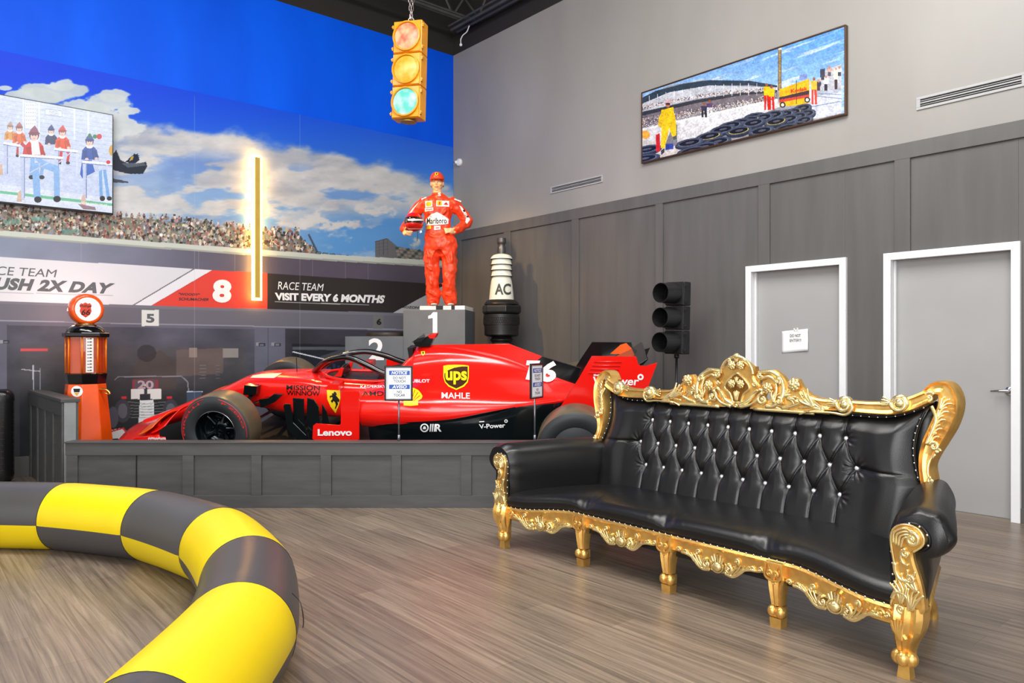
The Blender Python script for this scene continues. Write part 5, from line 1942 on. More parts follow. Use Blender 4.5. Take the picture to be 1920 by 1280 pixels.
# wheels
def wheel(x, y, z, R, w_, s, front):
    wl = thing_part('wheel', car, Matrix.Translation((x, y, z)) @ Matrix.Rotation(-PI / 2 * s, 4, 'X'))
    h = w_ / 2
    prof = [(R * .56, -h * .80), (R * .62, -h * .93), (R * .80, -h), (R * .92, -h * .96), (R * .975, -h * .86)]
    t1 = MB().lathe(prof + [], 56, cap=False)
    prof2 = [(R * .975, -h * .86), (R, -h * .70), (R, h * .70), (R * .975, h * .86)]
    prof3 = [(R * .975, h * .86), (R * .92, h * .96), (R * .80, h), (R * .62, h * .93), (R * .56, h * .80)]
    t1.lathe(prof3, 56, cap=False)
    ty_ = t1
    ty_.cm = 1
    ty_.lathe(prof2, 56, cap=False)
    tyre_o = ty_.build('tyre', [M_tyre, M_tread], wl, smooth=True, auto=60)
    rm = MB()
    rm.lathe([(R * .565, h * .80), (R * .575, h * .84), (R * .55, h * .86), (R * .52, h * .70), (R * .50, h * .1), (R * .40, -h * .1), (R * .34, -h * .15), (R * .1, -h * .2), (.0, -h * .2)], 56, cap=False)
    rm.lathe([(0.0, -h * .7), (R * .5, -h * .72), (R * .565, -h * .8)], 56, cap=False)
    rim_o = rm.build('rim', M_rim, wl, smooth=True, auto=50)
    rg_ = MB().tube([(R * .56 * math.cos(a), R * .56 * math.sin(a), h * .84) for a in [2 * PI * k / 56 for k in range(56)]], .0035, 6, closed=True)
    rg_.build('rim_edge', M_chrome, wl, smooth=True)
    if not front:
        MB().lathe([(R * .60, h * .90), (R * .56, h * .93), (R * .3, h * .98), (0.0, h * .985)], 56, cap=False).build('wheel_cover', M_tyre, wl, smooth=True)
    hb = MB()
    hb.lathe([(R * .20, -h * .18), (R * .20, h * .10), (R * .15, h * .16), (R * .10, h * .17), (R * .09, h * .05), (0, h * .05)], 28, cap=False)
    for k in range(5):
        a = 2 * PI * k / 5 + .6
        c_, s_ = math.cos(a), math.sin(a)
        hb.tube([(R * .16 * c_, R * .16 * s_, h * .06), (R * .34 * c_, R * .34 * s_, 0), (R * .49 * c_, R * .49 * s_, -h * .02)], [R * .085, R * .06, R * .075], 10)
        hb.ball((R * .24 * math.cos(a + .63), R * .24 * math.sin(a + .63), h * .05), R * .028)
    hb.build('hub', M_rim, wl, smooth=True, auto=50)
    if s > 0:
        def arc(txt, a0, a1, r0, hh):
            vs, fs = text_shape(txt, .02, 0)
            nv = []
            b_ = bmesh.new()
            bv = [b_.verts.new((u, v, 0)) for u, v in vs]
            for f in fs:
                try:
                    b_.faces.new([bv[i] for i in f])
                except ValueError:
                    pass
            bmesh.ops.triangulate(b_, faces=b_.faces[:])
            for v in b_.verts:
                a = a0 + (a1 - a0) * v.co.x
                r = r0 + hh * (1 - v.co.y)
                v.co = Vector((r * math.cos(a), r * math.sin(a), h * 1.0 + .0015 - .004 * abs(r / R - .8) / .1))
            me = bpy.data.meshes.new('sidewall_lettering')
            b_.to_mesh(me)
            b_.free()
            me.materials.append(mat('tyre_red_print', (200, 30, 34), .5, noise=0))
            o = bpy.data.objects.new('sidewall_lettering', me)
            COL.objects.link(o)
            o.parent = wl
        if front:
            arc('PIRELLI', PI * .05, -PI * .36, R * .83, R * .055)
            arc('P ZERO', -PI * .60, -PI * .95, R * .83, R * .055)
            gg = MB()
            for a0, a1 in ((.16, -.42), (-.56, -1.04)):
                gg.tube([(R * .92 * math.cos(PI * (a0 + (a1 - a0) * k / 20)), R * .92 * math.sin(PI * (a0 + (a1 - a0) * k / 20)), h * .965) for k in range(21)], .003, 4)
            gg.build('sidewall_stripe', mat('tyre_red_print', (200, 30, 34), .5, noise=0), wl)
    return wl


def thing_part(name, parent, M):
    o = bpy.data.objects.new(name, None)
    o.empty_display_size = .1
    COL.objects.link(o)
    o.parent = parent
    o.matrix_local = M
    return o


bpy.context.view_layer.update()
wheel(0, .80, 0, .338, .30, 1, True)
wheel(0, -.80, 0, .338, .30, -1, True)
wheel(-WB, .77, -.045, .352, .37, 1, False)
wheel(-WB, -.77, .03, .352, .37, -1, False)
# suspension
for s in (1, -1):
    b = MB()
    for p_, q_, fl_ in (((.16, .17, .14), (.02, .66, .10), .35), ((-.22, .26, .16), (-.02, .66, .10), .35), ((.10, .18, -.0), (.02, .66, -.10), .35), ((-.26, .25, .03), (-.02, .66, -.10), .35), ((-.08, .22, .26), (-.02, .66, -.06), .5)):
        P_ = (p_[0], p_[1] * s, p_[2])
        Q_ = (q_[0], q_[1] * s, q_[2])
        b.tube([P_, Q_], .026, 10, flat=fl_, up=(0, 0, 1))
    b.build('front_suspension', M_cb, car, smooth=True)
    b = MB()
    for p_, q_ in (((-2.95, .3, .10), (-WB, .62, .08)), ((-3.5, .2, .10), (-WB, .62, .08)), ((-2.9, .3, -.08), (-WB, .62, -.1)), ((-3.5, .2, -.08), (-WB, .62, -.1))):
        b.tube([(p_[0], p_[1] * s, p_[2]), (q_[0], q_[1] * s, q_[2])], .02, 8, flat=.4, up=(0, 0, 1))
    b.build('rear_suspension', M_cb, car, smooth=True)
    b = MB().lathe([(.10, -.06), (.13, -.05), (.13, .05), (.10, .06)], 28, Matrix.Translation((0, s * .66, 0)) @ Matrix.Rotation(PI / 2, 4, 'X'))
    b.build('brake_drum', M_mb, car, smooth=True, auto=40)
    # fairing stubs behind the wheel on the tub
    b = MB()
    b.prism([(-.02, .30), (-.15, .29), (-.13, .20), (.0, .20)], s * .30 - .05, s * .30 + .05, bevel=.01)
    b.prism([(-.20, .18), (-.30, .20), (-.36, .245), (-.45, .24), (-.36, .16), (-.22, .10)], s * .42 - .02, s * .42 + .02)
    b.build('brake_duct_fin', M_cb, car, bevel=.003)
# display ramp carrying the tilted car
lo = []
rp_ = MB()
for (x, y) in ((.25, 1.0), (-WB - .3, 1.0), (-WB - .3, -1.0), (.25, -1.0)):
    lo.append(CM @ Vector((x, y, -.35 - (.065 if x < -1 else 0))))
rp_.add([(p.x, p.y, max(DK + .01, p.z)) for p in lo] + [(p.x, p.y, DK + .0005) for p in lo], [(0, 1, 2, 3), (7, 6, 5, 4), (0, 4, 5, 1), (1, 5, 6, 2), (2, 6, 7, 3), (3, 7, 4, 0)])
tag(rp_.build('display_ramp', M_black, None), 'sloping black ramp on the platform under the racing car wheels', 'ramp')

# liveries
body = on_objects([eng, tubo, fin_o, finr_o, low_o])
red2 = M_white


def CL(name, shapes, m, tg=body, off=.004, cell=5):
    return decal(name, shapes, m, car, tg, off, cell)


M_db = mat('black_livery_print', (20, 14, 14), .3, noise=0)
M_wl = mat('white_livery_print', (240, 240, 240), .35, noise=0)
M_yl = mat('yellow_livery_print', (250, 216, 30), .35, noise=0)
M_ub = mat('brown_livery_print', (66, 34, 22), .35, noise=0)
CL('lettering', [quad_text('MISSION', rect_q(537.5, 721.5, 600, 730.5, .02), .012), quad_text('WINNOW', rect_q(537.5, 731.5, 600, 740.5, .02), .012)], M_db)
# prancing emblem shield
CL('emblem_shield', [poly_shape([(613, 731), (625, 730), (638, 731.5), (638.5, 745), (636, 758), (629.5, 774), (620, 762), (614, 748)])], M_yl)
horse = [(627, 733.5), (630, 735), (632, 739), (630, 741), (633, 744), (637, 749), (636, 754), (633, 752), (634.5, 757), (631.5, 762), (630, 766), (628, 765), (630.5, 759), (629, 754), (626, 751), (623, 755), (620.5, 751), (623.5, 748), (624, 744.5), (621, 743.5), (619.5, 747), (618.5, 742), (623.5, 740.5), (622.5, 737), (626, 737)]
CL('emblem_horse', [poly_shape(horse)], M_db, off=.007)
CL('lettering', [quad_text('KASPERSKY', rect_q(676, 722.5, 724, 727.5, .0), .015), quad_text('HUBLOT', rect_q(764, 711.5, 806, 717.5, .0), .02), quad_text('MAHLE', rect_q(828, 736, 881, 747, .015), .012)], M_wl)
CL('lettering', [quad_text('AMDA', rect_q(679, 734, 733, 742, 0), .008)], M_db)
# parcel shield
us = [(831.5, 686), (840, 684.5), (855, 684), (870, 684.5), (879, 686), (879, 708), (877, 717), (870, 725), (855.5, 731.5), (841, 725), (834, 717), (831.5, 708)]
CL('parcel_shield', [poly_shape(us)], M_yl)
ui = [(833.5, 701), (840, 695), (852, 690), (866, 687.5), (877, 687.6), (877, 708), (875, 716), (868, 723), (855.5, 729), (842.5, 723), (835.5, 716), (833.5, 708)]
CL('parcel_shield_field', [poly_shape(ui)], M_ub, off=.007)
CL('lettering', [quad_text('ups', ((835.5, 697), (875.5, 697), (875.5, 722), (835.5, 722)), .03)], M_yl, off=.010)
# shell
shp = []
cxs, cys = 775, 753
pts = [(757, 760), (757.5, 748)]
for k in range(9):
    a = math.radians(200 - k * 27.5)
    pts.append((cxs - 2 + 19 * math.cos(a) * 1.05, cys - 7 - 19 * math.sin(a)))
pts += [(783, 751), (783, 760), (770, 761)]
pts = [(757, 760), (756.5, 750), (752, 744), (752, 734), (757, 728), (764, 726.5), (771, 726.5), (777, 728), (784, 731.5), (789, 737), (792.5, 743), (790, 748), (784, 751.5), (784, 759.5), (770, 761)]
CL('shell_emblem', [poly_shape(pts)], M_yl)
rays = []
for (x, y) in ((758, 733), (764, 729.5), (771, 729), (778, 731.5), (784, 736), (787.5, 742)):
    d = Vector((x - 770, y - 757)).normalized()
    n_ = Vector((-d.y, d.x)) * .55
    a_ = Vector((770, 757)) + d * 7
    rays.append(poly_shape([(a_.x + n_.x * .5, a_.y + n_.y * .5), (x + n_.x, y + n_.y), (x - n_.x, y - n_.y), (a_.x - n_.x * .5, a_.y - n_.y * .5)]))
CL('shell_rays', rays, mat('racing_red_print', (226, 24, 18), .3, noise=0), off=.007)
CL('small_shield', [poly_shape([(789.5, 659), (796.5, 658.5), (797, 663), (793.5, 667), (790, 663.5)])], M_yl)
CL('small_shield_mark', [poly_shape([(792.5, 660), (794.5, 660), (795, 662.5), (793.5, 665), (792, 662.5)])], M_db, off=.007)
CL('racing_number', [quad_text('6', ((1017, 675.5), (1049.5, 676.5), (1039, 719), (1009, 716)), .04, 0.0), poly_shape([(988, 675), (1013, 675.5), (1002, 715), (985, 712.5), (993, 684), (986.5, 684)])], M_wl, off=.01)
# lower side marks
oo = [ring_shape(796, 801.5, 8, 5.6), ring_shape(796, 801.5, 2.8, 0.8, 12)]
oo += [poly_shape([(796, 798.2), (799.6, 804), (792.4, 804)])]
for k in range(3):
    oo.append(poly_shape([(807 + k * 4, 794.5), (809.2 + k * 4, 794.5), (807.6 + k * 4, 808.5), (805.4 + k * 4, 808.5)]))
oo.append(quad_text('R', rect_q(816, 794.5, 828, 808.5), .03))
CL('lettering', oo, M_wl)
CL('lettering', [quad_text('V-Power', ((898, 795), (947, 792.5), (947, 801), (899, 803.5)), .02), ring_shape(948.6, 789, 3.2, 1.6, 16), poly_shape([(898.5, 789.4), (908, 788.8), (908, 790.6), (898.5, 791.2)])], M_wl)
tv_ = on_objects([van_o])
CL('lettering', [quad_text('Lenovo', rect_q(596, 804, 660, 816.5, .0), .035)], M_wl, tv_)
te = on_objects([epo])
CL('lettering', [quad_text('Shell', rect_q(1113, 701, 1124, 704.5), .04), quad_text('V-Power', ((1112, 706), (1199, 707), (1197, 722), (1110, 722)), .02), ring_shape(1201, 706.5, 5.8, 2.6, 20)], M_wl, te)
# pale patch on the front deck
CL('deck_patch', [poly_shape([(474, 704), (490, 701.5), (529, 699.5), (514, 709), (470, 708.5)])], mat('pale_deck_colour', (236, 210, 186), .35), off=.004)

# ================================================================== BLACK AND GOLD SOFA
SYAW = math.radians(49.97)
SM = Matrix.Translation((.785, 4.053, 0)) @ Matrix.Rotation(-SYAW, 4, 'Z')
sofa = thing('tufted_sofa', 'long black tufted leather sofa in a carved gold baroque frame', 'sofa', SM)
M_lea = mat('black_leather', (19, 19, 20), 0.31, noise=0.12, nscale=3, bump=0.10, bscale=260, spec=.6)
M_gold = mat('carved_gold', (246, 190, 106), 0.28, .80, noise=0.22, nscale=14, bump=.10, bscale=50)
M_gold2 = mat('burnished_gold', (253, 220, 156), 0.23, .82, noise=0.18, nscale=18)
M_nail = mat('nail_silver', (225, 222, 215), .2, .9, noise=0)
M_cry = mat('crystal_button', (244, 246, 250), .06, .35, coat=1, noise=0)
M_pipe = mat('black_piping', (16, 16, 18), .35, noise=0)


def lerp(a, b, t):
    return a + (b - a) * t


def sm(a, b, x):
    t = max(0, min(1, (x - a) / (b - a)))
    return t * t * (3 - 2 * t)


def yf(x):
    return .098 * (1 - sm(.70, 1.25, abs(x)))


def zr(x):
    return .322 - .040 * sm(.72, 1.2, abs(x))


def yb(z):
    return .66 + (z - .42) * .235


# seat
def seat(u, v):
    s = (u * 2 - 1)
    prof = [(0, 0), (-.016, .022), (-.018, .05), (.012, .083), (.08, .103), (.2, .113), (.36, .110), (.585, .098)]
    k = v * (len(prof) - 1)
    i = min(int(k), len(prof) - 2)
    t = k - i
    p0, p1, p2, p3 = prof[max(0, i - 1)], prof[i], prof[i + 1], prof[min(len(prof) - 1, i + 2)]
    c = lambda q: .5 * (2 * p1[q] + (p2[q] - p0[q]) * t + (2 * p0[q] - 5 * p1[q] + 4 * p2[q] - p3[q]) * t * t + (3 * p1[q] - p0[q] - 3 * p2[q] + p3[q]) * t ** 3)
    dy, dz = c(0), c(1)
    xs_ = lerp(1.272, 1.10, sm(.25, 1, v))
    x = s * xs_
    dip = sum(math.exp(-((x - q) / .055) ** 2) for q in (-.62, -.02, .60))
    fr = math.exp(-((v - .36) / .20) ** 2)
    y = yf(x) * (1 - sm(.5, 1, v)) + .098 * sm(.5, 1, v) + dy + .012 * dip * fr
    wr = 0
    for q in (-.62, -.02, .60):
        d = x - q
        wr += math.sin(d * 130 + v * 14) * math.exp(-(d / .11) ** 2) * .0018 * fr
    bulge = .012 * abs(math.sin((x / .66) * PI)) ** .7 * fr if abs(x) < 1.28 else 0
    e = sm(1.0, .86, abs(s))
    z = zr(x) + dz - .013 * dip * fr + wr + bulge + .006 * math.sin(x * 2.3 + 1) * v 
    return Vector((x, y, z))


MB().grid(seat, 260, 44, flip=True).build('seat_cushion', M_lea, sofa, smooth=True)

# tufted back
CX = .02
BP = .1470
btn = []
for r, (z_, n_, o_) in enumerate(((.862, 10, 4.5), (.714, 11, 5.0), (.567, 10, 4.5))):
    for i in range(n_):
        btn.append((CX + (i - o_) * BP, z_))


def ztop(x):
    return .990 + .012 * sm(.3, .85, abs(x)) * 0 + .066 * sm(.84, 1.09, abs(x)) ** 1.6


def xedge(z):
    return 1.085 - .055 * max(0, math.sin(PI * max(0, min(1, (z - .66) / .42)))) - .02 * sm(.66, .4, z)


def tuft(x, z):
    q = (x - CX) / BP
    p = (z - .7145) / .1475
    d = 0
    # distance to diamond creases
    inx = 5.05 - abs(p) * .5
    if abs(p) <= 1.02 and abs(q) <= inx + .5:
        a = abs((q - p / 2 + .5) % 1 - .5)
        b = abs((q + p / 2 + .5) % 1 - .5)
        lim = 1 if abs(q) <= inx else 0
        if lim:
            d = max(d, math.exp(-a * BP / .0085), math.exp(-b * BP / .0085))
    if p > 1:
        k = round(q - .5) + .5
        if abs(k) <= 4.6:
            f = sm(2.2, 1.1, p) * .8 + .25
            d = max(d, math.exp(-abs(q - k) * BP / .008) * f)
    if p < -1:
        k = round(q - .5) + .5
        if abs(k) <= 4.6:
            d = max(d, math.exp(-abs(q - k) * BP / .008) * .8)
    # side pleats from the outermost buttons of the middle row
    if abs(q) > 5:
        e = abs(q) - 5
        for off, w in ((0, 1.0), (.035, .6), (-.05, .35)):
            d = max(d, w * math.exp(-abs(p - off * (1 + e) + .02 * e) * .1475 / .007) * sm(3.2 if off == 0 else 1.6, .0, e))
    r = 9
    for bx_, bz_ in btn:
        if abs(bx_ - x) < .2 and abs(bz_ - z) < .2:
            r = min(r, math.hypot(bx_ - x, bz_ - z))
    fan_ = 0
    if r < .12 and abs(q) > 4.6:
        for bx_, bz_ in btn:
            if math.hypot(bx_ - x, bz_ - z) < .12:
                th = math.atan2(z - bz_, x - bx_)
                fan_ = .0022 * math.sin(th * 11) * math.exp(-((math.hypot(bx_ - x, bz_ - z) - .04) / .03) ** 2)
    return .017 * d + .036 * math.exp(-r / .030) + fan_


def back(u, v):
    s = u * 2 - 1
    z0 = .36
    x = s * 1.085
    zt_ = ztop(x)
    z = lerp(z0, zt_, v)
    x = s * xedge(z)
    zt_ = ztop(x)
    z = lerp(z0, zt_, v)
    ex = sm(1.0, .90, abs(s))
    ez = sm(1.0, .86, v)
    puff = .075 * (.25 + .75 * math.sqrt(max(0, ex))) * (.2 + .8 * math.sqrt(max(0, ez)))
    puff += .025 * sm(1.0, .8, abs(s)) * sm(.75, .86, abs(s)) * math.sin(PI * v)
    return Vector((x, yb(z) + .03 - puff + tuft(x, z) * min(1, ex + .2), z))


MB().grid(back, 520, 150, flip=True).build('back_cushion', M_lea, sofa, smooth=True)
for (x, z) in btn:
    y = yb(z) + .03 - .1 + .017 + .036 + .008 + .002
    b = MB()
    b.ball((x, y, z), (.0125, .009, .0125), n=10, m=6)
    b.build('crystal_button', M_cry, sofa)
# outer back panel in leather
b = MB()


def bpan(u, v):
    s = u * 2 - 1
    z = lerp(.22, ztop(s * 1.08) + .02, v)
    return Vector((s * 1.10, yb(z) + .085 - .02 * s * s, z))


b.grid(bpan, 30, 10)
b.build('back_panel', M_lea, sofa, smooth=True, solid=.03)
MB().bx(-1.12, 1.12, .12, .72, .20, .315).build('seat_base', M_mb, sofa, bevel=.01)


# arms
prof_in = [(-.055, .275), (-.082, .34), (-.09, .44), (-.092, .54), (-.075, .625), (-.03, .675), (.035, .697), (.10, .688), (.15, .645), (.168, .59), (.150, .54), (.108, .512), (.082, .49), (.080, .43), (.072, .36), (.05, .285), (.0, .27)]
acen = lambda y: (1.315 - .235 * (max(0, y) / .8) ** 1.0 - 0.0)


def armmesh(s):
    base = catmull([Vector((a, 0, b_)) for a, b_ in prof_in], 5, True)
    m = len(base)
    ys = [-.004, .008, .02, .038, .06, .09, .13, .2, .3, .42, .54, .66, .76]
    vs = []
    c0 = Vector((.02, 0, .56))
    for y in ys:
        t = sm(-.01, .055, y)
        for p in base:
            q = p.copy()
            th = math.atan2(q.z - c0.z, q.x - c0.x)
            near_roll = sm(.40, .5, q.z)
            sc = lerp(.80, 1.0, math.sqrt(t))
            pl_ = 1 + (.030 * math.sin(th * 9) * math.exp(-((y - .03) / .045) ** 2)) * near_roll
            if q.z > .42:
                q = c0 + (q - c0) * (sc * pl_)
            else:
                q.x = lerp(q.x * .9, q.x, t)
            dr = sm(.0, .8, y)
            roll = sm(.5, .7, q.z)
            q.x = q.x * (1 - .25 * dr * sm(.02, .15, q.x))
            q.z += .006 * dr * roll + .008 * math.exp(-((y - .35) / .2) ** 2) * roll
            vs.append(Vector((s * (acen(y) + q.x), y, q.z)))
    fs = []
    for i in range(len(ys) - 1):
        for k in range(m):
            k2 = (k + 1) % m
            f = (i * m + k, i * m + k2, (i + 1) * m + k2, (i + 1) * m + k)
            fs.append(f if s > 0 else f[::-1])
    fs += [tuple(range(m - 1, -1, -1)), tuple((len(ys) - 1) * m + k for k in range(m))]
    return MB().add(vs, fs)


for s in (-1, 1):
    armmesh(s).build('arm', M_lea, sofa, smooth=True, auto=60)


# --- carving vocabulary (all in the x-z plane, relief towards -y)
def spiral(cx, cz, r0, r1, a0, turns, n=26):
    out = []
    for i in range(n + 1):
        t = i / n
        a = a0 + turns * 2 * PI * t
        r = r0 + (r1 - r0) * t ** .85
        out.append((cx + r * math.cos(a), cz + r * math.sin(a)))
    return out


def stroke(b, pts, r0, r1, y, yo=0.0, n=8, flat=.8, M=None, k=6, ctr=False):
    """raised carved line through (x,z) points, thick r0 -> r1"""
    P = catmull([Vector((p[0], y(p[0], p[1]) if callable(y) else y, p[1])) + Vector((0, yo, 0)) for p in pts], k)
    N = len(P)
    R = []
    for i in range(N):
        t = i / (N - 1)
        R.append(lerp(r0, r1, t) * (1 if ctr is False else (.35 + .65 * math.sin(PI * min(1, t * 1.05)) ** .6)))
    b.tube(P, R, n, flat=flat, up=(0, 1, 0), M=M)


def scroll(b, cx, cz, r, a0, turns, w_, y, M=None, yo=0.0, ball=True):
    P = [Vector((x, (y(x, z) if callable(y) else y) + yo, z)) for x, z in spiral(cx, cz, r, r * .22, a0, turns)]
    N = len(P)
    b.tube(P, [w_ * lerp(1, .7, i / (N - 1)) for i in range(N)], 8, up=(0, 1, 0), M=M)
    if ball:
        b.ball((cx, (y(cx, cz) if callable(y) else y) + yo - .002, cz), (r * .3, r * .3, r * .3), M=M, n=10, m=6)


def leaf(b, p0, p1, bend, w_, y, M=None, ribs=3, yo=0.0):
    """acanthus leaf: ribs fanning from p0 towards p1"""
    d = Vector((p1[0] - p0[0], p1[1] - p0[1]))
    nrm = Vector((-d.y, d.x))
    for k in range(ribs):
        f = (k - (ribs - 1) / 2) / max(1, (ribs - 1) / 2)
        m_ = (p0[0] + d.x * .55 + nrm.x * (bend + f * .22), p0[1] + d.y * .55 + nrm.y * (bend + f * .22))
        e_ = (p0[0] + d.x * (1 - .12 * abs(f)) + nrm.x * (bend * .4 + f * .32), p0[1] + d.y * (1 - .12 * abs(f)) + nrm.y * (bend * .4 + f * .32))
        stroke(b, [p0, m_, e_], w_, w_ * .45, y, yo, M=M, k=5)


def rosette(b, cx, cz, r, y, M=None):
    yy = y(cx, cz) if callable(y) else y
    for ring, (n_, rr_, pr) in enumerate(((7, .66, .40), (5, .40, .34))):
        for k in range(n_):
            a = 2 * PI * k / n_ + ring * .5
            b.ball((cx + r * rr_ * math.cos(a), yy - .004 - ring * .006, cz + r * rr_ * math.sin(a)), (r * pr, r * .24, r * pr), M=M, n=9, m=6)
    b.ball((cx, yy - .018, cz), r * .30, M=M, n=8, m=5)


# --- crest rail
yc = lambda x, z: yb(1.0) - .022 - .05 * 0 + (z - 1.0) * .16
for s in (1, -1):
    MM = Matrix.Scale(s, 4, (1, 0, 0))
    b = MB()
    # band: moulded board swept along the top
    path = [(.40, 1.075, .035), (.46, 1.050, .034), (.54, 1.036, .032), (.68, 1.036, .031), (.82, 1.034, .033), (.93, 1.042, .036), (1.02, 1.074, .036), (1.08, 1.105, .034)]
    P = catmull([Vector((p[0], 0, p[1])) for p in path], 8)
    Hh = [q.x for q in catmull([Vector((p[2], 0, 0)) for p in path], 8)]
    rows = []
    for i, p_ in enumerate(P):
        t_ = (P[min(i + 1, len(P) - 1)] - P[max(i - 1, 0)]).normalized()
        nn = Vector((-t_.z, 0, t_.x))
        h = Hh[i]
        row = []
        for (a_, yy) in ((-1, .045), (-1, -.012), (-.82, -.026), (-.62, -.018), (0, -.012), (.45, -.016), (.62, -.030), (.95, -.026), (1.0, -.008), (1.0, .045)):
            q = p_ + nn * (h * a_)
            row.append(Vector((q.x, yc(q.x, q.z) + yy, q.z)))
        rows.append(row)
    m = len(rows[0])
    vs = [q for r_ in rows for q in r_]
    fs = [(i * m + k, (i + 1) * m + k, (i + 1) * m + (k + 1) % m, i * m + (k + 1) % m) for i in range(len(rows) - 1) for k in range(m)]
    fs += [tuple(range(m)), tuple((len(rows) - 1) * m + k for k in range(m - 1, -1, -1))]
    b.add(vs, fs, MM)
    b.build('crest_rail', M_gold, sofa, smooth=True, auto=32)
    b = MB()
    # roundels and curls along the band
    for (cx_, cz_, r_, tr, a0) in ((.672, 1.044, .044, .92, -.5), (.958, 1.066, .046, .95, -.3)):
        b = MB()
        scroll(b, cx_, cz_, r_, a0 - PI * .9, tr, .012, lambda x, z: yc(x, z) - .030, MM, ball=False)
        b.ball((cx_, yc(cx_, cz_) - .030, cz_), (.027, .020, .027), M=MM, n=14, m=9)
        b.lathe([(.046, .0), (.046, .03), (.03, .034)], 20, MM @ Matrix.Translation((cx_, yc(cx_, cz_) + .0, cz_)) @ Matrix.Rotation(PI / 2, 4, 'X'))
        leaf(b, (cx_ - .03, cz_ + .0), (cx_ - .10, cz_ + .008), 0, .009, lambda x, z: yc(x, z) - .026, MM, 4)
        b.build('crest_roundel', M_gold2, sofa, smooth=True)
    b = MB()
    stroke(b, [(.46, .992), (.60, .996), (.68, .99), (.715, 1.02), (.71, 1.05)], .006, .010, lambda x, z: yc(x, z) - .03, M=MM)
    leaf(b, (.50, 1.02), (.42, 1.11), .12, .011, lambda x, z: yc(x, z) - .026, MM, 4)
    leaf(b, (.56, 1.005), (.40, 1.02), -.10, .010, lambda x, z: yc(x, z) - .022, MM, 4)
    b.build('crest_scrolls', M_gold2, sofa, smooth=True)
    # pierced leafwork beside the cartouche
    b = MB()
    yl = lambda x, z: yc(x, z) - .012
    stroke(b, [(.13, 1.20), (.17, 1.205), (.22, 1.205), (.275, 1.17), (.30, 1.11), (.29, 1.05), (.25, 1.01), (.20, 1.005)], .014, .018, yl, M=MM)
    stroke(b, [(.155, 1.165), (.20, 1.18), (.245, 1.155), (.26, 1.10), (.25, 1.06)], .011, .008, yl, M=MM, yo=-.006)
    scroll(b, .145, 1.185, .020, 0, -1.1, .009, yl, MM, -.01)
    scroll(b, .175, 1.045, .036, PI * .5, 1.2, .012, yl, MM, -.006)
    scroll(b, .265, 1.155, .022, -PI * .3, 1.1, .009, yl, MM, -.012)
    scroll(b, .285, 1.04, .022, PI * .6, -1.1, .009, yl, MM, -.012)
    stroke(b, [(.02, 1.0), (.08, 1.03), (.12, 1.08), (.15, 1.10), (.185, 1.085)], .016, .010, yl, M=MM, yo=-.004)
    stroke(b, [(.03, .992), (.10, 1.01), (.15, 1.05)], .012, .006, yl, M=MM, yo=-.012)
    leaf(b, (.22, 1.0), (.32, 1.015), .12, .010, yl, MM, 4)
    leaf(b, (.30, 1.07), (.345, 1.10), .0, .012, yl, MM, 3)
    leaf(b, (.33, 1.06), (.39, 1.03), .2, .010, yl, MM, 3)
    leaf(b, (.25, 1.03), (.27, 1.10), .2, .008, yl, MM, 3, -.01)
    stroke(b, [(.30, 1.0), (.36, 1.015), (.42, 1.045), (.45, 1.085)], .012, .012, yl, M=MM)
    stroke(b, [(.12, .985), (.3, .985), (.5, .985)], .011, .011, yl, M=MM)
    loopo = [(.09, .985), (.11, 1.19), (.16, 1.218), (.235, 1.222), (.29, 1.185), (.318, 1.15), (.345, 1.178), (.385, 1.172), (.41, 1.135), (.43, 1.115), (.47, 1.085), (.55, 1.06), (.58, .985)]
    holes = [ell(.200, 1.062, .022, .026, 10)[::-1], ell(.150, 1.140, .012, .022, 8)[::-1], ell(.33, 1.062, .014, .018, 8)[::-1], ell(.25, 1.125, .010, .022, 8)[::-1]]
    loops = [loopo] + holes
    flat = [p for l_ in loops for p in l_]
    tr = tessellate_polygon([[Vector((p[0], p[1], 0)) for p in l_] for l_ in loops])
    nv = len(flat)
    vs = [Vector((x, yc(x, z) - .006, z)) for x, z in flat] + [Vector((x, yc(x, z) + .026, z)) for x, z in flat]
    fs = [tuple(t) for t in tr] + [(t[2] + nv, t[1] + nv, t[0] + nv) for t in tr]
    o0 = 0
    for l_ in loops:
        k_ = len(l_)
        fs += [(o0 + i, o0 + (i + 1) % k_, nv + o0 + (i + 1) % k_, nv + o0 + i) for i in range(k_)]
        o0 += k_
    pl2 = MB().add(vs, fs, MM)
    pl2.build('pierced_panel', M_gold, sofa, smooth=True, auto=35)
    b.build('pierced_leafwork', M_gold2, sofa, smooth=True)
    for (x, z, r_) in ((.205, 1.112, .033), (.370, 1.138, .038)):
        b = MB()
        rosette(b, x, z, r_, lambda x, z: yc(x, z) - .022, MM)
        b.build('rosette', M_gold2, sofa, smooth=True)

# central cartouche
b = MB()
outl = [(0, 1.285), (.04, 1.275), (.075, 1.255), (.10, 1.235), (.117, 1.238), (.118, 1.215), (.105, 1.185), (.125, 1.15), (.155, 1.122), (.125, 1.09), (.105, 1.05), (.075, 1.01), (.035, .985), (0, .980)]
O2 = outl + [(-x, z) for x, z in outl[-2:0:-1]]
b.prism(O2, yc(0, 1.1) - .020, yc(0, 1.1) + .03, bevel=.012)
b.build('cartouche', M_gold, sofa, smooth=True, auto=35)
b = MB()
ycc = yc(0, 1.1) - .028
inn = [(0, 1.195), (.035, 1.175), (.065, 1.145), (.085, 1.115), (.078, 1.095), (.052, 1.075), (.035, 1.045), (.028, 1.02), (0, 1.018)]
I2 = inn + [(-x, z) for x, z in inn[-2:0:-1]]
b.tube([Vector((x, ycc + .004, z)) for x, z in catmull([Vector((x, z)).to_3d() for x, z in I2], 4, True) and [(p.x, p.y) for p in catmull([Vector((x, z, 0)) for x, z in I2], 4, True)]], .007, 8, closed=True)
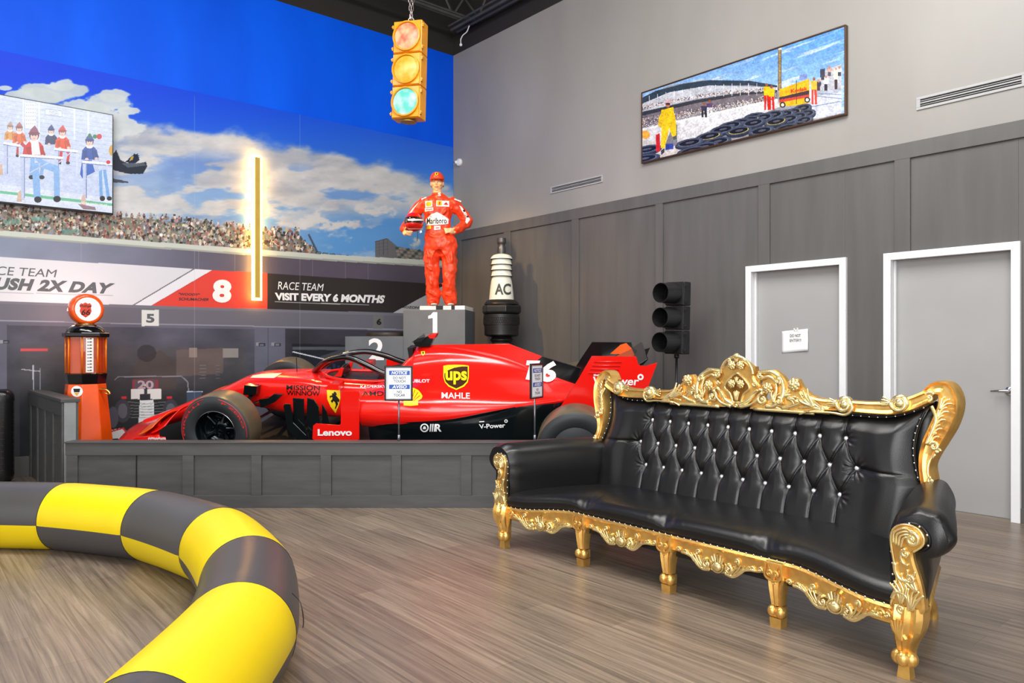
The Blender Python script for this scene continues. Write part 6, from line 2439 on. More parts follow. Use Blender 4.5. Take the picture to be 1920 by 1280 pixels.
leaf(b, (0, 1.03), (0, 1.09), 0, .008, ycc, None, 5)
leaf(b, (0, 1.14), (0, 1.175), 0, .007, ycc, None, 3)
leaf(b, (0, 1.265), (0, 1.315), 0, .011, ycc, None, 5)
b.ball((0, ycc, 1.300), (.022, .016, .018))
for s in (1, -1):
    MM = Matrix.Scale(s, 4, (1, 0, 0))
    stroke(b, [(.0, 1.30), (.04, 1.288), (.08, 1.262), (.105, 1.225), (.112, 1.19)], .012, .008, ycc, M=MM)
    scroll(b, .048, 1.268, .016, 0, 1.1, .007, ycc, MM, -.006)
    scroll(b, .13, 1.135, .017, PI, 1.1, .007, ycc, MM, -.004)
    stroke(b, [(.0, .992), (.04, 1.0), (.085, 1.035), (.11, 1.075), (.145, 1.10)], .008, .006, ycc, M=MM)
scroll(b, .0, .995, .012, 0, 1, .007, ycc, None, -.008)
b.build('cartouche_carving', M_gold2, sofa, smooth=True)
b = MB()
b.prism([(x * .93, 1.107 + (z - 1.107) * .93) for x, z in I2], ycc + .003, ycc + .0075)
b.build('cartouche_recess', mat('dark_gold_ground', (150, 104, 44), .45, .8, noise=.2, nscale=20), sofa)  # darker gold on the field inside the cartouche outline
for (x, z, r_) in ((.031, 1.130, .027), (-.031, 1.130, .027), (.030, 1.243, .028), (-.030, 1.243, .028)):
    b = MB()
    rosette(b, x, z, r_, ycc - .002)
    b.build('rosette', M_gold2, sofa, smooth=True)

# side posts of the back
for s in (1, -1):
    MM = Matrix.Scale(s, 4, (1, 0, 0))
    yp_ = lambda x, z: yb(z) + .0
    b = MB()
    cen_ = [(1.060, 1.100, .030), (1.100, 1.145, .034), (1.150, 1.140, .042), (1.172, 1.075, .050), (1.155, .99, .054), (1.120, .90, .050), (1.098, .83, .040), (1.092, .77, .030), (1.102, .715, .030), (1.115, .67, .030)]
    P = catmull([Vector((p[0], 0, p[1])) for p in cen_], 6)
    Wd = [q.x for q in catmull([Vector((p[2], 0, 0)) for p in cen_], 6)]
    rows = []
    for i, p_ in enumerate(P):
        t_ = (P[min(i + 1, len(P) - 1)] - P[max(i - 1, 0)]).normalized()
        nn = Vector((t_.z, 0, -t_.x))
        row = []
        for (a_, yy) in ((-1, .06), (-1, -.01), (-.8, -.03), (-.5, -.014), (0, -.008), (.5, -.014), (.8, -.034), (1, -.012), (1, .06)):
            q = p_ + nn * (Wd[i] * a_)
            row.append(Vector((q.x, yp_(q.x, q.z) + yy, q.z)))
        rows.append(row)
    m = len(rows[0])
    vs = [q for r_ in rows for q in r_]
    fs = [(i * m + k, (i + 1) * m + k, (i + 1) * m + (k + 1) % m, i * m + (k + 1) % m) for i in range(len(rows) - 1) for k in range(m)]
    fs += [tuple(range(m)), tuple((len(rows) - 1) * m + k for k in range(m - 1, -1, -1))]
    b.add(vs, fs, MM)
    b.build('back_post', M_gold, sofa, smooth=True, auto=32)
    b = MB()
    yq = lambda x, z: yb(z) - .022
    scroll(b, 1.085, 1.100, .030, PI * .2, 1.3, .011, yq, MM, -.010)
    for k, z in enumerate((1.09, 1.05, 1.01, .965, .925)):
        leaf(b, (1.135 - .008 * k, z - .045), (1.185 - .012 * k, z + .005), .2, .008, yq, MM, 3)
    stroke(b, [(1.10, 1.06), (1.125, 1.0), (1.11, .93), (1.09, .87)], .010, .007, yq, M=MM, yo=-.006)
    scroll(b, 1.128, .865, .024, PI * .9, -1.2, .010, yq, MM, -.008)
    scroll(b, 1.145, .845, .014, 0, 1.0, .008, yq, MM, -.004)
    scroll(b, 1.130, .700, .017, PI * .5, 1.1, .009, yq, MM, -.006)
    stroke(b, [(1.135, .83), (1.110, .79), (1.108, .74), (1.122, .70)], .008, .007, yq, M=MM)
    b.build('post_carving', M_gold2, sofa, smooth=True)

# nail-head trim
b = MB()
pp_ = MB()


def nails(pts, step, r=.0052):
    P = catmull(pts, 12)
    pp_.tube([p + Vector((0, .004, 0)) for p in P], .0065, 6)
    acc = 0
    for i in range(1, len(P)):
        d = (P[i] - P[i - 1]).length
        acc += d
        if acc >= step:
            acc = 0
            b.ball(P[i] + Vector((0, -.004, 0)), r, n=7, m=4)


nails([Vector((x, yb(ztop(x)) - .014, ztop(x) - .003)) for x in [-1.06 + i * .106 for i in range(21)]], .040)
nails([Vector((x, yf(x) - .006, zr(x) + .002)) for x in [-1.262 + i * .0841 for i in range(31)]], .036)
for s in (1, -1):
    nails([Vector((s * (xedge(z) - .004), yb(z) - .010, z)) for z in (1.03, .98, .92, .86, .80, .74, .69)], .036)
    nails([Vector((s * (1.315 + dx), -.012, z)) for dx, z in ((-.060, .285), (-.064, .38), (-.066, .46), (-.072, .55), (-.050, .610), (-.008, .634), (.040, .630), (.070, .598), (.072, .56), (.05, .535))], .040)
b.build('nail_trim', M_nail, sofa, smooth=True)
pp_.build('piping', M_pipe, sofa, smooth=True)

# front rail
b = MB()
rows = []
n_ = 90
for i in range(n_ + 1):
    x = -1.27 + 2.54 * i / n_
    row = []
    for (dz, yy) in ((.0, .05), (.0, -.008), (-.012, -.016), (-.022, -.008), (-.055, -.006), (-.075, -.010), (-.082, .0), (-.082, .05)):
        row.append(Vector((x, yf(x) + yy, zr(x) + dz)))
    rows.append(row)
m = len(rows[0])
b.add([q for r_ in rows for q in r_], [(i * m + k, (i + 1) * m + k, (i + 1) * m + (k + 1) % m, i * m + (k + 1) % m) for i in range(n_) for k in range(m)] + [tuple(range(m)), tuple(n_ * m + k for k in range(m - 1, -1, -1))])
b.build('front_rail', M_gold, sofa, smooth=True, auto=35)
# carved apron, four sections
for sx in (-.978, -.33, .33, .978):
    ya = lambda x, z, sx=sx: yf(x) - .008
    hw = .285 if abs(sx) < .5 else .27
    top = zr(sx) - .055
    b = MB()
    out_ = [(-hw, top), (-hw, top - .018), (-hw * .78, top - .030), (-hw * .6, top - .028), (-hw * .45, top - .052), (-hw * .22, top - .075), (0, top - .082), (hw * .22, top - .075), (hw * .45, top - .052), (hw * .6, top - .028), (hw * .78, top - .030), (hw, top - .018), (hw, top)]
    c_ = [(sx + x, z) for x, z in out_]
    n2 = len(c_)
    vs = [Vector((x, yf(x) - .002, z)) for x, z in c_] + [Vector((x, yf(x) + .022, z)) for x, z in c_]
    tris = tessellate_polygon([[Vector((x, z, 0)) for x, z in c_]])
    fs = [tuple(t) for t in tris] + [(t[2] + n2, t[1] + n2, t[0] + n2) for t in tris] + [(i, (i + 1) % n2, n2 + (i + 1) % n2, n2 + i) for i in range(n2)]
    b.add(vs, fs)
    for s in (1, -1):
        MM = Matrix.Translation((sx, 0, 0)) @ Matrix.Scale(s, 4, (1, 0, 0)) @ Matrix.Translation((-0.0, 0, 0))
        yl2 = (lambda x, z, s=s, sx=sx: yf(sx + s * x) - .010)
        scroll(b, .065, top - .048, .026, PI * .5, -1.15, .0095, yl2, MM, -.004)
        stroke(b, [(.05, top - .072), (.09, top - .078), (.125, top - .060), (.15, top - .035), (.19, top - .022), (.225, top - .020)], .010, .007, yl2, M=MM, yo=-.004)
        for k in range(4):
            stroke(b, [(.075 + k * .022, top - .074 + k * .008), (.10 + k * .022, top - .045 + k * .006), (.115 + k * .024, top - .012 + k * .002)], .006, .004, yl2, M=MM, yo=-.006, k=4)
        scroll(b, .115, top + .004, .016, -PI * .3, 1.0, .007, yl2, MM, -.004)
        scroll(b, .205, top - .016, .015, PI, -1.1, .0065, yl2, MM, -.002)
        scroll(b, .245, top - .010, .014, 0, 1.1, .0065, yl2, MM, -.002)
        for k in range(3):
            a = math.radians(90 - k * 26)
            stroke(b, [(.012 * k, top - .025), (.045 * math.cos(a), top - .030 + .048 * math.sin(a))], .009, .006, yl2, M=MM, yo=-.004, k=3)
    b.ball((sx, yf(sx) - .018, top - .048), (.028, .016, .024))
    b.tube([Vector((sx + .034 * math.cos(t), yf(sx) - .014, top - .048 + .029 * math.sin(t))) for t in [2 * PI * k / 20 for k in range(20)]], .006, 6, closed=True)
    b.build('apron_carving', M_gold2, sofa, smooth=True, auto=60)

# front middle legs
for lx in (-.661, 0.0, .661):
    y0 = yf(lx) + .012
    g_ = MB()
    top = zr(lx) - .004
    g_.prism([(lx - .045, top), (lx + .045, top), (lx + .047, top - .085), (lx - .047, top - .085)], y0 - .045, y0 + .035, bevel=.008)
    rows = []
    for (z, w_, yo, dp) in ((top - .085, .043, 0, .036), (.20, .038, -.006, .033), (.15, .032, -.006, .028), (.105, .027, -.002, .025)):
        rows.append([Vector((lx + a * w_, y0 + yo + c_ * dp, z)) for a, c_ in ((-1, 1), (-1, -.7), (-.8, -1), (-.4, -.75), (0, -1.12), (.4, -.75), (.8, -1), (1, -.7), (1, 1))])
    m = 9
    g_.add([q for r_ in rows for q in r_], [(i * m + k, i * m + (k + 1) % m, (i + 1) * m + (k + 1) % m, (i + 1) * m + k) for i in range(3) for k in range(m)])
    for s in (-1, 1):
        g_.ball((lx + s * .022, y0 - .016, .075), (.025, .028, .030))
    g_.bx(lx - .03, lx + .03, y0 - .026, y0 + .03, .05, .10)
    g_.box((lx, y0 - .001, .023), (.056, .056, .046), taper=1.08)
    yk = y0 - .052
    leaf(g_, (lx, top - .08), (lx, top - .01), 0, .008, yk, None, 5)
    scroll(g_, lx - .018, top - .055, .017, 0, 1.1, .007, yk, None, -.002)
    scroll(g_, lx + .018, top - .055, .017, PI, -1.1, .007, yk, None, -.002)
    stroke(g_, [(lx - .04, top - .01), (lx - .042, top - .07), (lx, top - .088), (lx + .042, top - .07), (lx + .04, top - .01)], .006, .006, yk)
    scroll(g_, lx, top - .10, .012, 0, 1.0, .006, y0 - .04, None, -.004)
    g_.build('leg', M_gold, sofa, smooth=True, auto=38)

# corner legs with the arm fronts
for s in (1, -1):
    MM = Matrix.Scale(s, 4, (1, 0, 0))
    X0 = 1.300
    g_ = MB()
    rows = []
    for (z, xo, yo, w_, dp) in ((.30, .01, .01, .060, .05), (.25, .012, -.004, .062, .052), (.20, .010, -.008, .054, .048), (.15, .0, -.002, .040, .038), (.11, -.004, .004, .031, .032)):
        rows.append([Vector((X0 + xo + a * w_, yo + c_ * dp, z)) for a, c_ in ((-1, .8), (-1, -.6), (-.7, -1), (-.3, -.8), (0, -1.1), (.3, -.8), (.7, -1), (1, -.6), (1, .8), (.5, 1), (-.5, 1))])
    lines = list(zip(*rows))
    R2 = [catmull(list(l_), 5) for l_ in lines]
    m = len(R2)
    N = len(R2[0])
    g_.add([R2[k][i] for i in range(N) for k in range(m)], [(i * m + k, i * m + (k + 1) % m, (i + 1) * m + (k + 1) % m, (i + 1) * m + k) for i in range(N - 1) for k in range(m)], MM)
    for (dx, dy) in ((-.026, -.012), (.026, -.012), (0, -.028)):
        g_.ball((X0 - .004 + dx, dy, .082), (.028, .028, .032), M=MM)
    g_.box((X0 - .004, .0, .028), (.052, .052, .056), M=MM, taper=.8)
    g_.box((X0 - .004, .006, .085), (.06, .05, .07), M=MM)
    # bracket scroll to the rail
    stroke(g_, [(X0 - .075, .262), (X0 - .055, .235), (X0 - .05, .19), (X0 - .036, .14), (X0 - .03, .11)], .012, .009, -.004, M=MM)
    scroll(g_, X0 - .10, .243, .018, 0, 1.1, .008, lambda x, z: yf(x) - .02, MM)
    leaf(g_, (X0 + .0, .17), (X0 - .01, .25), .1, .011, -.058, MM, 5)
    scroll(g_, X0 + .0, .175, .017, 0, 1.1, .008, -.056, MM)
    g_.build('leg', M_gold, sofa, smooth=True, auto=38)
    # arm front plate
    a_ = MB()
    ol = [(-.062, .285), (-.052, .34), (-.040, .40), (-.050, .47), (-.062, .54), (-.060, .59), (-.035, .622), (.005, .632), (.045, .620), (.064, .590), (.060, .560), (.035, .535), (.022, .52), (.028, .48), (.045, .43), (.058, .38), (.066, .32), (.062, .285), (.03, .26), (-.03, .26)]
    olp = [(p.x, p.y) for p in catmull([Vector((X0 + .012 + x, z, 0)) for x, z in ol], 3, True)]
    a_.prism(olp, -.034, .01, M=MM, bevel=.008)
    a_.build('arm_front', M_gold, sofa, smooth=True, auto=35)
    a_ = MB()
    XX = X0 + .012
    yy = -.038
    scroll(a_, XX + .022, .578, .030, PI * .6, -1.35, .011, yy, MM)
    for k in range(4):
        stroke(a_, [(XX - .050 + k * .010, .55 - k * .004), (XX - .045 + k * .012, .595 - k * .006), (XX - .005 + k * .008, .618 - k * .012), (XX + .03, .606 - k * .012)], .006, .004, yy, M=MM, yo=-.004)
    scroll(a_, XX - .002, .515, .018, PI * .5, 1.1, .008, yy, MM)
    stroke(a_, [(XX - .012, .53), (XX - .022, .50), (XX - .012, .475), (XX + .008, .47)], .009, .006, yy, M=MM)
    stroke(a_, [(XX - .045, .47), (XX - .040, .43), (XX - .020, .405), (XX + .014, .405)], .010, .008, yy, M=MM)
    scroll(a_, XX + .014, .418, .017, -PI * .5, 1.2, .008, yy, MM)
    leaf(a_, (XX + .04, .37), (XX + .012, .455), .2, .009, yy, MM, 3)
    leaf(a_, (XX - .02, .31), (XX - .045, .40), -.15, .010, yy, MM, 4)
    leaf(a_, (XX + .02, .29), (XX + .045, .38), .1, .010, yy, MM, 4)
    stroke(a_, [(XX - .055, .32), (XX - .04, .35), (XX - .005, .345), (XX + .01, .31), (XX - .005, .27), (XX - .03, .265)], .010, .007, yy, M=MM)
    scroll(a_, XX - .020, .285, .020, 0, -1.2, .009, yy, MM)
    stroke(a_, olp[:36], .005, .005, yy + .006, M=MM, k=1)
    a_.build('arm_front_carving', M_gold2, sofa, smooth=True)
    # rear leg
    r_ = MB()
    r_.tube(catmull([(s * 1.08, .72, .24), (s * 1.085, .74, .14), (s * 1.10, .79, .045), (s * 1.10, .80, .0)], 5), [.034] * 5 + [.03] * 5 + [.024] * 6, 10)
    r_.build('leg', M_gold, sofa, smooth=True, auto=40)
    # outer side rail
    q_ = MB()
    q_.tube([(s * 1.335, .06, .27), (s * 1.12, .76, .27)], .03, 8, flat=.6)
    q_.build('side_rail', M_gold, sofa, smooth=True)

# ================================================================== DRIVER FIGURE ON THE PODIUM
SYD = 9.51
kd = SYD / FPX
fx = lambda px: (px - 818) * kd
fz = lambda py: CH - (py - HY) * kd - (zp(580) + .052)
base_z = zp(580)
DM = Matrix.Translation(((818 - 960) * kd, SYD, base_z + .0505))
drv = thing('driver_statue', 'life-size statue of a person in a red racing suit and cap holding a helmet', 'statue', DM)
b = MB(DM.inverted() @ PMx)
x0_, x1_ = pxx(786), -.01
segs = [(0, .16, 0), (.16, .36, 0), (.36, .52, 1), (.52, .70, 0), (.70, .78, 1), (.78, 1, 0)]
for a_, c_, k in segs:
    b.cm = k
    b.bx(x0_ + (x1_ - x0_) * a_, x0_ + (x1_ - x0_) * c_ - .0005, .03, .55, base_z + .0005, base_z + .05)
b.build('base', [mat('white_base_paint', (232, 230, 222), .4), M_ink], drv)
M_suit = mat('red_racing_suit', (230, 66, 30), .36, noise=.10, nscale=5, bump=.25, bscale=9, stretch=(1, 1, .5))
M_skin = mat('painted_skin', (238, 190, 138), .45, noise=.05)


def px3(px, py, y=0.0):
    return Vector((fx(px), y, fz(py)))


# suit: legs, torso, arms, collar grown together
b = MB()


def limb(pts, n=20, flat=1.0, k=7):
    P = catmull([p[0] for p in pts], k)
    R = [q.x for q in catmull([Vector((p[1], 0, 0)) for p in pts], k)]
    b.tube(P, R, n, flat=flat)
    b.ball(P[0], R[0] * .98, n=14, m=9)
    b.ball(P[-1], R[-1] * .98, n=14, m=9)


# torso as stacked ovals
tor = [(px3(826, 470), .185, .125), (px3(826, 458), .205, .140), (px3(824.5, 444), .190, .130), (px3(822, 430), .165, .120), (px3(821, 405), .172, .122), (px3(820.5, 388), .188, .125), (px3(820, 376), .175, .112), (px3(820, 369), .12, .085), (px3(820, 365), .07, .07)]
P = catmull([t[0] for t in tor], 5)
A_ = catmull([Vector((t[1], t[2], 0)) for t in tor], 5)
vs, fs = [], []
n_ = 28
for p_, a_ in zip(P, A_):
    for k in range(n_):
        t_ = 2 * PI * k / n_
        vs.append(p_ + Vector((a_.x * math.cos(t_), a_.y * math.sin(t_), 0)))
for i in range(len(P) - 1):
    fs += [(i * n_ + k, i * n_ + (k + 1) % n_, (i + 1) * n_ + (k + 1) % n_, (i + 1) * n_ + k) for k in range(n_)]
fs += [tuple(range(n_ - 1, -1, -1)), tuple((len(P) - 1) * n_ + k for k in range(n_))]
b.add(vs, fs)
# legs
limb([(px3(811, 462), .112), (px3(809.5, 488), .098), (px3(811, 515, -.02), .089), (px3(812, 540, -.01), .084), (px3(812.5, 556), .090), (px3(812, 564), .082)])
limb([(px3(841, 462), .112), (px3(842.5, 488, -.01), .098), (px3(843, 515, -.04), .090), (px3(843, 540, -.02), .086), (px3(843.5, 556, -.01), .090), (px3(843.5, 564, -.01), .082)])
# right arm (left in the picture) round the helmet
limb([(px3(792, 382), .078), (px3(781, 395, .01), .074), (px3(770, 411, .02), .066), (px3(762, 424, -.03), .060), (px3(760, 432, -.08), .054)])
# left arm with the hand on the hip
limb([(px3(849, 382), .080), (px3(859, 392, .01), .074), (px3(870, 405, .03), .068), (px3(876, 413, .03), .066), (px3(868, 424, .0), .062), (px3(857, 432, -.05), .055), (px3(853, 435, -.06), .050)])
# cuffs, belt and folds
for k, (cx_, y0_) in enumerate(((811, 478), (838, 482), (812, 530), (841, 534), (813, 548), (842, 551))):
    a0 = (k * 1.3) % PI
    P = [px3(cx_, y0_ + 3 * math.sin(t_ * 2)) + Vector((.088 * math.cos(t_ + a0), .088 * math.sin(t_ + a0), 0)) for t_ in [PI * j / 10 for j in range(11)]]
    b.tube(P, .014, 8)
rr = random.Random(5)
for (x0, y0, x1, y1) in ((806, 470, 812, 500), (802, 500, 815, 512), (834, 470, 842, 505), (846, 500, 834, 520), (818, 470, 806, 486), (830, 472, 842, 486), (806, 520, 812, 545), (846, 522, 838, 545), (806, 548, 818, 556), (836, 552, 848, 556), (800, 470, 803, 495), (848, 472, 846, 500)):
    b.tube([px3(x0, y0, -.098), px3((x0 + x1) / 2 + 1, (y0 + y1) / 2, -.112), px3(x1, y1, -.095)], [.012, .018, .010], 8)
for (x0, y0, x1, y1) in ((806, 400, 816, 412), (838, 396, 830, 410), (806, 442, 820, 449), (836, 441, 822, 449), (850, 386, 846, 400), (868, 400, 878, 408), (866, 412, 876, 418), (776, 400, 784, 408)):
    b.tube([px3(x0, y0, -.112), px3((x0 + x1) / 2, (y0 + y1) / 2, -.124), px3(x1, y1, -.112)], [.009, .014, .008], 8)
suit = b.build('racing_suit', M_suit, drv, remesh=.011, smoothit=3)
tx_ = bpy.data.textures.new('suit_folds', 'CLOUDS')
tx_.noise_scale = .085
tx_.noise_depth = 1
dm_ = suit.modifiers.new('folds', 'DISPLACE')
dm_.texture = tx_
dm_.strength = .042
dm_.mid_level = .5
cb_ = MB()
cb_.tube([px3(820, 367), px3(820, 362.5)], [.078, .068], 24)
cb_.build('collar', M_suit, drv, smooth=True)

# body: neck, head, hands in one continuous mesh
b = MB()
H0 = px3(819.5, 343.5)
b.tube([px3(820, 372), px3(820, 356)], [.058, .055], 18)
b.ball(H0 + Vector((0, .012, .006)), (.077, .092, .105), n=26, m=18)
b.ball(H0 + Vector((0, -.018, -.050)), (.058, .062, .056), n=20, m=12)       # jaw
b.ball(H0 + Vector((0, -.050, -.088)), (.026, .022, .018))                      # chin
b.tube([H0 + Vector((0, -.085, .012)), H0 + Vector((0, -.098, -.006)), H0 + Vector((0, -.110, -.026))], [.009, .011, .015], 10)
b.ball(H0 + Vector((0, -.098, -.030)), (.019, .012, .009))
for s in (1, -1):
    b.ball(H0 + Vector((s * .042, -.055, -.022)), (.026, .024, .022))           # cheek
    b.ball(H0 + Vector((s * .080, .012, -.004)), (.010, .020, .028))            # ear
    b.tube([H0 + Vector((s * .012, -.083, .030)), H0 + Vector((s * .050, -.066, .030))], .008, 8)
b.ball(H0 + Vector((0, -.078, -.058)), (.028, .014, .012))                      # lips
# wrists and hands
def hand(wrist, palm, fingers, thumb):
    b.tube([wrist, palm[0]], [.030, .032], 12)
    b.tube(palm, [.033, .040, .036], 14, flat=.62, up=(0, -1, 0))
    for f_ in fingers:
        b.tube(catmull(f_, 4), .0105, 8)
        b.ball(f_[-1], .0105, n=8, m=5)
    b.tube(catmull(thumb, 4), .012, 8)
    b.ball(thumb[-1], .012, n=8, m=5)


# right hand cupping the helmet from below
w0 = px3(760.5, 433, -.09)
hand(w0, [px3(761, 435, -.10), px3(762.5, 438.5, -.125), px3(765, 441.5, -.145)],
     [[px3(765 + k * .6, 441.5 - k * 1.4, -.150 - k * .012), px3(769 + k, 443.6 - k * 1.5, -.172 - k * .012), px3(773.5 + k * 1.2, 444.6 - k * 2.0, -.180 - k * .010)] for k in range(4)],
     [px3(760.5, 436, -.12), px3(763, 431.5, -.15), px3(766.5, 428.5, -.172)])
# left hand on the hip, fingers pointing to the belly
w1 = px3(853, 435.5, -.065)
hand(w1, [px3(851.5, 435.5, -.075), px3(848, 435, -.10), px3(844.5, 434.5, -.118)],
     [[px3(845, 431.4 + k * 2.0, -.122), px3(839.5 - (1 if k in (1, 2) else 0), 431.8 + k * 2.4, -.138), px3(834.8 + k * .9, 431.2 + k * 2.9, -.136)] for k in range(4)],
     [px3(849.5, 433, -.11), px3(852.5, 430.4, -.10), px3(854, 428.8, -.075)])
# arms, trunk and legs inside the suit join head and hands into one body
b.tube(catmull([px3(820, 372), px3(821, 400), px3(825, 450)], 5), .055, 10)
b.tube(catmull([px3(820, 374), px3(793, 380), px3(781, 395, .01), px3(770, 411, .02), px3(762, 424, -.03), w0], 5), .026, 10)
b.tube(catmull([px3(820, 374), px3(847, 380), px3(859, 392, .01), px3(870, 405, .03), px3(875, 413, .03), px3(866, 424, 0), w1], 5), .026, 10)
for lx_ in (812, 841):
    b.tube(catmull([px3(825, 450), px3(lx_, 462), px3(lx_, 515, -.02), px3(lx_ + 1, 560)], 5), .045, 10)
body_o = b.build('body', M_skin, drv, remesh=.0058, smoothit=3)
M_eye = mat('eye_white_paint', (238, 232, 222), .3, noise=0)
for s in (1, -1):
    MB().ball(H0 + Vector((s * .030, -.076, .012)), (.0135, .008, .0065), n=12, m=8).build('eye', M_eye, drv, smooth=True)
    MB().ball(H0 + Vector((s * .030, -.0835, .012)), (.0052, .003, .0052), n=10, m=6).build('iris', M_ink, drv, smooth=True)
    MB().tube([H0 + Vector((s * .014, -.0905, .030)), H0 + Vector((s * .034, -.084, .036)), H0 + Vector((s * .054, -.068, .028))], .0036, 6).build('eyebrow', mat('dark_brow', (70, 50, 36), .6), drv)
MB().tube([H0 + Vector((-.024, -.082, -.054)), H0 + Vector((0, -.092, -.060)), H0 + Vector((.024, -.082, -.054))], .0035, 6).build('mouth', mat('mouth_red', (170, 66, 54), .5), drv)
# cap
b = MB()
b.ball(H0 + Vector((0, .012, .058)), (.090, .106, .090), n=28, m=16)
cap = b.build('cap', M_suit, drv, smooth=True)
b = MB()


def brim(u, v):
    a = math.radians(-155 + 130 * u)
    r = .086 + .055 * v * math.sin(PI * u) ** .6
    return H0 + Vector((r * math.cos(a), .004 + r * 1.05 * math.sin(a), .052 - .018 * v * math.sin(PI * u) - .01 * abs(u - .5)))


b.grid(brim, 20, 5)
b.build('cap_brim', M_suit, drv, smooth=True, solid=.007)
for s in (1, -1):
    MB().ball(H0 + Vector((s * .074, .03, -.012)), (.012, .03, .03), n=12, m=8).build('hair', mat('brown_hair', (96, 66, 40), .6), drv, smooth=True)
# shoes
for cx_, yo in ((812, -.07), (843, -.08)):
    b = MB()
    b.ball(px3(cx_, 568, yo) + Vector((0, 0, .0)), (.052, .13, .05), n=18, m=10)
    b.ball(px3(cx_, 566, .02), (.048, .06, .06), n=16, m=10)
    for i, v in enumerate(b.v):
        v.z = max(v.z, .004)
    b.build('shoe', M_suit, drv, smooth=True)
    MB().ball(px3(cx_ + 2.5, 571.2, yo - .02), (.048, .115, .018), n=18, m=8).build('shoe_sole', mat('white_sole', (236, 230, 220), .5), drv, smooth=True)

# helmet held against the hip: a thing of its own
hc = px3(779, 420, -.15)
HM = DM @ Matrix.Translation(hc) @ Matrix.Rotation(math.radians(-8), 4, 'Z')
hel = thing('racing_helmet', 'red racing helmet with a dark visor held under the arm of the driver statue', 'helmet', HM)


def hsh(u, v):
    th = 2 * PI * u
    ph = PI * v
    r = Vector((.118 * math.sin(ph) * math.cos(th), .142 * math.sin(ph) * math.sin(th), .125 * math.cos(ph)))
    if r.z < -.05:
        r.z = -.05 + (r.z + .05) * .9
    if r.y < 0 and r.z < -.02:
        r.y *= 1.05
    return r


shell = MB().grid(hsh, 40, 24).build('shell', mat('red_helmet_paint', (214, 32, 22), .18, coat=.6, noise=0.03), hel, smooth=True)


def vis(u, v):
    th = math.radians(-168 + 156 * u)
    z = .052 - .078 * v
    e = math.sqrt(max(0, 1 - (z / .125) ** 2))
    return Vector((.1225 * e * math.cos(th), .1475 * e * math.sin(th), z))


MB().grid(vis, 30, 8).build('visor', mat('dark_visor', (36, 26, 22), .08, coat=1, noise=0), hel, smooth=True, solid=.002)
th_ = on_objects([shell])
decal('visor_strip', [poly_shape([(764.5, 410.5), (794, 410.5), (793.5, 413.5), (765, 413.5)])], M_white, hel, on_objects([shell] + [o for o in hel.children if o.name.startswith('visor')]), .003, 3)
decal('helmet_print', [poly_shape([(767, 432), (776, 434), (776, 436), (768, 434.5)]), poly_shape([(786, 433), (790, 431), (791, 435), (787, 437)]), poly_shape([(766, 428), (792, 428), (792, 429.2), (766, 429.2)])], M_white, hel, th_, .003, 3)
b = MB().tube(catmull([(.05, -.02, -.115), (.055, -.03, -.17), (.05, -.03, -.24)], 5), .004, 6)
b.build('chin_strap', M_mb, hel)

# patches on the suit
ts = on_objects([suit])


def SP(name, shapes, m, off=.006, cell=2.5):
    return decal(name, shapes, m, drv, ts, off, cell)


SP('chest_print', [poly_shape([(799, 411), (808, 402), (819, 397.5), (830, 403), (841, 411), (840, 420), (799, 423)])], M_white)
SP('lettering', [quad_text('Marlboro', ((801, 408.5), (837, 408.5), (837, 419), (801, 420)), .015)], M_ink, .009)
for pt_ in ([(797.5, 377.5), (810.5, 376), (811, 387), (798, 389.5)], [(797, 390.5), (812.5, 388.5), (813, 394.5), (797.5, 397)], [(818, 376), (842, 377), (842, 388), (818, 386.5)], [(814, 423.5), (826, 423), (826, 430), (814, 431)]):
    SP('patch', [poly_shape(pt_)], M_white)
SP('patch_shell', [poly_shape(ell(804.5, 382.5, 5.2, 4))], mat('patch_yellow', (248, 180, 20), .5, noise=0), .009)
SP('patch_shield', [poly_shape([(819.5, 377), (828.5, 377.3), (828.5, 385.5), (819.5, 385)]), poly_shape([(801, 424), (808.5, 423.5), (808.5, 429), (801, 430)])], mat('patch_yellow', (248, 180, 20), .5, noise=0), .009)
SP('patch_mark', [poly_shape([(823, 379), (825.5, 378.5), (825, 384), (822.5, 384)]), poly_shape([(831, 384), (836, 379.5), (841, 384.5)]), poly_shape([(799, 393), (811, 391), (811, 392.4), (799, 394.4)]), poly_shape([(817, 426.5), (823.5, 426), (823.5, 427.4), (817, 428)])], mat('racing_red_print', (226, 24, 18), .3, noise=0), .010)
SP('lettering', [quad_text('S', rect_q(821, 362, 826.5, 368), .04), quad_text('Marlboro', rect_q(831, 385, 841, 387.5), .02)], M_white, .008)
# sleeve stripes
SP('sleeve_stripe', [poly_shape([(783, 382), (788, 377), (776, 392), (768, 405), (764, 410), (766, 402), (774, 391)]), poly_shape([(860, 385), (865, 388), (878, 405), (881, 412), (875, 420), (872, 416), (874, 409), (866, 396)]), poly_shape([(852, 372.5), (864, 377), (863, 379), (851, 374.5)]), poly_shape([(790, 373), (799, 369.5), (800, 371), (791, 375)])], M_white)
SP('sleeve_marks', [poly_shape([(867, 394), (871, 393), (872, 397), (869, 398)]), poly_shape([(874, 404), (878, 404), (879, 408), (875, 408)]), poly_shape([(770, 399), (773, 398), (771, 403), (769, 403)])], M_ink, .009)
tc2 = on_objects([cap])
decal('cap_badge', [poly_shape(ell(818.5, 326, 3.2, 3))], mat('patch_yellow', (248, 180, 20), .5, noise=0), drv, tc2, .004, 3)
decal('cap_badge_mark', [poly_shape([(817.5, 324.5), (819.5, 324.3), (819.3, 327.6), (817.6, 327.6)])], M_ink, drv, tc2, .006, 3)

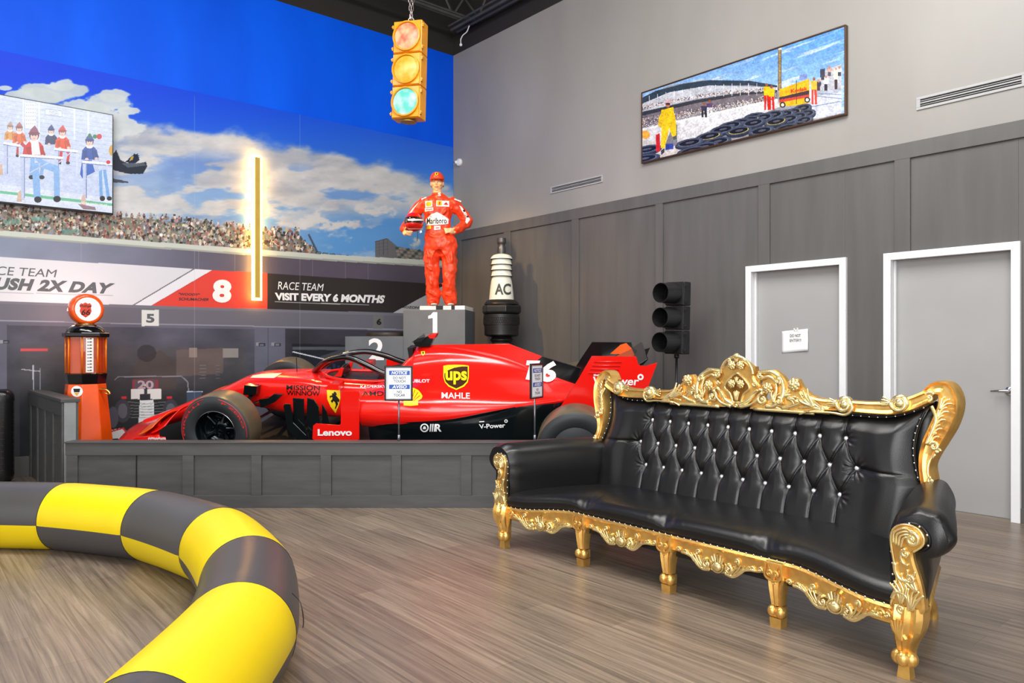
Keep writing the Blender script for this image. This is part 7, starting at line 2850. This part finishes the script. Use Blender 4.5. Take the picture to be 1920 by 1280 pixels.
# ================================================================== INFLATABLE BARRIER
J = [(-5.45, 5.10), (-4.65, 5.12), (-3.83, 5.10), (-3.04, 5.045), (-2.303, 4.78), (-1.685, 4.28), (-1.29, 3.643), (-1.075, 2.93), (-1.04, 2.12), (-1.125, 1.34), (-1.35, .60), (-1.6, -.15)]
RT = .2235
NSEG = 16
P = catmull([Vector((x, y, RT - .012)) for x, y in J], NSEG)
PL = []
for i in range(len(J) - 1):
    for k in range(NSEG):
        PL.append(Vector((lerp(J[i][0], J[i + 1][0], k / NSEG), lerp(J[i][1], J[i + 1][1], k / NSEG), RT - .012)))
PL.append(P[-1])
P = [a.lerp(b_, .55) for a, b_ in zip(P, PL)]
b = MB()
n_ = 48
SPL = 20.0          # degrees the colour split sits below the horizontal on each side
vs, fs, ms = [], [], []
N = len(P)
for i in range(N):
    t_ = (P[min(i + 1, N - 1)] - P[max(i - 1, 0)]).normalized()
    side = Vector((t_.y, -t_.x, 0))          # points to the right of travel
    r_ = RT * (1 - .018 * math.exp(-((((i + NSEG / 2) % NSEG) - NSEG / 2) / .8) ** 2))
    for k in range(n_):
        # ring starts at the split on the right-hand side
        if k <= 28:
            a = math.radians(-4) + (PI + math.radians(8)) * k / 28
        else:
            a = PI + math.radians(4) + (PI - math.radians(8)) * (k - 28) / 20
        q = P[i] + side * (r_ * math.cos(a)) + Vector((0, 0, r_ * math.sin(a)))
        if q.z < .004:
            q.z = .004
        vs.append(q)
for i in range(N - 1):
    seg = i // NSEG
    for k in range(n_):
        fs.append((i * n_ + k, i * n_ + (k + 1) % n_, (i + 1) * n_ + (k + 1) % n_, (i + 1) * n_ + k))
        ms.append((seg + (0 if k < 28 else 1)) % 2)
b.v, b.f, b.m = vs, fs, ms
b.f += [tuple(range(n_))[::-1], tuple((N - 1) * n_ + k for k in range(n_))]
b.m += [0, 0]
M_vy = mat('yellow_vinyl', (232, 202, 8), .38, noise=.03, nscale=2, bump=.03, bscale=3)
M_vk = mat('charcoal_vinyl', (74, 72, 72), .36, noise=.06, nscale=2, bump=.03, bscale=3)
tube = b.build('tube', [M_vk, M_vy], None, smooth=True, auto=50)
barrier = thing('inflatable_barrier', 'curved inflatable tube barrier in yellow and black checks on the floor', 'barrier')
tube.parent = barrier
# seams
for j in range(1, len(J) - 1):
    i = j * NSEG
    rg_ = MB().tube([vs[i * n_ + k] * 1.0 for k in range(n_)], .0022, 5, closed=True)
    rg_.build('seam', M_mb, barrier)
st = MB()
a0 = plane_hit(Matrix.Translation((-.80, 3.05, 0)), 556, 1118, 0)
base = Vector((-.80, 3.05, 0))
pts = [px_at(548, 1112, 2.95), px_at(561, 1126, 2.93), px_at(567, 1145, 2.92), px_at(569, 1165, 2.92), px_at(568, 1176, 2.92)]
st.tube(catmull(pts, 5), .005, 6, flat=.4, up=(1, 0, 0))
st.build('tie_strap', M_mb, barrier)

bpy.context.view_layer.update()
